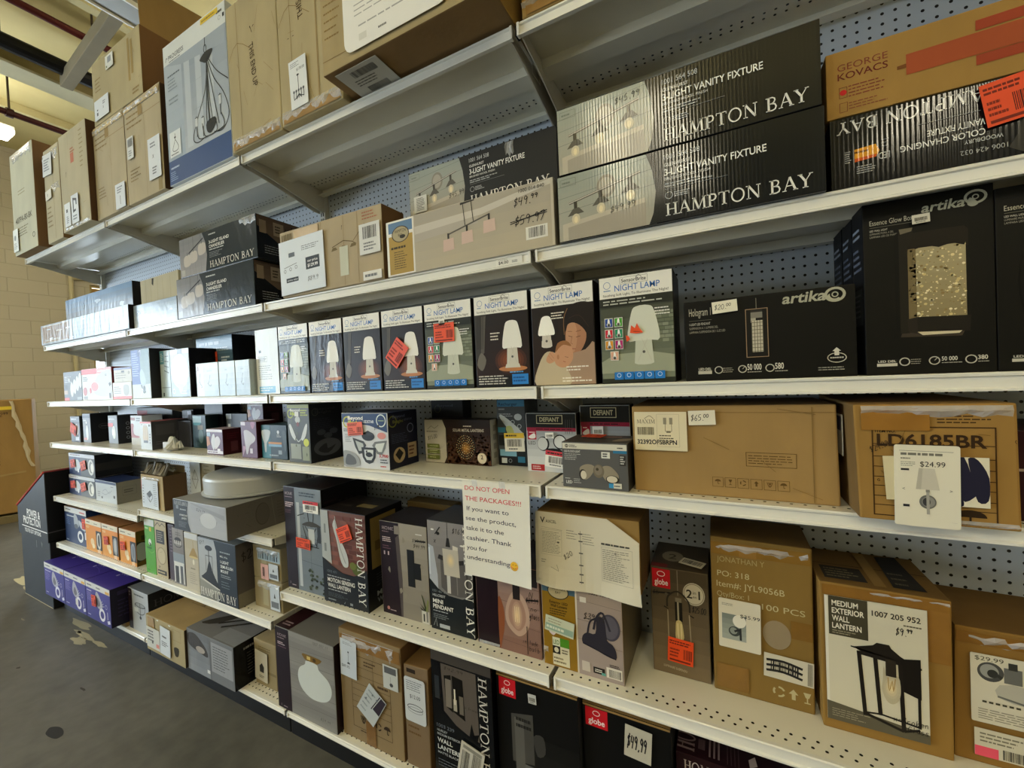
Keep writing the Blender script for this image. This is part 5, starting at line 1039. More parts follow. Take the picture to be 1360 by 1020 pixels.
a = b.art(); a.r(.05, .78, .7, .98, 'b8d4d8').p([(.05, .78), (.7, .78), (.5, .68), (.1, .7)], '4aa0a8').e(.62, .36, .2, .22, '6a8486', 18).r(.4, .56, .8, .7, '8a8474'); b.done()
b = card(-2.597, -2.42, 1.36-.09, ZD, .24, .09, 'bulb_box', 'long dark box standing high at the back behind the teal bulb box', '232325'); b.done()
b = card(-2.39, -2.20, 1.27, ZD, .18, .10, 'bulb_box', 'grey fronted small black box behind the purple two-bulb box', '1a1a1d')
a = b.art(); a.r(0, 0, .26, 1, '6d747a').r(0, .85, .26, 1, 'd0d4d4').r(.08, .5, .2, .7, 'e4e6e6').q(.4, .35, .9, .6, 2, '4a4a50'); b.done()
def purple_box(x0, x1, y, z, h, d, lab, two=True):
    b = card(x0, x1, y, z, h, d, 'bulb_box', lab, '6b3a5e', {'right': '42121c', 'top': 'b0a0a8'})
    a = b.art(); 
    if two:
        a.r(0, .9, 1, 1, 'e4e0e4').r(.02, .72, .25, .88, 'a8bccc').p([(0, .3), (.22, .4), (.15, .7), (0, .72)], 'c8884a').p([(.40, .80), (.52, .78), (.55, .5), (.46, .2), (.38, .2), (.28, .5)], 'd4d4d8', 3).p([(.7, .75), (.86, .6), (.8, .4), (.55, .2), (.5, .3), (.52, .6)], 'dcd8dc', 3)
        a.r(0, .03, 1, .15, 'e8e4ea').q(.05, .05, .9, .13, 1, '6a4a70').r(.66, .14, .84, .24, 'f0eef2')
    else:
        a.p([(.25, .30), (.18, .65), (.22, .76), (.5, .76), (.9, .60), (.86, .46), (.55, .34), (.40, .12), (.30, .10)], 'c8c4ca', 3); a.r(0, .9, .3, 1, 'd8d0dc').p([(.64, .98), (.92, .98), (.85, .84), (.74, .82)], 'b07090', 3).r(.55, .12, .72, .26, 'dcd4dc').p([(.05, .02), (.3, .3), (.1, .32)], 'b890a8')
    r = b.art('right'); r.r(.4, .1, .8, .5, '6a4048').q(.2, .6, .9, .85, 3, '6a2a34', .4); return b
purple_box(-2.236, -2.098, 1.095, ZD, .123, .085, 'purple box showing two white bulbs, second bay below eye level').done()
b = purple_box(-2.09, -1.965, 1.21, ZD+.135, .10, .10, 'lilac box showing white bulbs, standing on a dark carton high at the back'); b.done()
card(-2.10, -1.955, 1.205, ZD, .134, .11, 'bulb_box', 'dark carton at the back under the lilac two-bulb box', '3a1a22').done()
purple_box(-1.941, -1.825, 1.09, ZD, .163, .09, 'burgundy box showing one large reflector bulb, left of the teal box', False).done()
b = card(-1.816, -1.640, 1.105, ZD, .148, .10, 'bulb_box', 'teal box showing a reflector bulb and an orange stripe, left of the tall floodlight box', '1f3c46', {'right': '16282e', 'top': '2c4a52'})
a = b.art(); a.g(0, 0, .36, 1, '3a8494', '2a6674', 5).p([(.02, .84), (.36, .84), (.30, .6), (.20, .45), (.18, .2), (.12, .2), (.10, .45), (.04, .6)], 'c4ccce', 3).r(.28, .44, .80, .50, 'd89a50').r(.28, .36, .80, .43, '8fb4cc').ci(.68, .80, .008, 'e0e4e6').q(.62, .64, .80, .74, 2, 'c8ccd0').r(.66, .14, .80, .26, 'a8b4bc').q(.3, .06, .8, .14, 1, 'a8b4bc'); a.p([(.84, .8), (.98, .8), (.98, .3), (.9, .3)], '4a5a60', 3); b.done()
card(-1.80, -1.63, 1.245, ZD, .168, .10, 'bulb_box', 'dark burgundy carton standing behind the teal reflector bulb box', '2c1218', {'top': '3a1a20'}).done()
b = card(-1.594, -1.459, 1.08, ZD, .238, .16, 'floodlight_box', 'narrow grey box printed with a twin-arm floodlight and black side, third bay below eye level', '5c5f5c', {'right': '15161c', 'top': '8a8e50'})
a = b.art(); a.r(0, .94, 1, 1, '9aa040').ring(.14, .84, .016, .004, 'c8d040', 18).t('Beyond', .14, .885, .045, 'f0f0ea', w=.46, bold=.04).t('Bright', .14, .825, .045, 'd8e05a', w=.36, bold=.04).q(.62, .80, .96, .92, 3, 'c4cc60', .5)
a.p([(.06, .62), (.14, .66), (.36, .44), (.32, .38), (.16, .46)], 'd8dcdc', 3).p([(.92, .64), (.84, .66), (.62, .44), (.66, .38), (.82, .46)], 'd8dcdc', 3).e(.48, .74, .12, .06, 'c8cccc').e(.48, .66, .06, .04, '8a4038'); a.l([(.36, .42), (.48, .36), (.62, .42)], .004, 'd0d4d4', 3)
a.r(.10, .06, .58, .32, 'a8aca0').r(.64, .04, .96, .28, '9aa088'); a.blotch(6, '6a7058', .04); a.ci(.84, .35, .016, 'd8dc50'); a.r(.36, .80, .54, .88, 'e8e8e4')
r = b.art('right'); r.ring(.16, .86, .014, .003, '4a4c40', 16).t('Beyond', .16, .89, .04, '3c3d40', w=.6, bold=.03).t('Bright', .16, .83, .04, '3c3d40', w=.5, bold=.03); r.q(.1, .55, .85, .75, 6, '34363e', .3); r.e(.5, .23, .42, .15, '55565a').p([(.2, .2), (.45, .3), (.5, .2), (.75, .25), (.5, .12)], '2a2b2f', 3); [r.e(.5+dx, .48+dy, .13, .05, '44464c') for dx, dy in ((-.18, .02), (.2, .02), (.02, -.05))]; b.done()
b = card(-1.276, -1.046, 1.08, ZD, .203, .155, 'floodlight_box', 'white and navy box printed with a three-wing light and bearing an orange sticker, third bay', 'd8dade', {'right': '23263c', 'top': '3a4a70'})
a = b.art(); a.p([(0, 1), (.99, 1), (.99, .66), (.62, .78), (.3, .82), (0, .84)], '34507c').ring(.12, .84, .019, .005, 'c8c840', 18).t('Beyond', .14, .885, .065, 'f4f4f0', w=.34, bold=.04).t('Bright', .14, .80, .065, 'd8d850', w=.28, bold=.04).t('LEDSTAR', .48, .825, .05, 'e4e8ee', w=.24, bold=.03)
a.ring(.87, .87, .021, .004, 'e0e8e4', 20).l([(.81, .87), (.93, .87)], .002, 'b8d0a0').q(.03, .66, .22, .72, 2, '50545c').q(.06, .46, .2, .62, 5, '8a8e94', .35)
a.e(.58, .585, .14, .085, '2a2b2d').p([(.46, .60), (.52, .66), (.58, .69), (.66, .65), (.70, .60)], '3c3d40').p([(.23, .55), (.48, .49), (.53, .42), (.45, .27), (.36, .25), (.28, .38)], '4a4c50').p([(.29, .50), (.46, .45), (.47, .40), (.42, .31), (.36, .31)], 'c4c8c6').p([(.98, .52), (.72, .49), (.66, .42), (.76, .27), (.86, .26), (.94, .38)], '85898a').p([(.93, .48), (.74, .45), (.72, .40), (.79, .31), (.86, .31)], 'dce0dc').p([(.42, .38), (.74, .38), (.72, .20), (.66, .11), (.58, .08), (.50, .11), (.44, .20)], '37393c').p([(.48, .34), (.68, .34), (.67, .21), (.63, .15), (.53, .15), (.49, .21)], 'd4d8d8').e(.58, .25, .07, .045, '2a2b2d')
a.e(.87, .60, .09, .06, 'e4a098'); a.p([(0, .02), (.34, .02), (.38, .12), (.30, .24), (.14, .30), (0, .28)], 'a8aaac', 4).p([(.05, .05), (.28, .06), (.26, .18), (.1, .24)], '6c6e72', 4).blotch(3, '3a3b3e', .03); a.t('3,700', .80, .215, .05, 'c83a3c', w=.19, bold=.04).q(.82, .10, .98, .19, 2, '70747a').q(.82, .03, .98, .07, 1, 'c83a3c'); a.pen('$15', .72, .70, .06, w=.12, rot=10)
orange_tag(b, .15, .60, .49, .84, 4, c='f4765e')
r = b.art('right'); r.ring(.14, .84, .019, .004, '8a8c40', 18).t('Beyond', .14, .90, .05, '70758c', w=.42, bold=.03).t('Bright', .14, .81, .05, '8a8c50', w=.36, bold=.03).t('LEDSTAR', .52, .83, .035, '70758c', w=.3, bold=.02).ring(.74, .68, .016, .003, '8a90a8', 16).q(.08, .44, .7, .62, 6, '5a5f7c', .3); r.e(.32, .22, .20, .14, 'c4b090').p([(.18, .24), (.32, .34), (.46, .24), (.32, .12)], '2c2a28').r(.62, .12, .94, .40, 'b8a488').q(.66, .16, .9, .36, 3, '6a3a2c', .5); b.done()
b = card(-1.03, -.88, 1.305, ZD, .235, .06, 'floodlight_box', 'black floodlight box standing far back between the navy box and the lantern box', '1b1c22'); a = b.art(); a.ring(.2, .84, .014, .003, '55573a', 16).t('Beyond', .2, .88, .04, '50525a', w=.5, bold=.03); b.done()
b = card(-1.012, -.722, 1.235, ZD, .164, .065, 'lantern_box', 'brown box printed with glowing perforated metal lanterns, third bay below eye level', '33211a', {'right': 'c4bfb4', 'top': '2c2220'})
a = b.art(); a.r(0, 0, .34, 1, 'c9c3b4'); a.p([(.30, 0), (.36, .2), (.37, .5), (.34, .8), (.29, 1), (.36, 1), (.42, 0)], '3a241a', 0); a.g(.36, 0, 1, 1, '5c3a20', '2c1a14', 6)
for i in range(420):
    u = .37+.62*random.random(); v = .01+.66*random.random()**1.3; q = random.random(); rr = .0012+.003*q*q
    a.mb.poly([a.xy(u*a.W+rr*1.4*math.cos(t*1.05+i), v*a.H+rr*math.sin(t*1.05+i)) for t in range(6)], H(('d8b070', 'a8743c', 'f0d8a0', '7a4a24')[i % 4]), a.m)
a.up(); a.e(.64, .40, .15, .29, '24170f').glow(.64, .36, .09, .18, 'd8a458', '24170f', 6)
for rr_ in range(1, 6):
    for i in range(6*rr_): t_a = i*2*math.pi/(6*rr_)+rr_*.3; a.e(.64+.026*rr_*math.cos(t_a), .39+.052*rr_*math.sin(t_a), .0055, .013, ('f6e4b4', 'e8c888', 'b8823c')[(i+rr_) % 3], 6)
a.p([(.58, .66), (.70, .66), (.68, .72), (.60, .72)], '33241a').ring(.64, .74, .008, .002, '5c4630', 16)
a.q(.62, .84, .80, .89, 1, 'e8dcc4').t('SOLAR METAL LANTERNS', .46, .74, .065, 'f0e6d4', w=.46, bold=.02, sh=.1); a.e(.88, .16, .065, .12, 'e8dcc4').t('2', .88, .14, .09, '4a2a18', al='c', bold=.03)
a.l([(.06, .78), (.12, .86), (.17, .80), (.24, .88)], .002, '8d8a7e').q(.04, .70, .28, .76, 1, '9a968a').pen('$15.00', .06, .52, .09, rot=14, w=.17); [a.r(.04, .08+.13*k, .24, .18+.13*k, '7d8448') for k in range(3)]; a.q(.08, .1, .22, .42, 6, 'c9cda0', .3)
r = b.art('right'); [r.r(.25, .15+.2*k, .6, .28+.2*k, '9a968c') for k in range(4)]; b.done()
b = card(-.710, -.60, 1.265, ZD, .232, .11, 'work_light_box', 'grey work light box with a yellow-topped price sticker, left of the white security light boxes', '55585a', {'top': '3a3c3e'})
a = b.art(); a.r(0, .90, 1, 1, '4a86a8').t('Recharger', .05, .915, .045, '1c4460', w=.7, bold=.03).q(.05, .84, .4, .88, 1, '9a9c9c').q(.05, .74, .6, .80, 2, 'b8babc', .4); a.p([(.10, .72), (.22, .76), (.92, .50), (.92, .36), (.62, .44)], 'd8dcda', 3).p([(.3, .58), (.5, .6), (.6, .48), (.4, .46)], 'c8cc8a', 3); a.e(.76, .74, .14, .05, 'c8ccce').ring(.56, .66, .007, .002, 'c8ccce', 12).ring(.8, .6, .007, .002, 'c8ccce', 12); a.r(0, .50, .28, .58, '4a90a8').r(.03, .30, .26, .46, '1c1e20').r(0, .12, 1, .24, '1a2226').r(.05, .14, .66, .24, '8ab8cc').r(0, 0, 1, .12, '101214').r(.1, .03, .3, .11, 'd0d4d4').r(.7, .05, .96, .14, '3a7c98').ring(.42, .07, .006, .002, '8a8e90', 12)
s = white_tag(b, .26, .22, .98, .50, None, 2, top='e8c23a', c='e8e2d0'); b.done()
for x0, x1, y, h, lab, st in ((-.573, -.402, 1.212, .190, 'white security light box with a red-topped barcode sticker, left of two alike', True), (-.397, -.243, 1.235, .212, 'white security light box half hidden behind the grey floodlight box, right of two alike', False)):
    b = card(x0, x1, y, ZD, h, .06, 'security_light_box', lab, 'd2d5d6', {'top': '1c1b1a', 'right': '1a191a'})
    a = b.art(); a.g(0, 0, 1, .76, 'e0e2e2', 'a8acae', 6).r(0, .76, 1, 1, '1c1b1a').r(0, .70, 1, .76, 'a42a48').q(.2, .715, .98, .75, 1, '5c1228'); a.frame(.22, .83, .74, .97, .0022, 'c8bf9c').t('DEFIANT', .48, .865, .07, 'c8bf9c', w=.40, bold=.05, al='c'); a.r(.02, .55, .20, .70, 'b82a4c').p([(.04, .60), (.16, .66), (.18, .58), (.08, .565)], 'f2ecea', 3).q(.05, .66, .18, .69, 1, 'f2dcdc')
    if st:
        a.t('LED', .03, .46, .055, '33353a', w=.15); a.e(.34, .48, .125, .125, '26272a').e(.325, .48, .105, .11, 'd2d4d2').e(.68, .52, .135, .125, '26272a').e(.68, .52, .115, .105, 'dcdedc').p([(.42, .40), (.66, .40), (.74, .34), (.70, .28), (.60, .18), (.52, .18), (.52, .30), (.42, .34)], '2c2d30', 2); a.r(.07, .01, .35, .12, 'b8303a').q(.1, .03, .32, .10, 2, 'e8c8c8', .5)
        white_tag(b, .40, .58, .57, .68, None, 2, name='small_label'); s = white_tag(b, .38, .08, .86, .36, None, -6, top='d23a48'); [a.l([(u, .66), (u+.006, .90)], .0012, '5a5858') for u in (.80, .84, .88, .93)]
    else:
        a.e(.78, .48, .14, .10, 'c8cccc').e(.78, .46, .12, .09, 'e4e6e4'); white_tag(b, .26, .56, .48, .70, None, 2, name='small_label'); a.p([(.28, .5), (.36, .53), (.34, .48)], '2c2d30')
    b.done()
b = card(-.400, -.220, 1.07, ZD, .125, .135, 'floodlight_box', 'grey twin-head floodlight box at the third shelf joint, orange sticker on its top', '6b6b6b', {'top': '55534f', 'right': '4a4845'}, rz=math.radians(-1))
a = b.art(); a.r(0, .86, 1, .99, 'dcd9cc').ring(.07, .925, .004, .0016, '2c2c2c', 14).t('E', .062, .905, .045, '2c2c2c', bold=.05).q(.11, .89, .24, .96, 2, '4a4a48', .5).q(.86, .89, .98, .94, 1, '55554f'); a.r(.80, .80, 1, .86, '3f86ac')
a.t('LED FLOOD LIGHT', .03, .78, .045, 'e4e4e0', w=.26, bold=.02).q(.03, .60, .30, .76, 4, 'c4c4c0', .35); a.r(.62, .68, .75, .82, 'e4e4dc').q(.64, .70, .73, .80, 2, '33332f', .6); a.r(.89, .66, .98, .76, '44423e').r(.89, .54, .98, .64, '44423e').q(.9, .56, .97, .75, 4, 'd8d8d0', .5)
a.p([(.27, .42), (.34, .51), (.44, .53), (.51, .47), (.46, .30), (.38, .19), (.31, .21)], 'a39a88', 3).p([(.62, .47), (.70, .52), (.78, .48), (.87, .32), (.84, .18), (.74, .14), (.64, .26)], 'a39a88', 3).e(.57, .39, .085, .15, '837a6a').e(.565, .41, .06, .11, '91887a'); a.e(.32, .29, .058, .12, '3f3a32').e(.332, .285, .046, .098, 'ddd5c2').e(.775, .225, .098, .09, '3f3a32').e(.77, .23, .08, .074, 'ddd5c2'); a.ci(.55, .43, .004, '55503f')
a.t('LED', .045, .07, .065, 'eeeee8', w=.10, bold=.03).q(.03, .17, .14, .20, 1, 'd8d8d4').q(.17, .08, .30, .20, 3, 'c4c4c0', .35); a.r(.72, .04, .79, .14, '4a9ccc').r(.79, .04, .91, .15, 'e0ddd0').q(.8, .06, .9, .12, 1, '777777')
t = b.art('top'); t.p([(.75, .2), (.95, .3), (.98, .6), (.8, .5)], 'a89c88', 3).p([(.25, .5), (.8, .75), (.8, .85), (.25, .7)], 'b08878'); orange_tag(b, .22, .42, .55, .80, -6, 'top', c='e8501c'); b.done()
b = kraft(-.212, .220, 1.095, ZD, .220, .27, 'long plain brown carton with a white maker label and a $65 tag, right-hand bay', 'a9824f', .003, cols={'top': '8d6a3e'})
a = b.art(); a.l([(0, .94), (1, .94)], .0015, '8a6739'); a.frame(.60, .35, .83, .50, .0012, '6b4c22').q(.61, .37, .82, .48, 4, '6b4c22', .3); frame_symbols(a, .43, .10, .0225, '6b4c22', 6); a.r(.90, 0, .905, 1, '8f6c3c').creases(5, '8f6c3c')
s = sheet(b.part('maker_label', 'front', 'paper', 'cream maker label with a barcode'), .01, .49, .305, .95, 'e4d9b8'); s.ser('MAXIM', .05, .70, .10, '3a3222', w=.36, fat=.8).l([(.2, .82), (.3, .90), (.38, .82)], .001, '3a3222', 3).bar(.06, .40, .38, .60, '2c2a22', 24); s.t('32392OFSBRPN', .05, .16, .11, '26242a', w=.76, bold=.05); s.q(.48, .28, .80, .42, 2, '6a6250', .4)
s.l([(.60, .50), (.60, .68)], .001, '6a6250').l([(.72, .50), (.72, .68)], .001, '6a6250').l([(.60, .50), (.72, .50)], .001, '6a6250').r(.565, .68, .625, .85, '9a917a').r(.68, .68, .74, .85, '9a917a').r(.62, .46, .70, .51, '8a8068'); s.frame(.44, .1, .86, .94, .0005, 'a89c7a')
white_tag(b, .315, .80, .455, .965, '$65.^00', 2, c='ece5cf'); b.done()
b = kraft(.234, .459, 1.03, ZD, .228, .33, 'battered brown taped carton marked with a big item number and a white lamp price sheet', 'a5793d', .004, cols={'left': '7d5c33', 'top': '8a6636'})
a = b.art(); a.frame(.10, .03, .88, .81, .0022, '4a2f14'); [a.l([(.10, v), (.88, v)], .0014, '4a2f14') for v in (.12, .20, .29, .37, .46, .55, .66)]; a.t('ITEM NO.', .12, .76, .03, '33210f', w=.14, bold=.02).t('LD6185BR', .13, .645, .10, '3a2410', w=.70, bold=.045); a.q(.53, .84, .88, .97, 5, '4a3116', .35); a.pen('$24.99', .09, .58, .05, rot=28, w=.16, c='3a2a1a'); a.pen('8411', .985, .72, .045, rot=-80, w=.2, c='4a3116'); a.t('G', .125, .33, .02, '33210f', bold=.02)
a.e(.72, .07, .10, .06, '33210f', 16, 0, 180).l([(.72, .08), (.72, .02), (.75, .015)], .003, '33210f'); a.creases(8, '8a6229'); a.e(.565, .05, .015, .03, '33210f')
b2 = b.part('small_label', 'left', 'paper'); s = sheet(b2, .45, .48, .8, .88, 'c9c4b4'); s.r(.1, .6, .9, .95, '55506a')
s = sheet(b.part('marked_label', 'front', 'paper', 'white label blacked out with marker'), .50, .16, .83, .57, 'e6dfc8', 0, .0004); 
for pts in ([(.38, .98), (.55, 1.0), (.72, .5), (.80, .3), (.55, .1), (.46, .35)], [(.62, .98), (.80, .95), (.99, .6), (.97, .15), (.78, .12), (.70, .5)], [(.36, .5), (.50, .2), (.52, .02), (.38, .0)]): s.p(pts, '1b1a34', 3)
s = sheet(b.part('back_label', 'front', 'paper'), .17, .18, .32, .56, 'd8cda8', 0, .0004, 3)
tape(b, .02, .78, .48, .97, c='9a6c2c'); crinkle(b, .02, .98, .985, hgt=.022); crinkle(b, .55, 1.0, .03, hgt=.012)
s = sheet(b.part('price_sheet', 'front', 'paper', 'white sheet priced $24.99 with a wall lamp picture'), .235, -.035, .655, .66, 'e9e4d2', .004, .0016, -.5); s.l([(.08, .93), (.9, .925)], .0006, '44443c').q(.1, .86, .86, .92, 1, '77756a', .5).q(.1, .82, .3, .85, 1, '77756a', .5).q(.1, .735, .38, .80, 3, '8b897c', .35).t('$24.99', .40, .74, .062, '26262a', w=.38)
s.r(.10, .685, .23, .71, '26262a').r(.13, .235, .23, .265, '26262a').t('<', .12, .44, .035, '55554c').t('>', .84, .44, .035, '55554c'); s.p([(.38, .72), (.62, .72), (.69, .46), (.33, .46)], 'cfcabc').p([(.38, .72), (.44, .72), (.41, .46), (.33, .46)], 'bdb8aa').e(.51, .31, .13, .085, '6a6a68').e(.52, .31, .10, .065, '8d8d8a').e(.49, .31, .06, .05, '3c3c3e').l([(.51, .46), (.515, .16)], .0042, 'a8a6a0').r(.48, .43, .54, .46, '8a8880')
b.done()
b = card(.475, .66, 1.10, ZD, .17, .2, 'fixture_box', 'deep red box cut by the right frame edge below eye level', '3c0f1a'); b.art().r(0, .55, 1, .58, 'b8a8a0'); b.done()

# ================================================================== FIFTH LEVEL, LEFT
ZK = .791
def disc_light(x0, x1, y, z, h, d, lab):
    b = card(x0, x1, y, z, h, d, 'downlight_box', lab, '2a3558', {'right': '15151a', 'top': 'd0d2d4'})
    a = b.art(); a.r(0, .84, 1, 1, 'd8dadc').r(0, 0, .46, .84, '273a68').r(.46, 0, 1, .84, '5a5c5c').p([(.24, .2), (.4, .25), (.46, .5), (.34, .75), (.22, .6)], 'c8ccd0', 3).ci(.36, .22, .014, 'e4e6e8'); a.e(.86, .44, .11, .36, 'd4d4cc', 24).e(.86, .44, .07, .26, '8d8f88').e(.9, .42, .05, .2, 'e8e6dc').q(.06, .9, .5, .96, 1, '8a4a4c')
    r = b.art('right'); r.e(.55, .5, .22, .2, '2c2c30').r(0, .28, 1, .62, '3a3a36') if z > .85 else None
    orange_tag(b, .10, .34, .28, .72, 8, c='ee5a3e'); orange_tag(b, .50, .28, .70, .70, 14, c='ee6a4a'); return b
b = disc_light(-4.083, -3.662, 1.13, ZK, .135, .20, 'lower of two navy downlight boxes with orange stickers, far left'); b.done()
b = disc_light(-4.083, -3.662, 1.135, ZK+.136, .150, .19, 'upper of two navy downlight boxes with orange stickers, far left'); b.done()
b = card(-3.625, -3.325, 1.12, ZK, .135, .14, 'downlight_box', 'white box with navy lid beside the two navy downlight boxes', 'c6cacc', {'top': '2a3a66', 'right': '8d8a80'})
a = b.art(); a.r(0, .88, 1, 1, '2a3a66'); a.l([(.35, .5), (.5, .62), (.65, .45), (.8, .62)], .003, '9aa0a8', 3).l([(.3, .42), (.5, .36), (.7, .55)], .003, '9aa0a8', 3); a.r(.28, .15, .34, .24, '4a4c50').r(.86, .25, .93, .38, '4a4c50').q(.1, .2, .26, .5, 3, '9a9ca0').q(.75, .74, .9, .8, 1, '7a7c80'); r = b.art('right'); r.frame(.2, .35, .7, .75, .001, '6a675e').q(.25, .45, .65, .65, 2, '5a574f'); b.done()
ZK2 = .831
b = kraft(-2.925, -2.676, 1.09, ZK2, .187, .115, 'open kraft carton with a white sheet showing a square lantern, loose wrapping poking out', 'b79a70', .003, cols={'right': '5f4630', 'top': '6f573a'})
s = sheet(b.part('product_sheet', 'front', 'paper', 'white sheet with a lantern picture'), .10, .0, .84, .88, 'cfd6de', 0, .001, -1); s.p([(.30, .5), (.52, .64), (.66, .5), (.44, .36)], '55585c').l([(.30, .5), (.34, .36), (.5, .22), (.66, .38), (.66, .5)], .003, '4a4c50'); s.l([(.44, .36), (.5, .22)], .003, '4a4c50'); [s.q(.06, .15+.1*k, .16, .2+.1*k, 1, '5a5e64') for k in range(7)]; s.q(.72, .1, .95, .9, 12, '8a9096', .3)
b.art().r(0, .55, .1, .85, 'a84a3a'); crinkle(b, .1, .9, .93, hgt=.02); crinkle(b, .1, .9, .02, hgt=.015)
f = b.solid('open_flap', 'kraft', 'open brown flap'); w = b.w/2; f.box(-w-.05, -w+.002, .02, .11, .187, .191, H('8d7250'), 'kraft', .001); f.box(-w, w, .10, .104, .187, .225, H('9a7f58'), 'kraft', .001); b.done()
tr = MB(); 
for k in range(14):
    x = -.10+.016*k; tr.tube([(x, .0, .0), (x+random.uniform(-.02, .02), .02, .03+random.uniform(0, .03)), (x+random.uniform(-.03, .03), .05, random.uniform(.005, .05))], random.uniform(.006, .014), H(random.choice(('8f8878', '6a6355', '55503f', 'a8a396'))), 'paper', 6)
tag(tr.build('packing_scraps', None, (-2.79, 1.100, ZK2+.189)), 'crumpled grey packing scraps lying on the open kraft carton', 'packing')
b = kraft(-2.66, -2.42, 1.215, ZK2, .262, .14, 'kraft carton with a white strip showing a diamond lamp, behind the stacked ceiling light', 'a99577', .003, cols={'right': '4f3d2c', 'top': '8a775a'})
a = b.art(); a.q(.56, .6, .9, .92, 4, '84714f', .3).pen('4-1', .5, .66, .1, rot=8, c='7a684a'); s = sheet(b.part('product_label', 'front', 'paper', 'white product label'), .0, .08, .44, .98, 'd0d8e0'); s.l([(.5, .78), (.8, .55), (.5, .32), (.2, .55), (.5, .78)], .003, '4f5560').l([(.5, .78), (.5, .55), (.2, .55)], .002, '4f5560').l([(.5, .55), (.8, .55)], .002, '4f5560').q(.3, .06, .9, .14, 2, '5a6068'); b.done()
b = card(-2.291, -1.860, .967, ZK2+.001, .142, .27, 'ceiling_light_box', 'grey ceiling light box with upside-down print, sticking out past the shelf edge', 'b4b6ba', {'right': '75706a', 'top': '9a9a98'})
a = b.art(); a.p([(0, 0), (.34, 0), (.29, .3), (.28, .65), (.31, 1), (0, 1)], '2e3236', 0); a.g(.35, 0, 1, 1, 'bcbec2', 'aeb0b6', 4); a.p([(.36, .95), (.98, .60), (.98, .75), (.36, 1)], 'a2a4aa'); a.ser(HBAY, .29, .96, .13, 'c4c6c6', w=.27, rot=180).t('LIGHT', .26, .44, .06, 'e8e8e4', w=.1, rot=180, bold=.03).t('LED FLUSHMOUNT', .28, .54, .05, 'e8e8e4', w=.16, rot=180, bold=.03).q(.10, .1, .28, .3, 4, '8d9296', .3).r(.06, .70, .11, .82, '8d9296').q(.14, .66, .28, .74, 1, 'b8bcbe')
a.e(.68, .52, .16, .24, '8a8c92', 30, 180, 360).e(.68, .50, .15, .24, 'd0d2d4', 30); a.pen('$24.^99', .46, .76, .10, w=.2, rot=-8, c='33343a'); r = b.art('right'); r.e(.56, .5, .12, .36, '5f5a54', 28).e(.565, .5, .11, .33, '6d6862', 28).l([(.78, 0), (.72, 1)], .002, '8d8880').q(.82, .2, .95, .8, 6, '6a655e', .3).creases(4, '5f5a54'); b.done()
m = MB(); m.lathe([(.218, 0), (.232, .006), (.234, .012), (.222, .014), (.224, .022), (.226, .076), (.222, .086), (.212, .0895), (.15, .091), (.02, .0915)], (0, 0, 0), H('b9bcbc'), 'plastic', 72); o = m.build('lamp_body', None, smooth=False)
root = empty('ceiling_light', (-2.085, 1.245, ZK2+.145)); o.parent = root
m = MB(); m.lathe([(.219, .014), (.2195, .018), (.2195, .022), (.219, .0225)], (0, 0, 0), H('6d6f70'), 'plastic', 72); m.build('rim_groove', root)
tag(root, 'large round white drum ceiling light lying on top of the grey ceiling light box', 'lamp')

# ================================================================== LOWEST RAISED SHELF, LEFT
ZF = .469
b = card(-4.093, -3.732, 1.10, ZF, .245, .22, 'recessed_light_box', 'navy box with white top band printed with recessed lights, far left above the purple boxes', '1f3a68', {'right': '24427a', 'top': 'a88a6a'})
a = b.art(); a.r(0, .85, 1, 1, 'dcdcd8').q(.06, .9, .3, .96, 1, '5a5a5a').q(.7, .88, .95, .95, 1, 'c84a50').q(.06, .5, .3, .8, 9, '6a84b4', .4); a.r(.1, .74, .5, .77, 'd0d4d8'); a.p([(.44, .80), (.56, .82), (.66, .6), (.62, .48), (.46, .46)], 'b8bcc0', 3).e(.53, .5, .09, .07, '6a6e74').p([(.66, .7), (.92, .55), (.92, .42), (.72, .5)], 'c8ccd0', 3); a.ring(.70, .24, .03, .019, 'e8eaec', 24, .036).r(.90, .2, .96, .4, 'd8dadc').q(.04, .04, .2, .08, 1, 'd0d4d8'); orange_tag(b, .85, .5, 1, .78, 0); b.done()
for i, (x0, x1, lab) in enumerate(((-3.720, -3.482, 'leftmost'), (-3.478, -3.255, 'middle'), (-3.236, -3.028, 'rightmost'))):
    b = card(x0, x1, 1.09, ZF, .203, .12, 'downlight_box', 'orange boxed round downlight with a cut-out window, %s of three in a row' % lab, 'd8901f', {'right': '6a5420', 'top': 'a8794c'})
    a = b.art(); a.r(0, .84, 1, 1, 'e4dcc4').q(.08, .89, .4, .95, 1, '5a5448').q(.55, .88, .8, .93, 1, '8a8474'); a.g(0, 0, 1, .84, 'e0a02c', 'e8982c', 5); a.r(.66, .10, 1, .70, '2c2a24'); a.q(.05, .72, .3, .8, 2, 'f0d8a0')
    d = a.sub(.70, .12, 1, .66); d.up(); d.p([(.1, .2), (.02, .5), (.1, .85), (.4, .98), (.7, .9), (.8, .5), (.7, .1), (.4, .02)], ('d8d4c8', 'a8aaa8', '9a9ea2')[i], 4); d.p([(.3, .25), (.24, .5), (.3, .8), (.55, .85), (.62, .5), (.55, .2)], ('4a4840', 'c8c8c4', '7d8288')[i], 4)
    a.e(.42, .30, .12, .12, 'ecd2a4').e(.48, .18, .09, .08, 'f4e4c0').p([(.72, .0), (.9, .0), (.9, .12), (.72, .10)], 'e8c8a0')
    if i: orange_tag(b, .18 if i == 1 else .10, .38, .46 if i == 1 else .40, .64, 4, c='e8542c')
    if i == 2: r = b.art('right'); r.r(.2, .72, .8, .86, '3a3418').p([(0, .1), (.6, .2), (.7, .65), (0, .7)], '3a3a34').e(.2, .4, .3, .26, 'a8acb0')
    b.done()
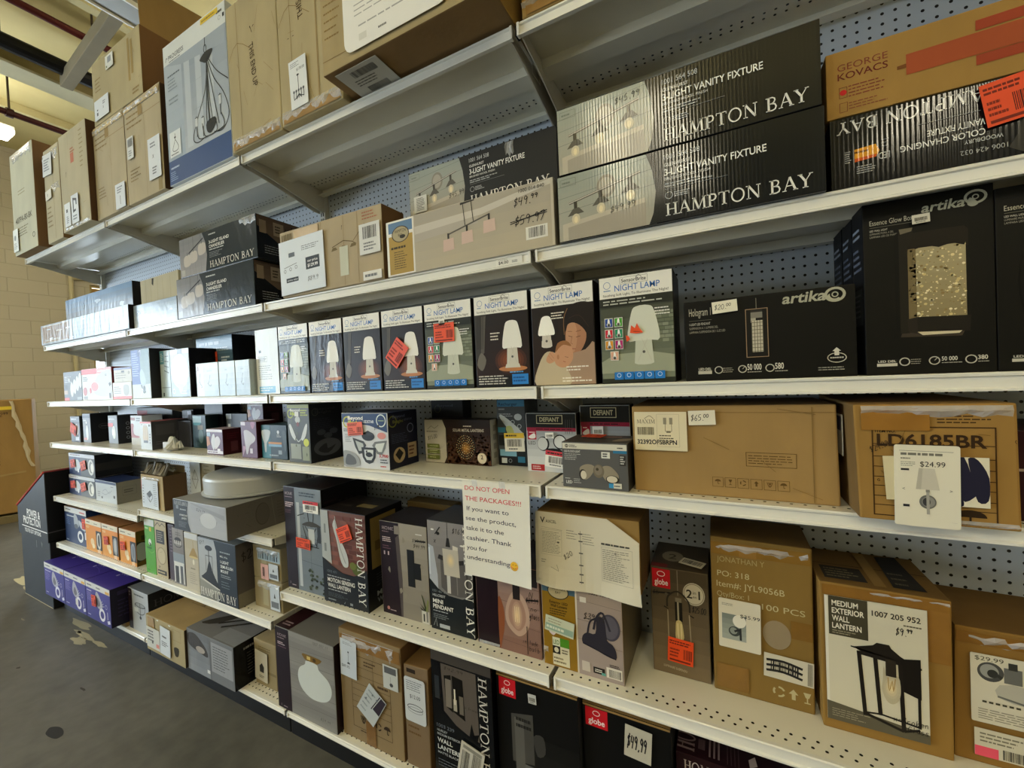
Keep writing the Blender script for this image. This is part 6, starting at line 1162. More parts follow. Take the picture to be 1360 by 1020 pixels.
b = card(-2.903, -2.789, 1.085, ZF, .303, .05, 'bulb_box', 'tall narrow bright green box on the lowest raised shelf', '5cab1e', {'right': '1c1c18', 'top': 'c4c8a0'})
a = b.art(); a.r(0, .88, 1, 1, 'd8dcd8').r(.5, .78, .72, .86, 'd8c840').q(.05, .8, .4, .86, 1, 'c8e0a8').e(.52, .58, .15, .06, 'eef4e8').p([(.45, .58), (.6, .56), (.62, .52), (.5, .5)], '3c5a1c').l([(.35, .42), (.6, .38), (.9, .42)], .002, '8ecc5a', 3).q(.2, .44, .7, .5, 1, '3a7a10').q(.1, .04, .4, .07, 1, '3a7a10').r(.05, .62, .14, .68, '3a7a10'); b.done()
b = card(-2.786, -2.662, 1.085, ZF, .305, .22, 'string_light_box', 'narrow beige box printed with a big bulb, right of the green box', 'c4b694', {'right': '3c2a30', 'top': '5a4a48'})
a = b.art(); a.l([(.05, .9), (.3, .97), (.5, .92), (.7, .97), (.95, .92)], .004, '2c2a28', 3).r(.12, .60, .84, .84, '3a3836').q(.2, .63, .76, .82, 5, 'b8b09c', .35); a.ring(.52, .38, .046, .0022, '7d7460', 30).e(.52, .38, .33, .135, 'cfc4a4').l([(.4, .44), (.62, .46)], .001, '7d7460'); a.r(.1, .04, .9, .12, '2c2a28').q(.14, .05, .86, .11, 1, 'c4b694').q(.2, .15, .4, .19, 2, '4a4640'); b.done()
b = card(-2.655, -2.592, 1.09, ZF, .298, .2, 'pendant_box', 'narrow purple-grey box squeezed between the bulb box and the porch light box', '54424e'); b.art().q(.3, .5, .7, .95, 8, '8d7c88', .35); b.done()
b = card(-2.587, -2.474, 1.08, ZF, .292, .22, 'chandelier_box', 'narrow grey box printed with a ring chandelier above a white window', '8d8a8a', {'right': '3c3a3a'})
a = b.art(); a.g(0, .55, 1, 1, '8a8480', 'a49e9a', 5); a.l([(.5, 1), (.5, .86)], .002, '33312f').e(.5, .80, .3, .05, '3a3634').l([(.14, .72), (.3, .68), (.5, .67), (.7, .68), (.86, .72)], .004, '33312f', 3); [a.r(.2+.16*k, .72, .28+.16*k, .79, 'd8d4cc') for k in range(4)]; a.r(0, .38, 1, .56, '9aa2aa').r(.05, .02, .95, .40, 'e2e2de').r(.14, .02, .46, .32, '4a4a4c').r(.60, .02, .84, .34, '6a6c70').q(.3, .88, .8, .95, 2, '6a6662', .4); b.done()
b = card(-2.457, -2.330, 1.075, ZF, .289, .22, 'pendant_box', 'narrow cream box printed with a brass cone pendant, left of the semi-flush mount box', 'd2ccbc', {'right': '8d8a84'})
a = b.art(); a.r(0, .9, 1, 1, 'd8dadc').g(0, 0, 1, .9, 'cdc6b6', 'bdb39a', 5); a.l([(.66, .88), (.66, .70)], .003, 'a88c50').p([(.58, .74), (.74, .75), (.98, .60), (.30, .58)], 'b09458').e(.64, .585, .33, .02, 'd8c48a').e(.64, .50, .07, .05, 'ece6d4').q(.4, .36, .9, .4, 1, '8a8474').q(.3, .1, .9, .32, 6, 'a8a292', .3); b.done()
b = card(-2.296, -1.981, 1.06, ZF, .293, .27, 'flush_mount_box', 'grey and dark box printed with a black semi-flush barn light, second bay near the floor', '2f3a44', {'right': '6a6460', 'top': 'a8aeb2'})
a = b.art(); a.g(0, 0, .5, 1, 'b4b6b4', 'c2c6ca', 6); a.p([(.44, 1), (.54, .72), (.585, .45), (.56, .2), (.5, 0), (1, 0), (1, 1)], '2f3a44'); k = '2b2c2f'; a.e(.29, .85, .10, .045, k).l([(.29, .84), (.29, .62)], .006, k).l([(.20, .72), (.20, .46)], .003, k).l([(.38, .72), (.38, .46)], .003, k).l([(.20, .72), (.38, .72)], .003, k); a.p([(.23, .50), (.28, .62), (.32, .62), (.37, .48), (.40, .44), (.44, .38), (.54, .25), (.55, .20), (.08, .32), (.10, .37), (.20, .44)], k, 2); a.l([(.08, .31), (.55, .20)], .005, 'e4e2d8').p([(.0, .3), (.56, .18), (.56, .12), (0, .08)], 'a0a098').p([(0, .08), (.5, .12), (.44, .0), (0, 0)], '8a8a82'); a.pen('$24.9', .04, .88, .06, w=.16, rot=12)
a.q(.60, .82, .9, .86, 1, 'a8b0b4').t('MILL 14 in.', .60, .755, .03, 'e8ecec', w=.2, bold=.02).t('1-LIGHT', .60, .66, .045, 'f0f2f0', w=.22, bold=.03).t('SEMI-FLUSH', .60, .585, .045, 'f0f2f0', w=.32, bold=.03).t('MOUNT', .60, .51, .045, 'f0f2f0', w=.2, bold=.03).q(.60, .42, .88, .48, 2, 'a8b0b4', .4).q(.60, .25, .85, .38, 3, '7d888e', .3).ser(HBAY, .02, .035, .13, 'eeece4', w=.95)
r = b.art('right'); r.pen('$24.^99', .08, .70, .14, rot=14, w=.6, c='2a2624'); r.p([(.4, .0), (.4, .2), (.9, .5), (1, .5), (1, 0)], '3a3634').r(0, 0, .4, .22, '8a8474').p([(.7, .9), (.95, .95), (1, .8), (.75, .78)], '2a2624', 3); b.done()
for i, (z, h, lab) in enumerate(((ZF, .135, 'lower of two small shiny taped cartons tucked behind the semi-flush mount box'), (ZF+.136, .150, 'upper of two small shiny taped cartons tucked behind the semi-flush mount box'))):
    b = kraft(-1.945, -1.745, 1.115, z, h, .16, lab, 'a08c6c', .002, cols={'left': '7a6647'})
    a = b.art(); a.r(.3, .1, .5, .9, 'b0a080'); s = sheet(b.part('product_label', 'front', 'paper', 'white product label'), .62, .06, .96, .92 if i == 0 else .55, 'c4ccd4'); s.r(.1, .1, .9, .35, '6a7078').p([(.4, .5), (.6, .5), (.5, .7)], '3a3d44')
    if i: s = sheet(b.part('price_label', 'front', 'paper'), .32, .0, .60, .48, 'd8a8a0'); s.bar(.2, .2, .5, .8); a.r(.16, .58, 1, .95, 'a8b4bc'); a.bar(.2, .62, .95, .92, '4a5058', 14)
    crinkle(b, .15, .95, .93, hgt=.03); b.done()

# ================================================================== BOTTOM DECK
ZG = .106
tag((lambda m: (m.box(-.48, .48, 0, .30, 0, .026, H('8a6d46'), 'kraft', .003), m.build('cardboard_tray', None, (-3.62, 1.062, ZG+.0014)))[1])(MB()), 'flat cardboard tray on the bottom deck under the three purple boxes', 'tray')
for i, (x0, x1, lab) in enumerate(((-4.138, -3.800, 'leftmost'), (-3.796, -3.470, 'middle'), (-3.466, -3.136, 'rightmost'))):
    b = card(x0, x1, 1.0, ZG+.0285, .223, .30, 'recessed_light_box', 'purple recessed light box sticking out over the floor, %s of three' % lab, '3f2f86', {'right': '1d1834', 'top': '4a3a94'})
    a = b.art(); a.r(0, .84, 1, 1, 'dcdad6').q(.06, .89, .3, .95, 1, '4a4a50').q(.45, .88, .7, .95, 1, '6a6a70').r(.82, .85, .98, .92, 'e0b45a'); a.g(0, 0, 1, .84, '3c3288', '463a98', 4); a.q(.05, .74, .34, .79, 1, 'd8d4ec').q(.05, .48, .30, .72, 7, '8d84c4', .4)
    a.p([(.44, .80), (.54, .76), (.68, .5), (.62, .36), (.46, .40), (.38, .55)], 'b8b6c0', 3).p([(.5, .66), (.6, .5), (.52, .42), (.44, .5)], '77747c', 3); [a.l([(.6, .45), (.6+.16*math.cos(t), .45+.2*math.sin(t))], .004, 'c4c2cc') for t in (.2, .6, 1.0, 1.4)]; a.ring(.66, .24, .030, .016, 'e8e6ee', 24, .032).l([(.88, .18), (.88, .38)], .006, 'e0dcea').ring(.84, .5, .012, .003, 'c8c4dc', 14).q(.06, .08, .22, .12, 1, 'd8d4ec').p([(.88, .06), (.98, .10), (.96, .18), (.86, .14)], 'e4e2ee'); 
    t = b.art('top'); [t.ring(u, .45, .010, .003, 'c8c0e4', 14) for u in (.4, .5, .6)]; t.q(.36, .3, .42, .42, 1, 'e4e0f4'); t.q(.5, .55, .8, .65, 1, '8d84c4'); 
    if i == 0: t.p([(.1, .55), (.5, .9), (.7, .9), (.3, .5)], 'a84a6a')
    if i == 1: a.r(.52, .16, .64, .34, 'e0ded8'); t.l([(.2, .2), (.5, .35), (.9, .25)], .004, '6a5cb4', 3)
    if i == 2: orange_tag(b, .28, .40, .46, .70, 4, c='e8543a'); r = b.art('right'); r.r(.1, .8, .9, .9, '3a3358').q(.1, .2, .9, .7, 5, '3a3358', .3)
    b.done()
b = card(-3.125, -2.885, 1.075, ZG, .238, .30, 'chandelier_box', 'white and dark box printed with a ring chandelier, right of the purple boxes', 'c0c4c8', {'right': '1d1c20', 'top': '7d8288'})
a = b.art(); a.r(0, 0, .20, 1, '2c1a20').q(.05, .8, .16, .95, 2, 'b0a4a4').q(.05, .4, .16, .7, 5, '6a5a5c', .4); a.q(.32, .86, .9, .93, 1, '70747a'); a.e(.60, .66, .26, .06, '4a4c50').e(.60, .665, .22, .045, 'a8acb0').l([(.34, .66), (.40, .5), (.6, .44), (.8, .5), (.86, .66)], .004, '3c3e42', 3).l([(.6, .72), (.6, .34)], .005, '3c3e42').e(.6, .36, .05, .04, '2c2d30').r(.3, .48, .5, .58, 'dcdedc'); r = b.art('right'); r.ser('HOME', .08, .66, .16, '5a5458', w=.6); b.done()
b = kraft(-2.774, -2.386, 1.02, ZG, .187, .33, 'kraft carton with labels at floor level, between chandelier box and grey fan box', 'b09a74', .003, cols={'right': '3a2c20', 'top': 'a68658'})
a = b.art(); tape(b, .06, .7, .24, 1.0, c='a8864f'); s = sheet(b.part('product_label', 'front', 'paper', 'white product label'), .04, .12, .40, .72, 'cfcfc8'); s.q(.1, .3, .7, .9, 4, '6a6a68').r(.72, .12, .95, .3, 'd88a80').ci(.45, .3, .008, '4a4a4a'); s = sheet(b.part('price_sheet', 'front', 'paper', 'white price sheet'), .42, .10, .68, .90, 'd8dee4', 0, .0012, -3); s.q(.2, .6, .8, .72, 1, '4a4e54').q(.15, .3, .8, .5, 3, '6a6e74'); a.p([(.74, .42), (.86, .44), (.84, .22), (.76, .2)], '3c3426', 3).frame(.72, .64, .92, .94, .001, '8a6d42')
t = seam(b); t.l([(.2, .2), (.5, .25)], .002, '8a6c40').pen('4x', .5, .5, .12); [b.art().r(u, .97, u+.05, 1, 'ece8e0') for u in (.3, .62)]; b.done()
b = card(-2.382, -1.988, 1.03, ZG, .203, .28, 'fan_box', 'grey film-wrapped ceiling fan box at floor level with a black side', '85878b', {'right': '1a1918', 'top': '808082'}, 'film')
a = b.art(); a.g(0, 0, .5, 1, '9a9ea4', '7a7c80', 6); a.p([(.02, .88), (.2, .94), (.42, .7), (.46, .5), (.3, .52), (.05, .62)], '4f4a46', 4).e(.3, .6, .1, .08, 'b0a8a0'); a.r(.54, .22, .98, .92, 'a4a6aa').q(.58, .3, .92, .86, 9, '6a6c70', .3).r(.44, .12, .5, .2, 'e0e2e4').l([(.52, 0), (.52, 1)], .002, '6a6c70'); t = b.art('top'); t.p([(.05, .2), (.3, .6), (.5, .8), (.3, .3)], '4a4845', 3).l([(.3, .3), (.9, .9)], .012, '3a3836').l([(.42, .25), (.98, .8)], .012, '3a3836').r(.55, .02, 1, .3, '909296')
r = b.art('right'); r.q(.2, .2, .8, .75, 8, '4a4846', .35).q(.15, .8, .5, .9, 1, '8d8a86'); b.done()
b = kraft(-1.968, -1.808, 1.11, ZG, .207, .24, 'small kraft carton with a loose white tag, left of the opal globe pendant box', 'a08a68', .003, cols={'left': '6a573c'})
a = b.art(); a.q(.2, .8, .8, .9, 2, '7d6847').r(.6, .3, 1, .36, '8a7656'); s = sheet(b.part('price_tag', 'front', 'paper', 'white price tag'), .06, .12, .66, .80, 'c9c4b4', .004, .0015, -3); s.p([(.4, .3), (.72, .3), (.74, .5), (.57, .62), (.38, .5)], '2c2b2a').q(.35, .1, .8, .2, 2, '4a4844'); b.done()
b = card(-1.732, -1.370, 1.065, ZG, .349, .30, 'pendant_box', 'tall box printed with a white glass globe pendant on grey boards, burgundy strip at left', '8d8b88', {'right': '2c1a1e', 'top': '7d7b78'})
a = b.art()
for k in range(6): a.g(.25, k/6, 1, (k+1)/6, '8a8886' if k % 2 else '9a9894', 'a09e9a' if k % 2 else '8f8d8a', 3)
for k in range(1, 6): a.l([(.25, k/6-.02), (1, k/6+.015)], .0012, '74726f')
a.r(0, 0, .25, 1, '260a1b'); a.ser('HOME', .04, .90, .028, 'c9b8bc', w=.17).q(.04, .865, .2, .885, 1, 'a8949a').q(.04, .79, .18, .83, 2, 'd8c8cc').q(.04, .76, .22, .775, 1, '8d6c78').t('2', .05, .03, .022, 'c9b8bc').q(.1, .025, .2, .04, 1, 'c9b8bc')
a.p([(.49, .795), (.78, .795), (.80, .775), (.76, .74), (.70, .72), (.56, .72), (.50, .75)], '8a6d34', 2).r(.56, .74, .62, .78, 'd8c07a').r(.66, .74, .71, .78, '5a4418'); a.p([(.55, .72), (.72, .72), (.76, .66), (.90, .58), (.95, .47), (.90, .36), (.78, .30), (.60, .29), (.45, .36), (.39, .48), (.42, .60), (.52, .67)], 'd4d9d6', 5); a.pen('$29.99', .74, .08, .03, c='44464a', w=.18); a.pen('1007 557 11', .66, .945, .03, c='44464a', w=.26)
t = b.art('top'); t.r(0, 0, .25, 1, '33121f').q(.05, .05, .2, .15, 2, 'a8949a'); b.done()
b = kraft(-1.358, -1.045, 1.085, ZG, .416, .27, 'tall brown carton with a printed grid, umbrella mark and slanted white label', '8f7452', .004, cols={'right': '6b4a2c', 'top': '8a6840'})
a = b.art(); a.frame(.18, .12, .82, .80, .0018, '4a331c'); [a.l([(.18, v), (.82, v)], .0013, '4a331c') for v in (.30, .36, .42, .48, .54, .62, .70)]; a.l([(.55, .42), (.55, .80)], .0013, '4a331c'); a.q(.4, .72, .6, .78, 2, '4a331c', .4).q(.62, .56, .8, .60, 1, '4a331c'); symbols(a, .30, .17, .034, '33210f', 'W'); symbols(a, .43, .17, .030, '33210f', 'G'); symbols(a, .56, .175, .030, '33210f', 'R'); symbols(a, .69, .17, .034, '33210f', 'U'); a.q(.3, .09, .6, .11, 1, '4a331c'); a.creases(6, '7d5c34')
tape(b, .40, 0, .56, .22, c='7d5a30'); tape(b, .0, .86, 1, .97, c='8a6534')
s = sheet(b.part('price_sheet', 'front', 'paper', 'white price sheet with a pendant lamp'), .02, .58, .30, .93, 'c4ccd6', 0, .001, -2); s.q(.15, .86, .85, .94, 2, '8a929c', .4).l([(.5, .68), (.5, .42)], .0012, '3a3e46').r(.46, .66, .54, .70, '3a3e46').e(.52, .36, .09, .05, '33363e', 16, 0, 180).t('$89.95', .08, .24, .07, '3a3e46', w=.5)
s = sheet(b.part('barcode_label', 'front', 'paper'), .74, .62, .97, .83, 'bfc2be'); s.r(.1, .66, .9, .94, '55575a').l([(.5, .55), (.5, .2)], .001, '55575a').e(.55, .2, .12, .08, '44464a')
s = sheet(b.part('diamond_label', 'front', 'paper', 'white label stuck on at a slant'), .36, .24, .68, .56, 'b8bec0', 0, .001, -33); s.p([(.62, .45), (.98, .45), (.98, .98), (.72, .98)], '2c2230').l([(.56, .4), (.66, .98)], .004, '2c2230'); s.q(.1, .1, .5, .9, 5, '8a9296', .3); s.blotch(3, '6a7278', .06)
crinkle(b, .05, .9, .97, hgt=.05); b.done()
b = kraft(-1.040, -.932, 1.09, ZG, .366, .27, 'narrow brown carton with a rounded $12 sheet showing a flat ring lamp', '80654a', .004, cols={'top': '7a5830', 'right': '6b4a28'})
a = b.art(); a.q(.08, .3, .7, .42, 2, '6a4c26', .3).r(.1, .93, .5, .97, '2c1e10'); s = sheet(b.part('price_sheet', 'front', 'paper', 'white price sheet with a ring lamp'), .03, .46, .95, .90, 'c9cdd0', .010, .001); s.q(.1, .70, .9, .94, 5, '6a6e74', .35).t('$12.00', .26, .54, .08, '33363c', w=.5); s.ring(.5, .34, .010, .0026, '4a4e54', 24, .034); s.ring(.5, .28, .010, .0018, '7d8288', 24, .033); b.done()
b = card(-.924, -.682, 1.10, ZG, .443, .20, 'wall_lantern_box', 'tall dark wall lantern box with vertical white lettering and a torn barcode sticker, bottom deck', '1d1f22', {'top': '4a4642', 'right': '15161a'}, 'film')
a = b.art(); a.r(.0, .92, 1, 1, '55504c'); a.p([(.17, .91), (.76, .91), (.78, .40), (.60, .42), (.40, .46), (.20, .54)], '6a625c', 0); a.r(.03, .5, .17, .91, '1a1b1f').r(.05, .62, .13, .80, '3c4046'); a.p([(.22, .82), (.34, .84), (.36, .55), (.24, .58)], '26241f'); a.r(.24, .58, .34, .80, '8a8278').p([(.36, .84), (.54, .83), (.56, .52), (.36, .56)], '201e1c').r(.47, .56, .54, .70, '7a7268').r(.37, .57, .43, .66, 'b0a898').r(.385, .62, .41, .74, 'e0d8c8'); a.pen('$42.99', .22, .87, .025, c='2a2624', w=.36); a.pen('x Broken', .56, .62, .02, c='3a3430', w=.22); a.p([(.62, .42), (.66, .52), (.70, .44), (.78, .46), (.74, .38)], '15161a')
a.ser(HBAY, .80, .90, .13, 'd8d4cc', w=.86, rot=-90); a.t('1003 239', .06, .395, .026, '7d828a', w=.3).t('HURLEY', .06, .36, .018, 'b8babc', w=.18, bold=.02).t('MEDIUM EXTERIOR', .06, .33, .018, 'b8babc', w=.4, bold=.02).t('WALL', .06, .275, .034, 'd8d8d4', w=.26, bold=.03).t('LANTERN', .06, .22, .034, 'd8d8d4', w=.42, bold=.03).t('MATTE BLACK', .06, .185, .017, 'b8babc', w=.36, bold=.02).q(.06, .08, .5, .15, 3, '6a6e74', .35)
s = sheet(b.part('barcode_label', 'front', 'paper', 'crumpled white barcode sticker'), .44, .06, .82, .36, 'c4bfb2', 0, .002, -12); s.bar(.1, .1, .42, .8, n=12).bar(.55, .05, .9, .85, n=14).r(.1, .86, .9, .95, '8a867a'); b.done()
for x0, x1, y, h, lab, i in ((-.676, -.402, 1.12, .418, 'black box with red corner badge and grey wall lamp print, bottom deck', 0), (-.396, -.150, 1.14, .398, 'black box with red corner badge and white $49.99 tag, bottom deck', 1)):
    b = card(x0, x1, y, ZG, h, .22, 'wall_light_box', lab, '0f0f10', {'top': 'a88a58', 'right': '3a3a3c'}, 'black_card')
    globe_logo(b, .03, .84, .25 if not i else .30, .98); a = b.art(); a.r(0, .985, 1, 1, 'a88a58')
    if i == 0:
        a.g(.25, 0, 1, .6, '2c2b29', '151515', 5); a.p([(.18, .72), (.46, .76), (.46, .38), (.18, .35)], '55534f').r(.22, .2, .34, .70, '6a6864').p([(.34, .36), (.82, .36), (.82, .26), (.34, .27)], '75736f').p([(.46, .60), (.58, .62), (.60, .50), (.50, .46)], '4a4845', 3).r(.38, 0, .80, .26, '45433f').q(.24, .62, .44, .72, 2, '2c2b29'); white_tag(b, .42, .86, .52, .93, None, 3, name='small_label', c='c8c8c4'); a.l([(.43, .92), (.47, .89), (.51, .92)], .001, '3a3a3a')
    else:
        a.p([(.3, .2), (.3, .46), (.9, .40), (.9, .1)], '232322'); white_tag(b, .50, .72, .80, .95, '$49,99', -4, c='c4bfae')
        t = b.part('inner_flap', 'top', 'kraft', 'raised cardboard lip'); sheet(t, .06, .01, .44, .10, 'd8ccb0'); sheet(t, .76, .01, .98, .10, 'd8ccb0')
    b.done()
b = card(-.142, .30, 1.165, ZG, .325, .20, 'pendant_box', 'burgundy box at the bottom right, only its lettered top corner showing under the shelf edge', '30101c', {'top': '2b0f1a'})
a = b.art(); a.ser('HOME', .04, .87, .085, 'cfc4c0', w=.18).t('DECORATORS', .045, .82, .032, 'b0a09c', w=.18, bold=.02).r(.24, 0, 1, .9, '8d8a7c').r(.36, 0, 1, .86, '20161a'); t = b.art('top'); t.ser('HO', .10, .06, .14, '8d7c80', w=.3, rot=90).q(.12, .05, .16, .4, 1, '6a565c'); [t.r(.18+.025*k, .06, .19+.025*k, .5, '8d7c80') for k in range(3)]; [t.r(.28+.02*k, .04, .284+.02*k, .55, '5a464c') for k in range(4)]; t.p([(.40, .1), (.44, .16), (.43, .3), (.395, .22)], 'b8acac'); b.done()

# ================================================================== LOWEST RAISED SHELF, RIGHT
ZJ = .616
b = card(-1.676, -1.442, 1.10, ZJ, .433, .24, 'wall_lantern_box', 'tall burgundy-striped box printed with a caged lantern on grey boards', '7b848c', {'right': '1c1618', 'top': '45454a'})
a = b.art(); a.g(.30, 0, 1, 1, '7d8790', '8d969e', 6); a.r(.34, .04, .42, .86, 'c4c9cc'); [a.l([(.42, v), (1, v-.02)], .0015, '5f686f') for v in (.30, .54, .82)]; a.l([(.68, 0), (.68, .54)], .0015, '5f686f'); a.r(0, 0, .30, 1, '260a1b'); a.ser('HOME', .03, .925, .025, 'c9b8bc', w=.22).q(.03, .895, .24, .91, 1, '9a848c').q(.03, .80, .26, .855, 3, 'dcccd0', .5).q(.03, .74, .22, .78, 3, '7d5c68', .4).t('2', .06, .04, .02, 'b8a4a8').q(.12, .025, .26, .04, 1, 'c9b8bc')
k = '26282c'; a.l([(.64, .80), (.66, .70), (.72, .64)], .005, k, 3).l([(.80, .80), (.78, .70), (.74, .64)], .005, k, 3).l([(.36, .73), (.55, .76)], .004, k); a.p([(.48, .645), (.96, .65), (.86, .68), (.66, .69)], '4a463e', 3); [a.l(p, .004, k) for p in ([(.50, .64), (.62, .46)], [(.92, .64), (.84, .45)], [(.56, .64), (.86, .46)], [(.86, .64), (.60, .46)], [(.58, .455), (.9, .45)])]; a.r(.64, .48, .80, .62, 'cdd2d4'); a.r(.88, .5, .96, .65, '3c4046'); a.blotch(1, '4a5048', .01)
for i in range(26): u = .62+.38*random.random(); v = .02+.22*random.random(); a.e(u, v, .035, .012, random.choice(('3c4438', '55604c', '2c332a')), 8, 0, 360)
a.q(.44, .92, .9, .97, 2, '55606a', .5); white_tag(b, .56, .78, .96, .89, None, 0, top='d2343c'); orange_tag(b, .32, .42, .70, .52, -1)
t = b.art('top'); t.r(.15, .08, .95, .85, '2a1018').p([(.05, .9), (.3, .99), (.98, .95), (.6, .8)], '6a6c72'); r = b.art('right'); [r.r(.35+.12*k, .62, .42+.12*k, .86, '3a3438') for k in range(3)]; r.q(.05, .7, .3, .9, 4, '3c2c30', .4); b.done()
b = card(-1.431, -1.187, 1.087, ZJ, .365, .195, 'wall_lantern_box', 'wall lantern box printed with a white motion lantern on red brick, orange sticker across it', '22272e', {'right': '16171a', 'top': '2c2624'})
a = b.art(); a.p([(0, .48), (.2, .40), (.45, .345), (.72, .34), (1, .40), (1, 1), (0, 1)], '7d5a50'); 
for j in range(12):
    for i in range(5):
        u0 = .20+.17*i-(j % 2)*.085; v0 = .42+.05*j
        if u0 > .16 and v0 < .97: a.r(max(.18, u0), v0, min(.99, u0+.155), v0+.042, random.choice(('7a4a40', '865448', '6d4038', '8f6054')))
a.p([(0, .48), (.22, .42), (.17, 1), (0, 1)], 'b8bcbc').r(.06, .55, .11, .64, '8a9090').r(.07, .75, .11, .85, '8a9090'); a.p([(0, 0), (1, 0), (1, .44), (.84, .37), (.66, .335), (.45, .345), (.22, .40), (0, .48)], '22272e')
a.p([(.28, .86), (.34, .92), (.38, .84), (.46, .70), (.58, .56), (.60, .44), (.50, .42), (.42, .50), (.36, .68), (.30, .80)], 'c8cac8', 3).l([(.34, .95), (.36, .80), (.44, .60), (.54, .46)], .004, 'a0a2a0', 3); a.e(.78, .42, .10, .06, '5f6a34').e(.70, .45, .07, .04, '77803f')
a.ser(HBAY, .80, .97, .15, 'efede6', w=.92, rot=-90); a.t('1003 471', .10, .325, .026, '7d838a', w=.22).q(.10, .28, .62, .30, 1, 'b0b4b6').t('MOTION SENSING', .10, .225, .042, 'eceae4', w=.62, bold=.03).t('WALL LANTERN', .10, .165, .042, 'eceae4', w=.52, bold=.03).q(.10, .13, .58, .15, 1, 'b0b4b6').q(.10, .06, .6, .11, 4, '6a7076', .3).q(.10, .02, .36, .045, 1, '9aa0a4').p([(.46, .02), (.50, .05), (.48, .02)], '9aa0a4').r(.60, .02, .66, .045, '9aa0a4')
orange_tag(b, .40, .70, .70, .86, 22); t = b.art('top'); t.r(.5, .35, .85, .55, '8a7d58').r(.1, .3, .4, .4, '4a4440').q(.1, .6, .7, .8, 2, '4a4440', .3)
r = b.art('right'); r.r(.10, .42, .80, .95, '8a7748').r(.2, .6, .45, .7, '6a5a34').t('1007', .2, .22, .02, '5a6068').t('MOT', .2, .12, .05, 'a8acae', w=.4, bold=.03).t('WALL', .2, .05, .05, '8d9194', w=.4, bold=.03).q(.2, .25, .7, .36, 4, '4a4e54', .3); b.done()
b = kraft(-1.175, -.95, 1.30, ZJ, .36, .07, 'plain brown carton standing at the back between the brick-print box and the burgundy box', '75592f', .002); b.done()
b = card(-1.147, -.926, 1.115, ZJ, .345, .17, 'wall_light_box', 'burgundy-striped box printed with a black wall light on stone, crossed-out price', 'a39c90', {'top': '2c2224', 'right': '3a3030'})
a = b.art(); a.g(.34, 0, 1, 1, '8f887c', 'aaa397', 6); a.r(0, 0, .42, 1, '260a1b'); a.p([(.34, .84), (.42, .88), (.46, .4), (.44, 0), (.40, 0)], '5f5654'); a.r(.32, .88, .44, .97, '958d82'); a.ser('HOME', .05, .915, .032, 'c9b8bc', w=.26).q(.05, .885, .26, .90, 1, '9a848c').q(.05, .78, .28, .84, 3, 'd8c8cc', .5).q(.05, .70, .27, .75, 2, '7d5c68', .4).r(.07, .64, .1, .68, 'c9b8bc').r(.16, .64, .19, .68, 'c9b8bc').e(.12, .06, .03, .02, 'c08a84').q(.16, .035, .3, .055, 1, 'c9b8bc')
a.r(.58, .35, .73, .74, '232426').r(.73, .44, .86, .61, '1c1d1f').r(.70, .35, .73, .74, '151617'); a.pen('$59.99', .70, .83, .035, w=.27, c='2a2824').l([(.76, .845), (.98, .85)], .006, '2a2824').pen('$44.99', .72, .77, .04, w=.26, c='26241f'); a.blotch(5, '9a9386', .04); a.q(.78, .905, .98, .925, 1, 'e4e2dc')
[a.p([(.92, .12), (u, v), (u+.03, v-.02), (.96, .12)], c) for u, v, c in ((.78, .22, '2c3424'), (.84, .30, '4a5434'), (.96, .26, '8a9060'), (.80, .16, '2c3424'))]; a.r(.84, .0, .99, .13, 'cfccc2').r(.87, .02, .90, .10, '3a3a3a').r(.93, .02, .97, .13, '8d8a84'); b.done()
b = card(-.917, -.737, 1.107, ZJ, .378, .17, 'pendant_box', 'mini pendant box priced $16, frosted glass shade, beside the hanging notice', '20262a', {'top': '4a484a', 'right': '1a1c1f'})
a = b.art(); a.p([(0, .46), (.2, .38), (.45, .335), (.75, .33), (.99, .37), (.99, 1), (0, 1)], '8a8784'); a.g(0, .62, 1, 1, '8d8988', '9b9796', 5); a.p([(.0, .46), (.0, .78), (.12, .76), (.2, .5), (.2, .38)], 'b8bcc4').r(.0, .5, .04, .75, 'd0d6dc').p([(.28, .40), (.28, .70), (.6, .66), (1, .70), (1, .37), (.7, .345), (.45, .35)], '6a6664').r(.64, .36, .66, .66, '8a8683').r(.86, .36, .9, .66, '4a4846'); a.p([(.22, .66), (.6, .62), (1, .66), (1, .70), (.6, .66), (.25, .70)], '3c3a39')
a.l([(.47, 1), (.47, .86)], .0022, '3a3836').p([(.42, .78), (.45, .86), (.50, .86), (.53, .78)], '33312f').p([(.34, .76), (.70, .76), (.72, .52), (.36, .52)], 'c9c2b4').p([(.34, .76), (.70, .76), (.70, .79), (.58, .80), (.58, .76)], 'd8d2c6').glow(.52, .66, .12, .08, 'f0d8a4', 'c9c2b4', 5); a.r(.42, .36, .50, .52, 'cfccc6'); a.pen('$16.^00', .58, .91, .045, w=.36); a.pen('x', .14, .80, .05).l([(.18, .88), (.30, .95)], .004, '26241f').e(.25, .89, .04, .015, '26241f'); a.e(.12, .92, .04, .008, 'e8e6e0').e(.80, .81, .05, .008, 'e8e6e0')
a.p([(0, 0), (1, 0), (1, .37), (.75, .33), (.45, .335), (.2, .38), (0, .46)], '20262a'); a.t('1001 467 498', .06, .345, .022, '8d9498', w=.36).t('HILLCREST', .06, .305, .022, 'c8ccce', w=.30, bold=.02).t('MINI', .06, .245, .036, 'f0efe8', w=.24, bold=.03).t('PENDANT', .06, .195, .036, 'f0efe8', w=.48, bold=.03).q(.06, .165, .56, .18, 1, 'b8bcbe').q(.06, .10, .44, .15, 3, '8d9498', .35).r(.20, .025, .44, .06, 'b8bcbe').l([(.06, .03), (.12, .10), (.14, .03)], .0016, 'b8bcbe')
a.ser(HBAY, .83, .985, .17, 'f0eee7', w=.97, rot=-90); b.done()
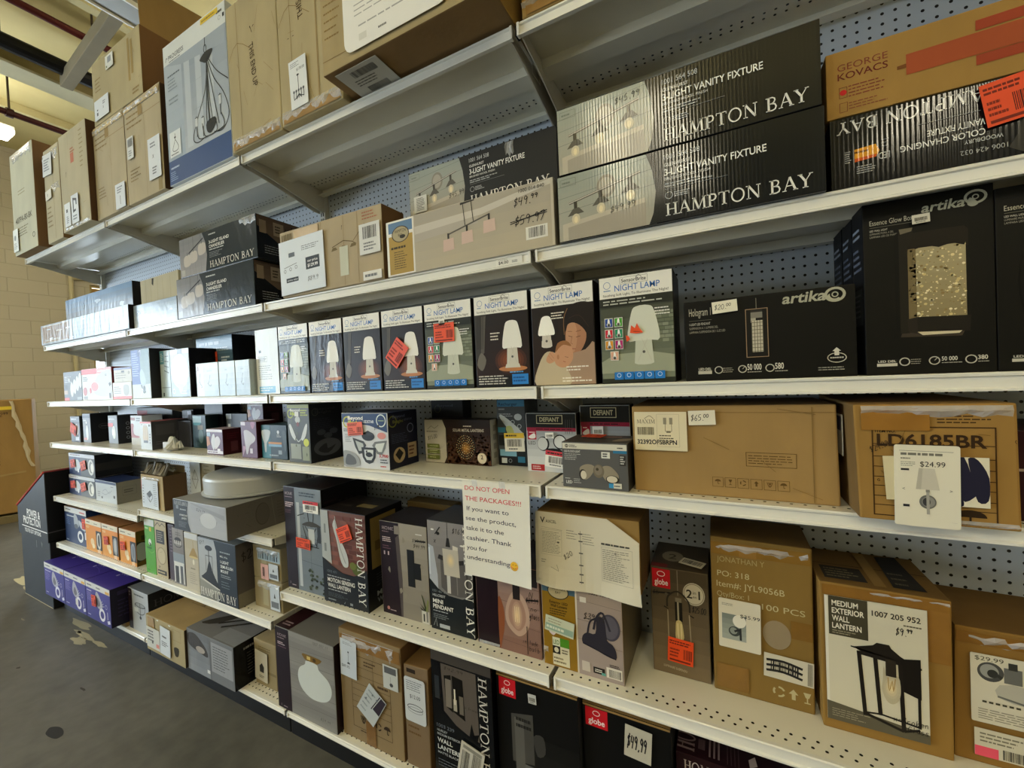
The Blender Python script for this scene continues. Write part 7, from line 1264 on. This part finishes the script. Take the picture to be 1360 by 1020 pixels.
b = card(-.727, -.503, 1.106, ZJ, .273, .20, 'pendant_box', 'burgundy-striped box printed with a clear glass pendant, below the hanging notice', '9a7a6c', {'top': '3c2c2c', 'right': '7d6458'})
a = b.art(); a.g(.36, 0, 1, 1, '8f6d60', 'b0968a', 6); [a.l([(.36, v), (1, v-.03)], .001, '6f544a') for v in (.12, .34, .58, .8)]; a.r(0, 0, .36, 1, '260a1b'); a.r(.05, .93, .5, 1, 'b8b4ac').q(.06, .94, .48, .98, 1, '6a6862'); a.r(.68, .80, .98, 1, '3c3534'); a.p([(.36, .0), (.36, .60), (.44, .5), (.45, .3), (.40, .1)], '9a5f3e', 3)
a.p([(.50, .30), (.47, .45), (.52, .60), (.60, .70), (.72, .70), (.82, .58), (.85, .42), (.80, .28), (.66, .20)], 'c4a896', 4).p([(.54, .34), (.52, .46), (.56, .58), (.62, .64), (.70, .64), (.77, .54), (.79, .42), (.75, .32), (.66, .26)], 'b3917f', 4); a.l([(.655, .98), (.655, .80)], .004, '33292a').r(.60, .62, .71, .80, '33292a').glow(.655, .44, .08, .16, 'f4d8a8', 'c0a08c', 5); [a.l([(.655+d, .36), (.655+d, .54)], .0012, 'fff0cc') for d in (-.03, 0, .03)]
a.pen('NO', .84, .68, .06, w=.14).pen('$29.99', .80, .62, .055, w=.2).l([(.80, .64), (.99, .66)], .005, '1c181a').pen('no', .86, .53, .05, w=.1).pen('glass', .84, .44, .06, w=.16); a.pen('include', .72, .14, .05, w=.24).pen('bulb', .82, .07, .055, w=.16).l([(.80, .34), (.80, .02)], .0022, '1c181a'); crinkle(b, .02, .36, .03, hgt=.012); b.done()
b = card(-.494, -.258, 1.10, ZJ, .257, .27, 'wall_lantern_box', 'gold-panelled box printed with a black barn wall light, under the paper-covered carton', 'b9a9a0', {'right': '7d7158', 'top': 'b0a890'})
a = b.art(); a.r(0, 0, .44, 1, '9c7a24').r(0, .86, .44, 1, '5a7480').r(.44, 0, .46, 1, 'd8d0c0').g(.46, 0, 1, 1, 'b0a29c', 'a8988c', 6); [a.l([(.46, v), (1, v-.03)], .0012, '8a7c72') for v in (.40, .62, .84)]; a.e(.22, .88, .14, .09, '3c3424').e(.22, .88, .13, .08, 'c4b48c').t('HAMPTON', .22, .90, .03, '3c3424', w=.18, al='c').t('BAY', .22, .855, .028, '3c3424', w=.07, al='c'); a.t('Exterior LED', .22, .735, .03, '2c2410', w=.24, al='c', bold=.02).t('Wall Lantern', .22, .695, .03, '2c2410', w=.22, al='c', bold=.02).q(.10, .60, .34, .68, 3, '4a3c18', .4)
a.r(.12, .24, .22, .34, 'dcdcc4').r(.22, .24, .34, .34, '5f9a30').t('LED', .13, .26, .05, '5f8a40', w=.08, bold=.02).r(.12, .02, .34, .24, 'e0d8bc').r(.12, .15, .22, .24, '26241c').e(.17, .195, .03, .03, 'e0d8bc').q(.24, .16, .33, .22, 2, '6a6048').q(.13, .04, .33, .12, 2, '8a8064')
a.t('1002 187 398', .62, .925, .035, '3a3634', w=.32, bold=.01).r(.50, .82, .58, .88, 'dcd6cc'); k = '3c3944'; a.e(.86, .60, .12, .145, '55515c').e(.855, .60, .10, .125, '6a6670').l([(.66, .54), (.70, .68), (.78, .74), (.86, .56)], .006, k, 4).p([(.52, .44), (.52, .36), (.62, .34), (.80, .28), (.92, .27), (.92, .36), (.88, .42), (.82, .46), (.80, .66), (.74, .70), (.70, .66), (.68, .50), (.58, .49)], k, 3).l([(.58, .46), (.62, .62), (.72, .68)], .005, k, 4); a.l([(.52, .36), (.92, .265)], .003, '22202a'); a.pen('$39.99', .54, .64, .07, w=.28, c='3a3430'); a.l([(.54, .64), (.62, .655)], .0015, '3a3430')
a.r(.64, .055, .78, .125, '2c2826').q(.66, .07, .76, .11, 2, 'e8e4dc', .5).r(.80, .045, .985, .16, 'e4ded2').bar(.83, .055, .97, .14).q(.84, .165, .97, .2, 2, '3a3634').r(.50, .05, .60, .16, 'cfc6bc').r(.74, .05, .79, .08, '6aa8a0')
s = sheet(b.part('faded_sticker', 'front', 'paper', 'torn pale green and white sticker'), .04, .40, .42, .58, 'c8ccb0', 0, .001, -7); s.r(.02, .1, .98, .5, '93ac98').q(.06, .14, .94, .45, 1, 'd8dcc8').q(.1, .55, .6, .9, 2, 'a09c80', .4); a.p([(.08, .4), (.14, .36), (.18, .42)], 'e0d0cc', 3); crinkle(b, .0, .06, .2); b.done()
# carton lying on top, papers taped over its front
b = kraft(-.500, -.203, 1.105, ZJ+.258, .198, .15, 'brown carton wearing an instruction sheet over its front, lying on the gold-panelled box', '9a7540', .002, cols={'top': '7d5a2e', 'right': '5f4526'})
a = b.part('instruction_sheet', 'front', 'paper', 'creased cream instruction sheet drooping over the front', .004)
nx, ny = 14, 12; W_, H_ = .296, .207
def paper_pt(i, j):
    u, v = i/nx, j/ny; x = -.150+u*W_; z = .197-(1-v)*H_-.016*u*(1-v)
    if u > .72 and v > .72: z -= .055*(u-.72)*(v-.72)/.078
    z += .008*u*(1-v); y = -.006-.010*(1-v)-.006*math.sin(u*7+v*3)*(1-v)-.018*max(0, .25-v)*(1+math.sin(u*9))
    if u > .9 and v < .25: x += .02*(.25-v)
    return Vector((x, y, z))
P_ = [[paper_pt(i, j) for j in range(ny+1)] for i in range(nx+1)]
for i in range(nx):
    for j in range(ny): a.mb.poly([P_[i][j], P_[i+1][j], P_[i+1][j+1], P_[i][j+1]], H('d9d2bd'), 'paper')
for (i0, i1, q) in ((.04, .36, 0), (.40, .62, 1), (.66, .97, 2)):
    pass
def on_paper(u, v, off=.0007):
    i = min(nx-1, max(0, int(u*nx))); j = min(ny-1, max(0, int(v*ny))); fu, fv = u*nx-i, v*ny-j
    p = (P_[i][j]*(1-fu)*(1-fv)+P_[i+1][j]*fu*(1-fv)+P_[i][j+1]*(1-fu)*fv+P_[i+1][j+1]*fu*fv); n = (P_[i+1][j]-P_[i][j]).cross(P_[i][j+1]-P_[i][j]).normalized()
    return p+n*off
class PaperArt(Art):
    def xy(s, x, y): return on_paper(min(.999, max(.001, x/s.W)), min(.999, max(.001, y/s.H)), .0006+s.z)
pa = PaperArt(a.mb, (0, 0, 0), (1, 0, 0), (0, 0, 1), (0, -1, 0), W_, H_, 'paper', 0)
pa.ser('V', .05, .86, .07, '2c2a26', w=.055).ser('AXCEL'.replace('L', 'I'), .11, .865, .035, '2c2a26', w=.10) if False else pa.t('V', .05, .85, .075, '2c2a26', bold=.03).t('AXCEL', .11, .855, .04, '2c2a26', w=.11)
pa.l([(.06, .79), (.28, .77)], .0006, '8d897c').frame(.06, .42, .27, .76, .0005, '9a968a').q(.07, .44, .26, .74, 14, '8d897c', .3).e(.235, .6, .012, .012, '55534c').l([(.46, .80), (.46, .10)], .0012, '77746a').q(.32, .66, .44, .80, 4, '9a968a', .3).q(.48, .62, .60, .78, 5, '9a968a', .3); [pa.l([(.44, v), (.48, v)], .003, '4a4844') for v in (.12, .22, .34, .50, .66, .76)]
pa.pen('$20', .30, .38, .06, rot=35, w=.10); pa.q(.06, .30, .12, .36, 2, '8d897c', .4).l([(.16, .26), (.24, .22), (.22, .30)], .001, '8d897c'); pa.frame(.66, .20, .94, .64, .0005, '8d897c').q(.67, .22, .93, .62, 16, '8d897c', .35).q(.66, .66, .92, .70, 1, '4a4844', .6); pa.e(.79, .58, .01, .015, '8d897c')
b.done()
b = card(-.197, -.048, 1.20, ZJ, .300, .18, 'pendant_box', 'grey-brown box with a red corner badge and a 2-in-1 roundel printed with a jar pendant', '6d604c', {'top': '4f4436', 'left': '4a3f30'})
a = b.art(); a.g(0, 0, 1, 1, '8a7a62', '564b3a', 8); globe_logo(b, .02, .81, .35, .99); a.e(.76, .80, .19, .105, 'c9c1ae').e(.76, .80, .175, .096, '8d836f').e(.76, .80, .165, .09, 'cfc7b4').t('2', .63, .76, .075, '3a3226', bold=.03).t('in', .745, .80, .03, '3a3226').t('en', .745, .765, .025, '3a3226').t('1', .84, .76, .075, '3a3226', bold=.03)
a.pen('$25.00', .72, .63, .055, w=.26).pen('$35', .03, .74, .04, w=.1).l([(.02, .755), (.35, .775)], .004, '16161c'); k = '26221c'; a.l([(.48, 1), (.48, .76)], .0022, '8d8574'); a.l([(.28, .64), (.30, .74), (.48, .80), (.66, .72), (.68, .62)], .0045, '3a342a', 4).r(.42, .52, .55, .70, k).r(.46, .52, .49, .70, 'b0a894').r(.43, .70, .54, .74, '8d8574').ci(.27, .76, .004, '6a6252').l([(.22, .64), (.30, .62)], .003, k).l([(.66, .60), (.75, .58)], .003, k); a.p([(.28, .62), (.30, .60), (.30, .24), (.28, .24)], 'a89c86').p([(.66, .60), (.68, .60), (.70, .24), (.68, .24)], 'a89c86').p([(.42, .44), (.44, .52), (.53, .52), (.56, .42), (.56, .36), (.49, .31), (.42, .35)], 'd8c896', 3).l([(.46, .50), (.47, .36), (.52, .36), (.52, .50)], .0014, 'fff4d0', 3); a.t('LUMINAIRE SUSPENDU', .18, .06, .022, 'cfc7b4', w=.42, rot=-4)
orange_tag(b, .27, .13, .72, .36, -3, c='f0501c'); t = b.art('top'); t.e(.35, .45, .2, .2, '8d8574').t('2', .28, .35, .18, '4a4234', bold=.03).r(.0, .0, .3, .12, '7a2c2c'); s = sheet(b.part('barcode_label', 'top', 'paper', 'white barcode label'), .52, .12, .95, .34, 'c4beac', 0, .001, -18); s.bar(.1, .2, .9, .8); b.done()
b = kraft(-.042, .181, 1.19, ZJ, .408, .17, 'tall brown taped carton with cream stencilled lettering and a $35.99 sheet', '8d6a33', .003, cols={'left': '6a4d24', 'top': '77562a'})
a = b.art(); a.t('JONATHAN Y', .06, .855, .035, 'b39a68', w=.5).t('PO: 318', .06, .76, .036, 'cdb98c', w=.34).t('Item#: JYL9056B', .05, .69, .038, 'cdb98c', w=.70).t('Qty/Box: 1', .05, .625, .034, 'bda77a', w=.34).t('100 PCS', .52, .585, .036, 'cdb98c', w=.42); tape(b, .0, .905, 1, .985, c='8f6a2c'); tape(b, .30, .90, .48, .985, c='9a7236'); tape(b, .02, .02, .36, .18, c='8a652c'); tape(b, .80, .44, 1, .55, c='85612a'); symbols(a, .60, .05, .028, 'c4b084', 'R'); symbols(a, .74, .05, .028, 'c4b084', 'F'); symbols(a, .87, .05, .028, 'c4b084', 'G'); a.ring(.66, .42, .028, .002, '7d5d2a', 24)
a.e(.66, .44, .14, .09, '9c8468'); crinkle(b, .02, .98, .975, hgt=.028); s = sheet(b.part('price_sheet', 'front', 'paper', 'white sheet priced $35.99 with a globe sconce'), .06, .30, .50, .62, 'dfd8c4', .004, .001, -1); s.r(.08, .18, .66, .70, '8d948c').g(.08, .18, .66, .70, 'a8ada4', '77807a', 5).e(.50, .58, .16, .13, 'ebe6d8').e(.38, .36, .14, .10, '3c4240').e(.36, .37, .09, .07, '8d948c').l([(.38, .36), (.52, .42), (.53, .20)], .005, '26292a'); s.q(.08, .86, .5, .92, 2, '8d897c', .4).t('$35.99', .52, .665, .07, '2c2c2e', w=.46)
s = sheet(b.part('marked_label', 'front', 'paper', 'white label scribbled over in marker'), .52, .17, 1.0, .32, 'd0c9b6', 0, .0006, -2); s.bar(.88, .05, .98, .95, n=6); [s.l([(.05, v), (.4, v+.06), (.78, v-.06)], .006, '1c1a1c', 3) for v in (.28, .5, .72)]; s.bar(.14, .3, .7, .72, n=14); b.done()
b = kraft(.190, .415, 1.165, ZJ, .345, .215, 'brown carton fronted with a white sheet of a black exterior wall lantern, marked broken glass', '9a7034', .003, cols={'top': '77562a', 'right': '8a6230'})
a = b.art(); s = sheet(b.part('front_label', 'front', 'card', 'large printed front label'), .015, .07, .83, .93, 'dcd6c2', 0, .0008); s.r(0, 0, .03, 1, 'e8e4d8').r(.04, .69, .44, 1, '55503f').t('MEDIUM', .075, .925, .042, 'efeadb', w=.27, bold=.035).t('EXTERIOR', .075, .865, .042, 'efeadb', w=.33, bold=.035).t('WALL', .075, .805, .042, 'efeadb', w=.18, bold=.035).t('LANTERN', .075, .745, .042, 'efeadb', w=.30, bold=.035).q(.075, .70, .36, .735, 2, 'a8a08a', .4)
s.t('1007 205 952', .48, .895, .04, '3c3830', w=.46, bold=.03).q(.78, .85, .95, .87, 1, '77705f').pen('$9.^99', .70, .78, .055, w=.2); s.p([(0, 0), (1, 0), (1, .07), (0, .15)], '6d6756').q(.05, .03, .45, .10, 4, 'a8a08a', .3)
k = '2a2420'; s.p([(.26, .62), (.48, .665), (.52, .69), (.64, .69), (.66, .665), (.74, .62), (.94, .545), (.94, .56), (.72, .57), (.36, .60), (.26, .63)], k).p([(.74, .60), (.93, .625), (.93, .32), (.74, .36)], '231e1b')
for p in ([(.34, .60), (.39, .10)], [(.50, .59), (.54, .13)], [(.74, .56), (.76, .05)], [(.91, .33), (.91, .10)]): s.l(p, .0075 if p[0][0] != .91 else .005, k)
s.l([(.38, .12), (.76, .05)], .006, k).l([(.76, .05), (.91, .09)], .005, k).l([(.38, .125), (.54, .14), (.90, .11)], .004, k).l([(.36, .59), (.74, .565)], .009, k); s.p([(.58, .52), (.60, .45), (.64, .45), (.72, .46), (.74, .36), (.72, .28), (.66, .24), (.60, .26), (.56, .34), (.57, .42)], 'c9bfa4', 3).glow(.65, .36, .07, .08, 'f4e2b4', 'cfc4a8', 4); s.l([(.62, .44), (.63, .34), (.66, .42), (.67, .34), (.69, .44)], .0012, 'b08a40', 3).r(.60, .45, .70, .58, '3a332c')
s.pen('x-Broken', .66, .115, .042, w=.33, rot=1).pen('Glass', .79, .06, .042, w=.20, rot=1); tape(b, .0, .93, 1, 1, c='8f652a'); tape(b, .84, .60, 1, .93, c='94692e'); t = b.art('top'); t.l([(.0, .5), (1, .5)], .003, '4a3416').r(.05, .10, .42, .44, '2c2620').q(.08, .14, .38, .40, 4, '6a5c44', .4).p([(.62, .08), (.88, .08), (.86, .95), (.66, .9)], '241f1b').q(.66, .12, .82, .5, 3, '55493a', .3).p([(.46, .05), (.56, .05), (.56, .95), (.46, .95)], '8d6a38'); crinkle(b, .4, 1, .99, hgt=.01); b.done()
b = kraft(.423, .62, 1.185, ZJ, .285, .20, 'rightmost brown carton, with a white sheet showing a chrome bath lamp', '94692f', .003, cols={'top': '77552a', 'left': '6a4c24'})
a = b.art(); tape(b, .0, .90, 1, .985, c='8a6128'); crinkle(b, .1, 1, .97, hgt=.02); s = sheet(b.part('price_sheet', 'front', 'paper', 'white sheet priced $29.99 with a chrome lamp'), .10, .32, .96, .84, 'd6cfba', .003, .001); s.t('$29.99', .04, .91, .06, '44402f', w=.26); s.e(.18, .76, .12, .14, '4a4a48').e(.17, .77, .085, .10, '9a9a94').e(.2, .74, .05, .06, '33332f').p([(.26, .60), (.50, .62), (.52, .36), (.24, .42)], 'b8b4a6', 2).r(.30, .64, .46, .86, '6a6a66').r(.34, .84, .42, .94, '33332f').l([(.28, .70), (.2, .76)], .006, '33332f').l([(.24, .43), (.52, .37)], .004, '6a6a66'); [s.r(.10+.06*k, .30, .14+.06*k, .33, '44402f') for k in range(6)]; s.q(.06, .05, .8, .22, 5, '8d8774', .35)
s = sheet(b.part('shipping_label', 'front', 'paper', 'white shipping label with a pink corner'), .12, .06, .96, .27, 'cfc8b2'); s.r(0, 0, .22, .36, 'e8546a').bar(.26, .05, .5, .4).q(.05, .5, .45, .9, 3, '77725f', .4).t('P2301', .52, .62, .16, '33302a', w=.24, bold=.01); t = b.art('top'); t.r(.1, .3, .5, .5, '4a3820'); b.done()

# ------------------------------------------------------------------ hanging notice and the little price strip on the shelf edge
def notice():
    x0, x1, z0, z1, y = -.722, -.494, .868, 1.158, 1.046
    root = empty('notice_sheet', ((x0+x1)/2, y, z0)); w, h = x1-x0, z1-z0; n = 10
    b = MB()
    def pt(u, v, f=0): return (-w/2+u*w, .002-.010*(1-v)*(.5+u)+.004*math.sin(u*3.1)*(1-v)+f, v*h)
    for i in range(n):
        for j in range(n):
            u0, u1, v0, v1 = i/n, (i+1)/n, j/n, (j+1)/n
            b.poly([pt(u0, v0), pt(u1, v0), pt(u1, v1), pt(u0, v1)], H('e9e6db'), 'paper'); b.poly([pt(u0, v0, .0008), pt(u0, v1, .0008), pt(u1, v1, .0008), pt(u1, v0, .0008)], H('e3e0d4'), 'paper')
    class NA(Art):
        def xy(s, x, y): q = pt(x/s.W, y/s.H); return Vector((q[0], q[1]-.0004-s.z, q[2]))
    a = NA(b, (0, 0, 0), (1, 0, 0), (0, 0, 1), (0, -1, 0), w, h, 'paper', 0)
    a.t('DO NOT OPEN', .04, .90, .046, 'd8364a', w=.68).t('THE PACKAGES!!!', .04, .79, .046, 'd8364a', w=.84)
    for k, (s, wd, u) in enumerate((('If you want to', .64, .06), ('see the product,', .76, .04), ('take it to the', .58, .04), ('cashier. Thank', .69, .04), ('you for', .32, .04), ('understanding', .66, .04))): a.t(s, u, .685-.103*k, .044, '3c3e5a', w=wd)
    a.e(.76, .185, .056, .045, 'd89a1c').e(.76, .19, .052, .041, 'f0bc30').l([(.73, .195), (.745, .203), (.755, .195)], .001, '6a3c10').l([(.775, .195), (.785, .203), (.80, .195)], .001, '6a3c10').l([(.725, .178), (.745, .162), (.775, .162), (.795, .178)], .0014, '6a3c10', 3).e(.725, .172, .012, .008, 'e88a5a').e(.795, .172, .012, .008, 'e88a5a')
    b.build('paper', root)
    for u in (.2, .62):
        c = MB(); c.poly([(-w/2+u*w-.01, .0, h-.014), (-w/2+u*w+.01, .0, h-.014), (-w/2+u*w+.01, -.0005, h+.006), (-w/2+u*w-.01, -.0005, h+.006)], H('f4f2ea'), 'clear_wrap'); c.build('clear_tape', root)
    tag(root, 'white paper notice with red and dark lettering hanging from the shelf edge', 'notice')
notice()
m = MB(); m.box(0, .085, -.0012, 0, 0, .020, H('ebe9e0'), 'paper'); a = Art(m, (0, -.0012, 0), (1, 0, 0), (0, 0, 1), (0, -1, 0), .085, .020, 'paper', .0003); a.t('$4.00', .10, .25, .42, '3a3a3a', w=.38, bold=.02).q(.62, .2, .9, .6, 2, '77777a').q(.1, .78, .5, .9, 1, '8a8a8a')
tag(m.build('shelf_tag', None, (-.575, 1.0605, 1.819-.0275)), 'small white $4.00 tag on the edge of the second shelf', 'tag')
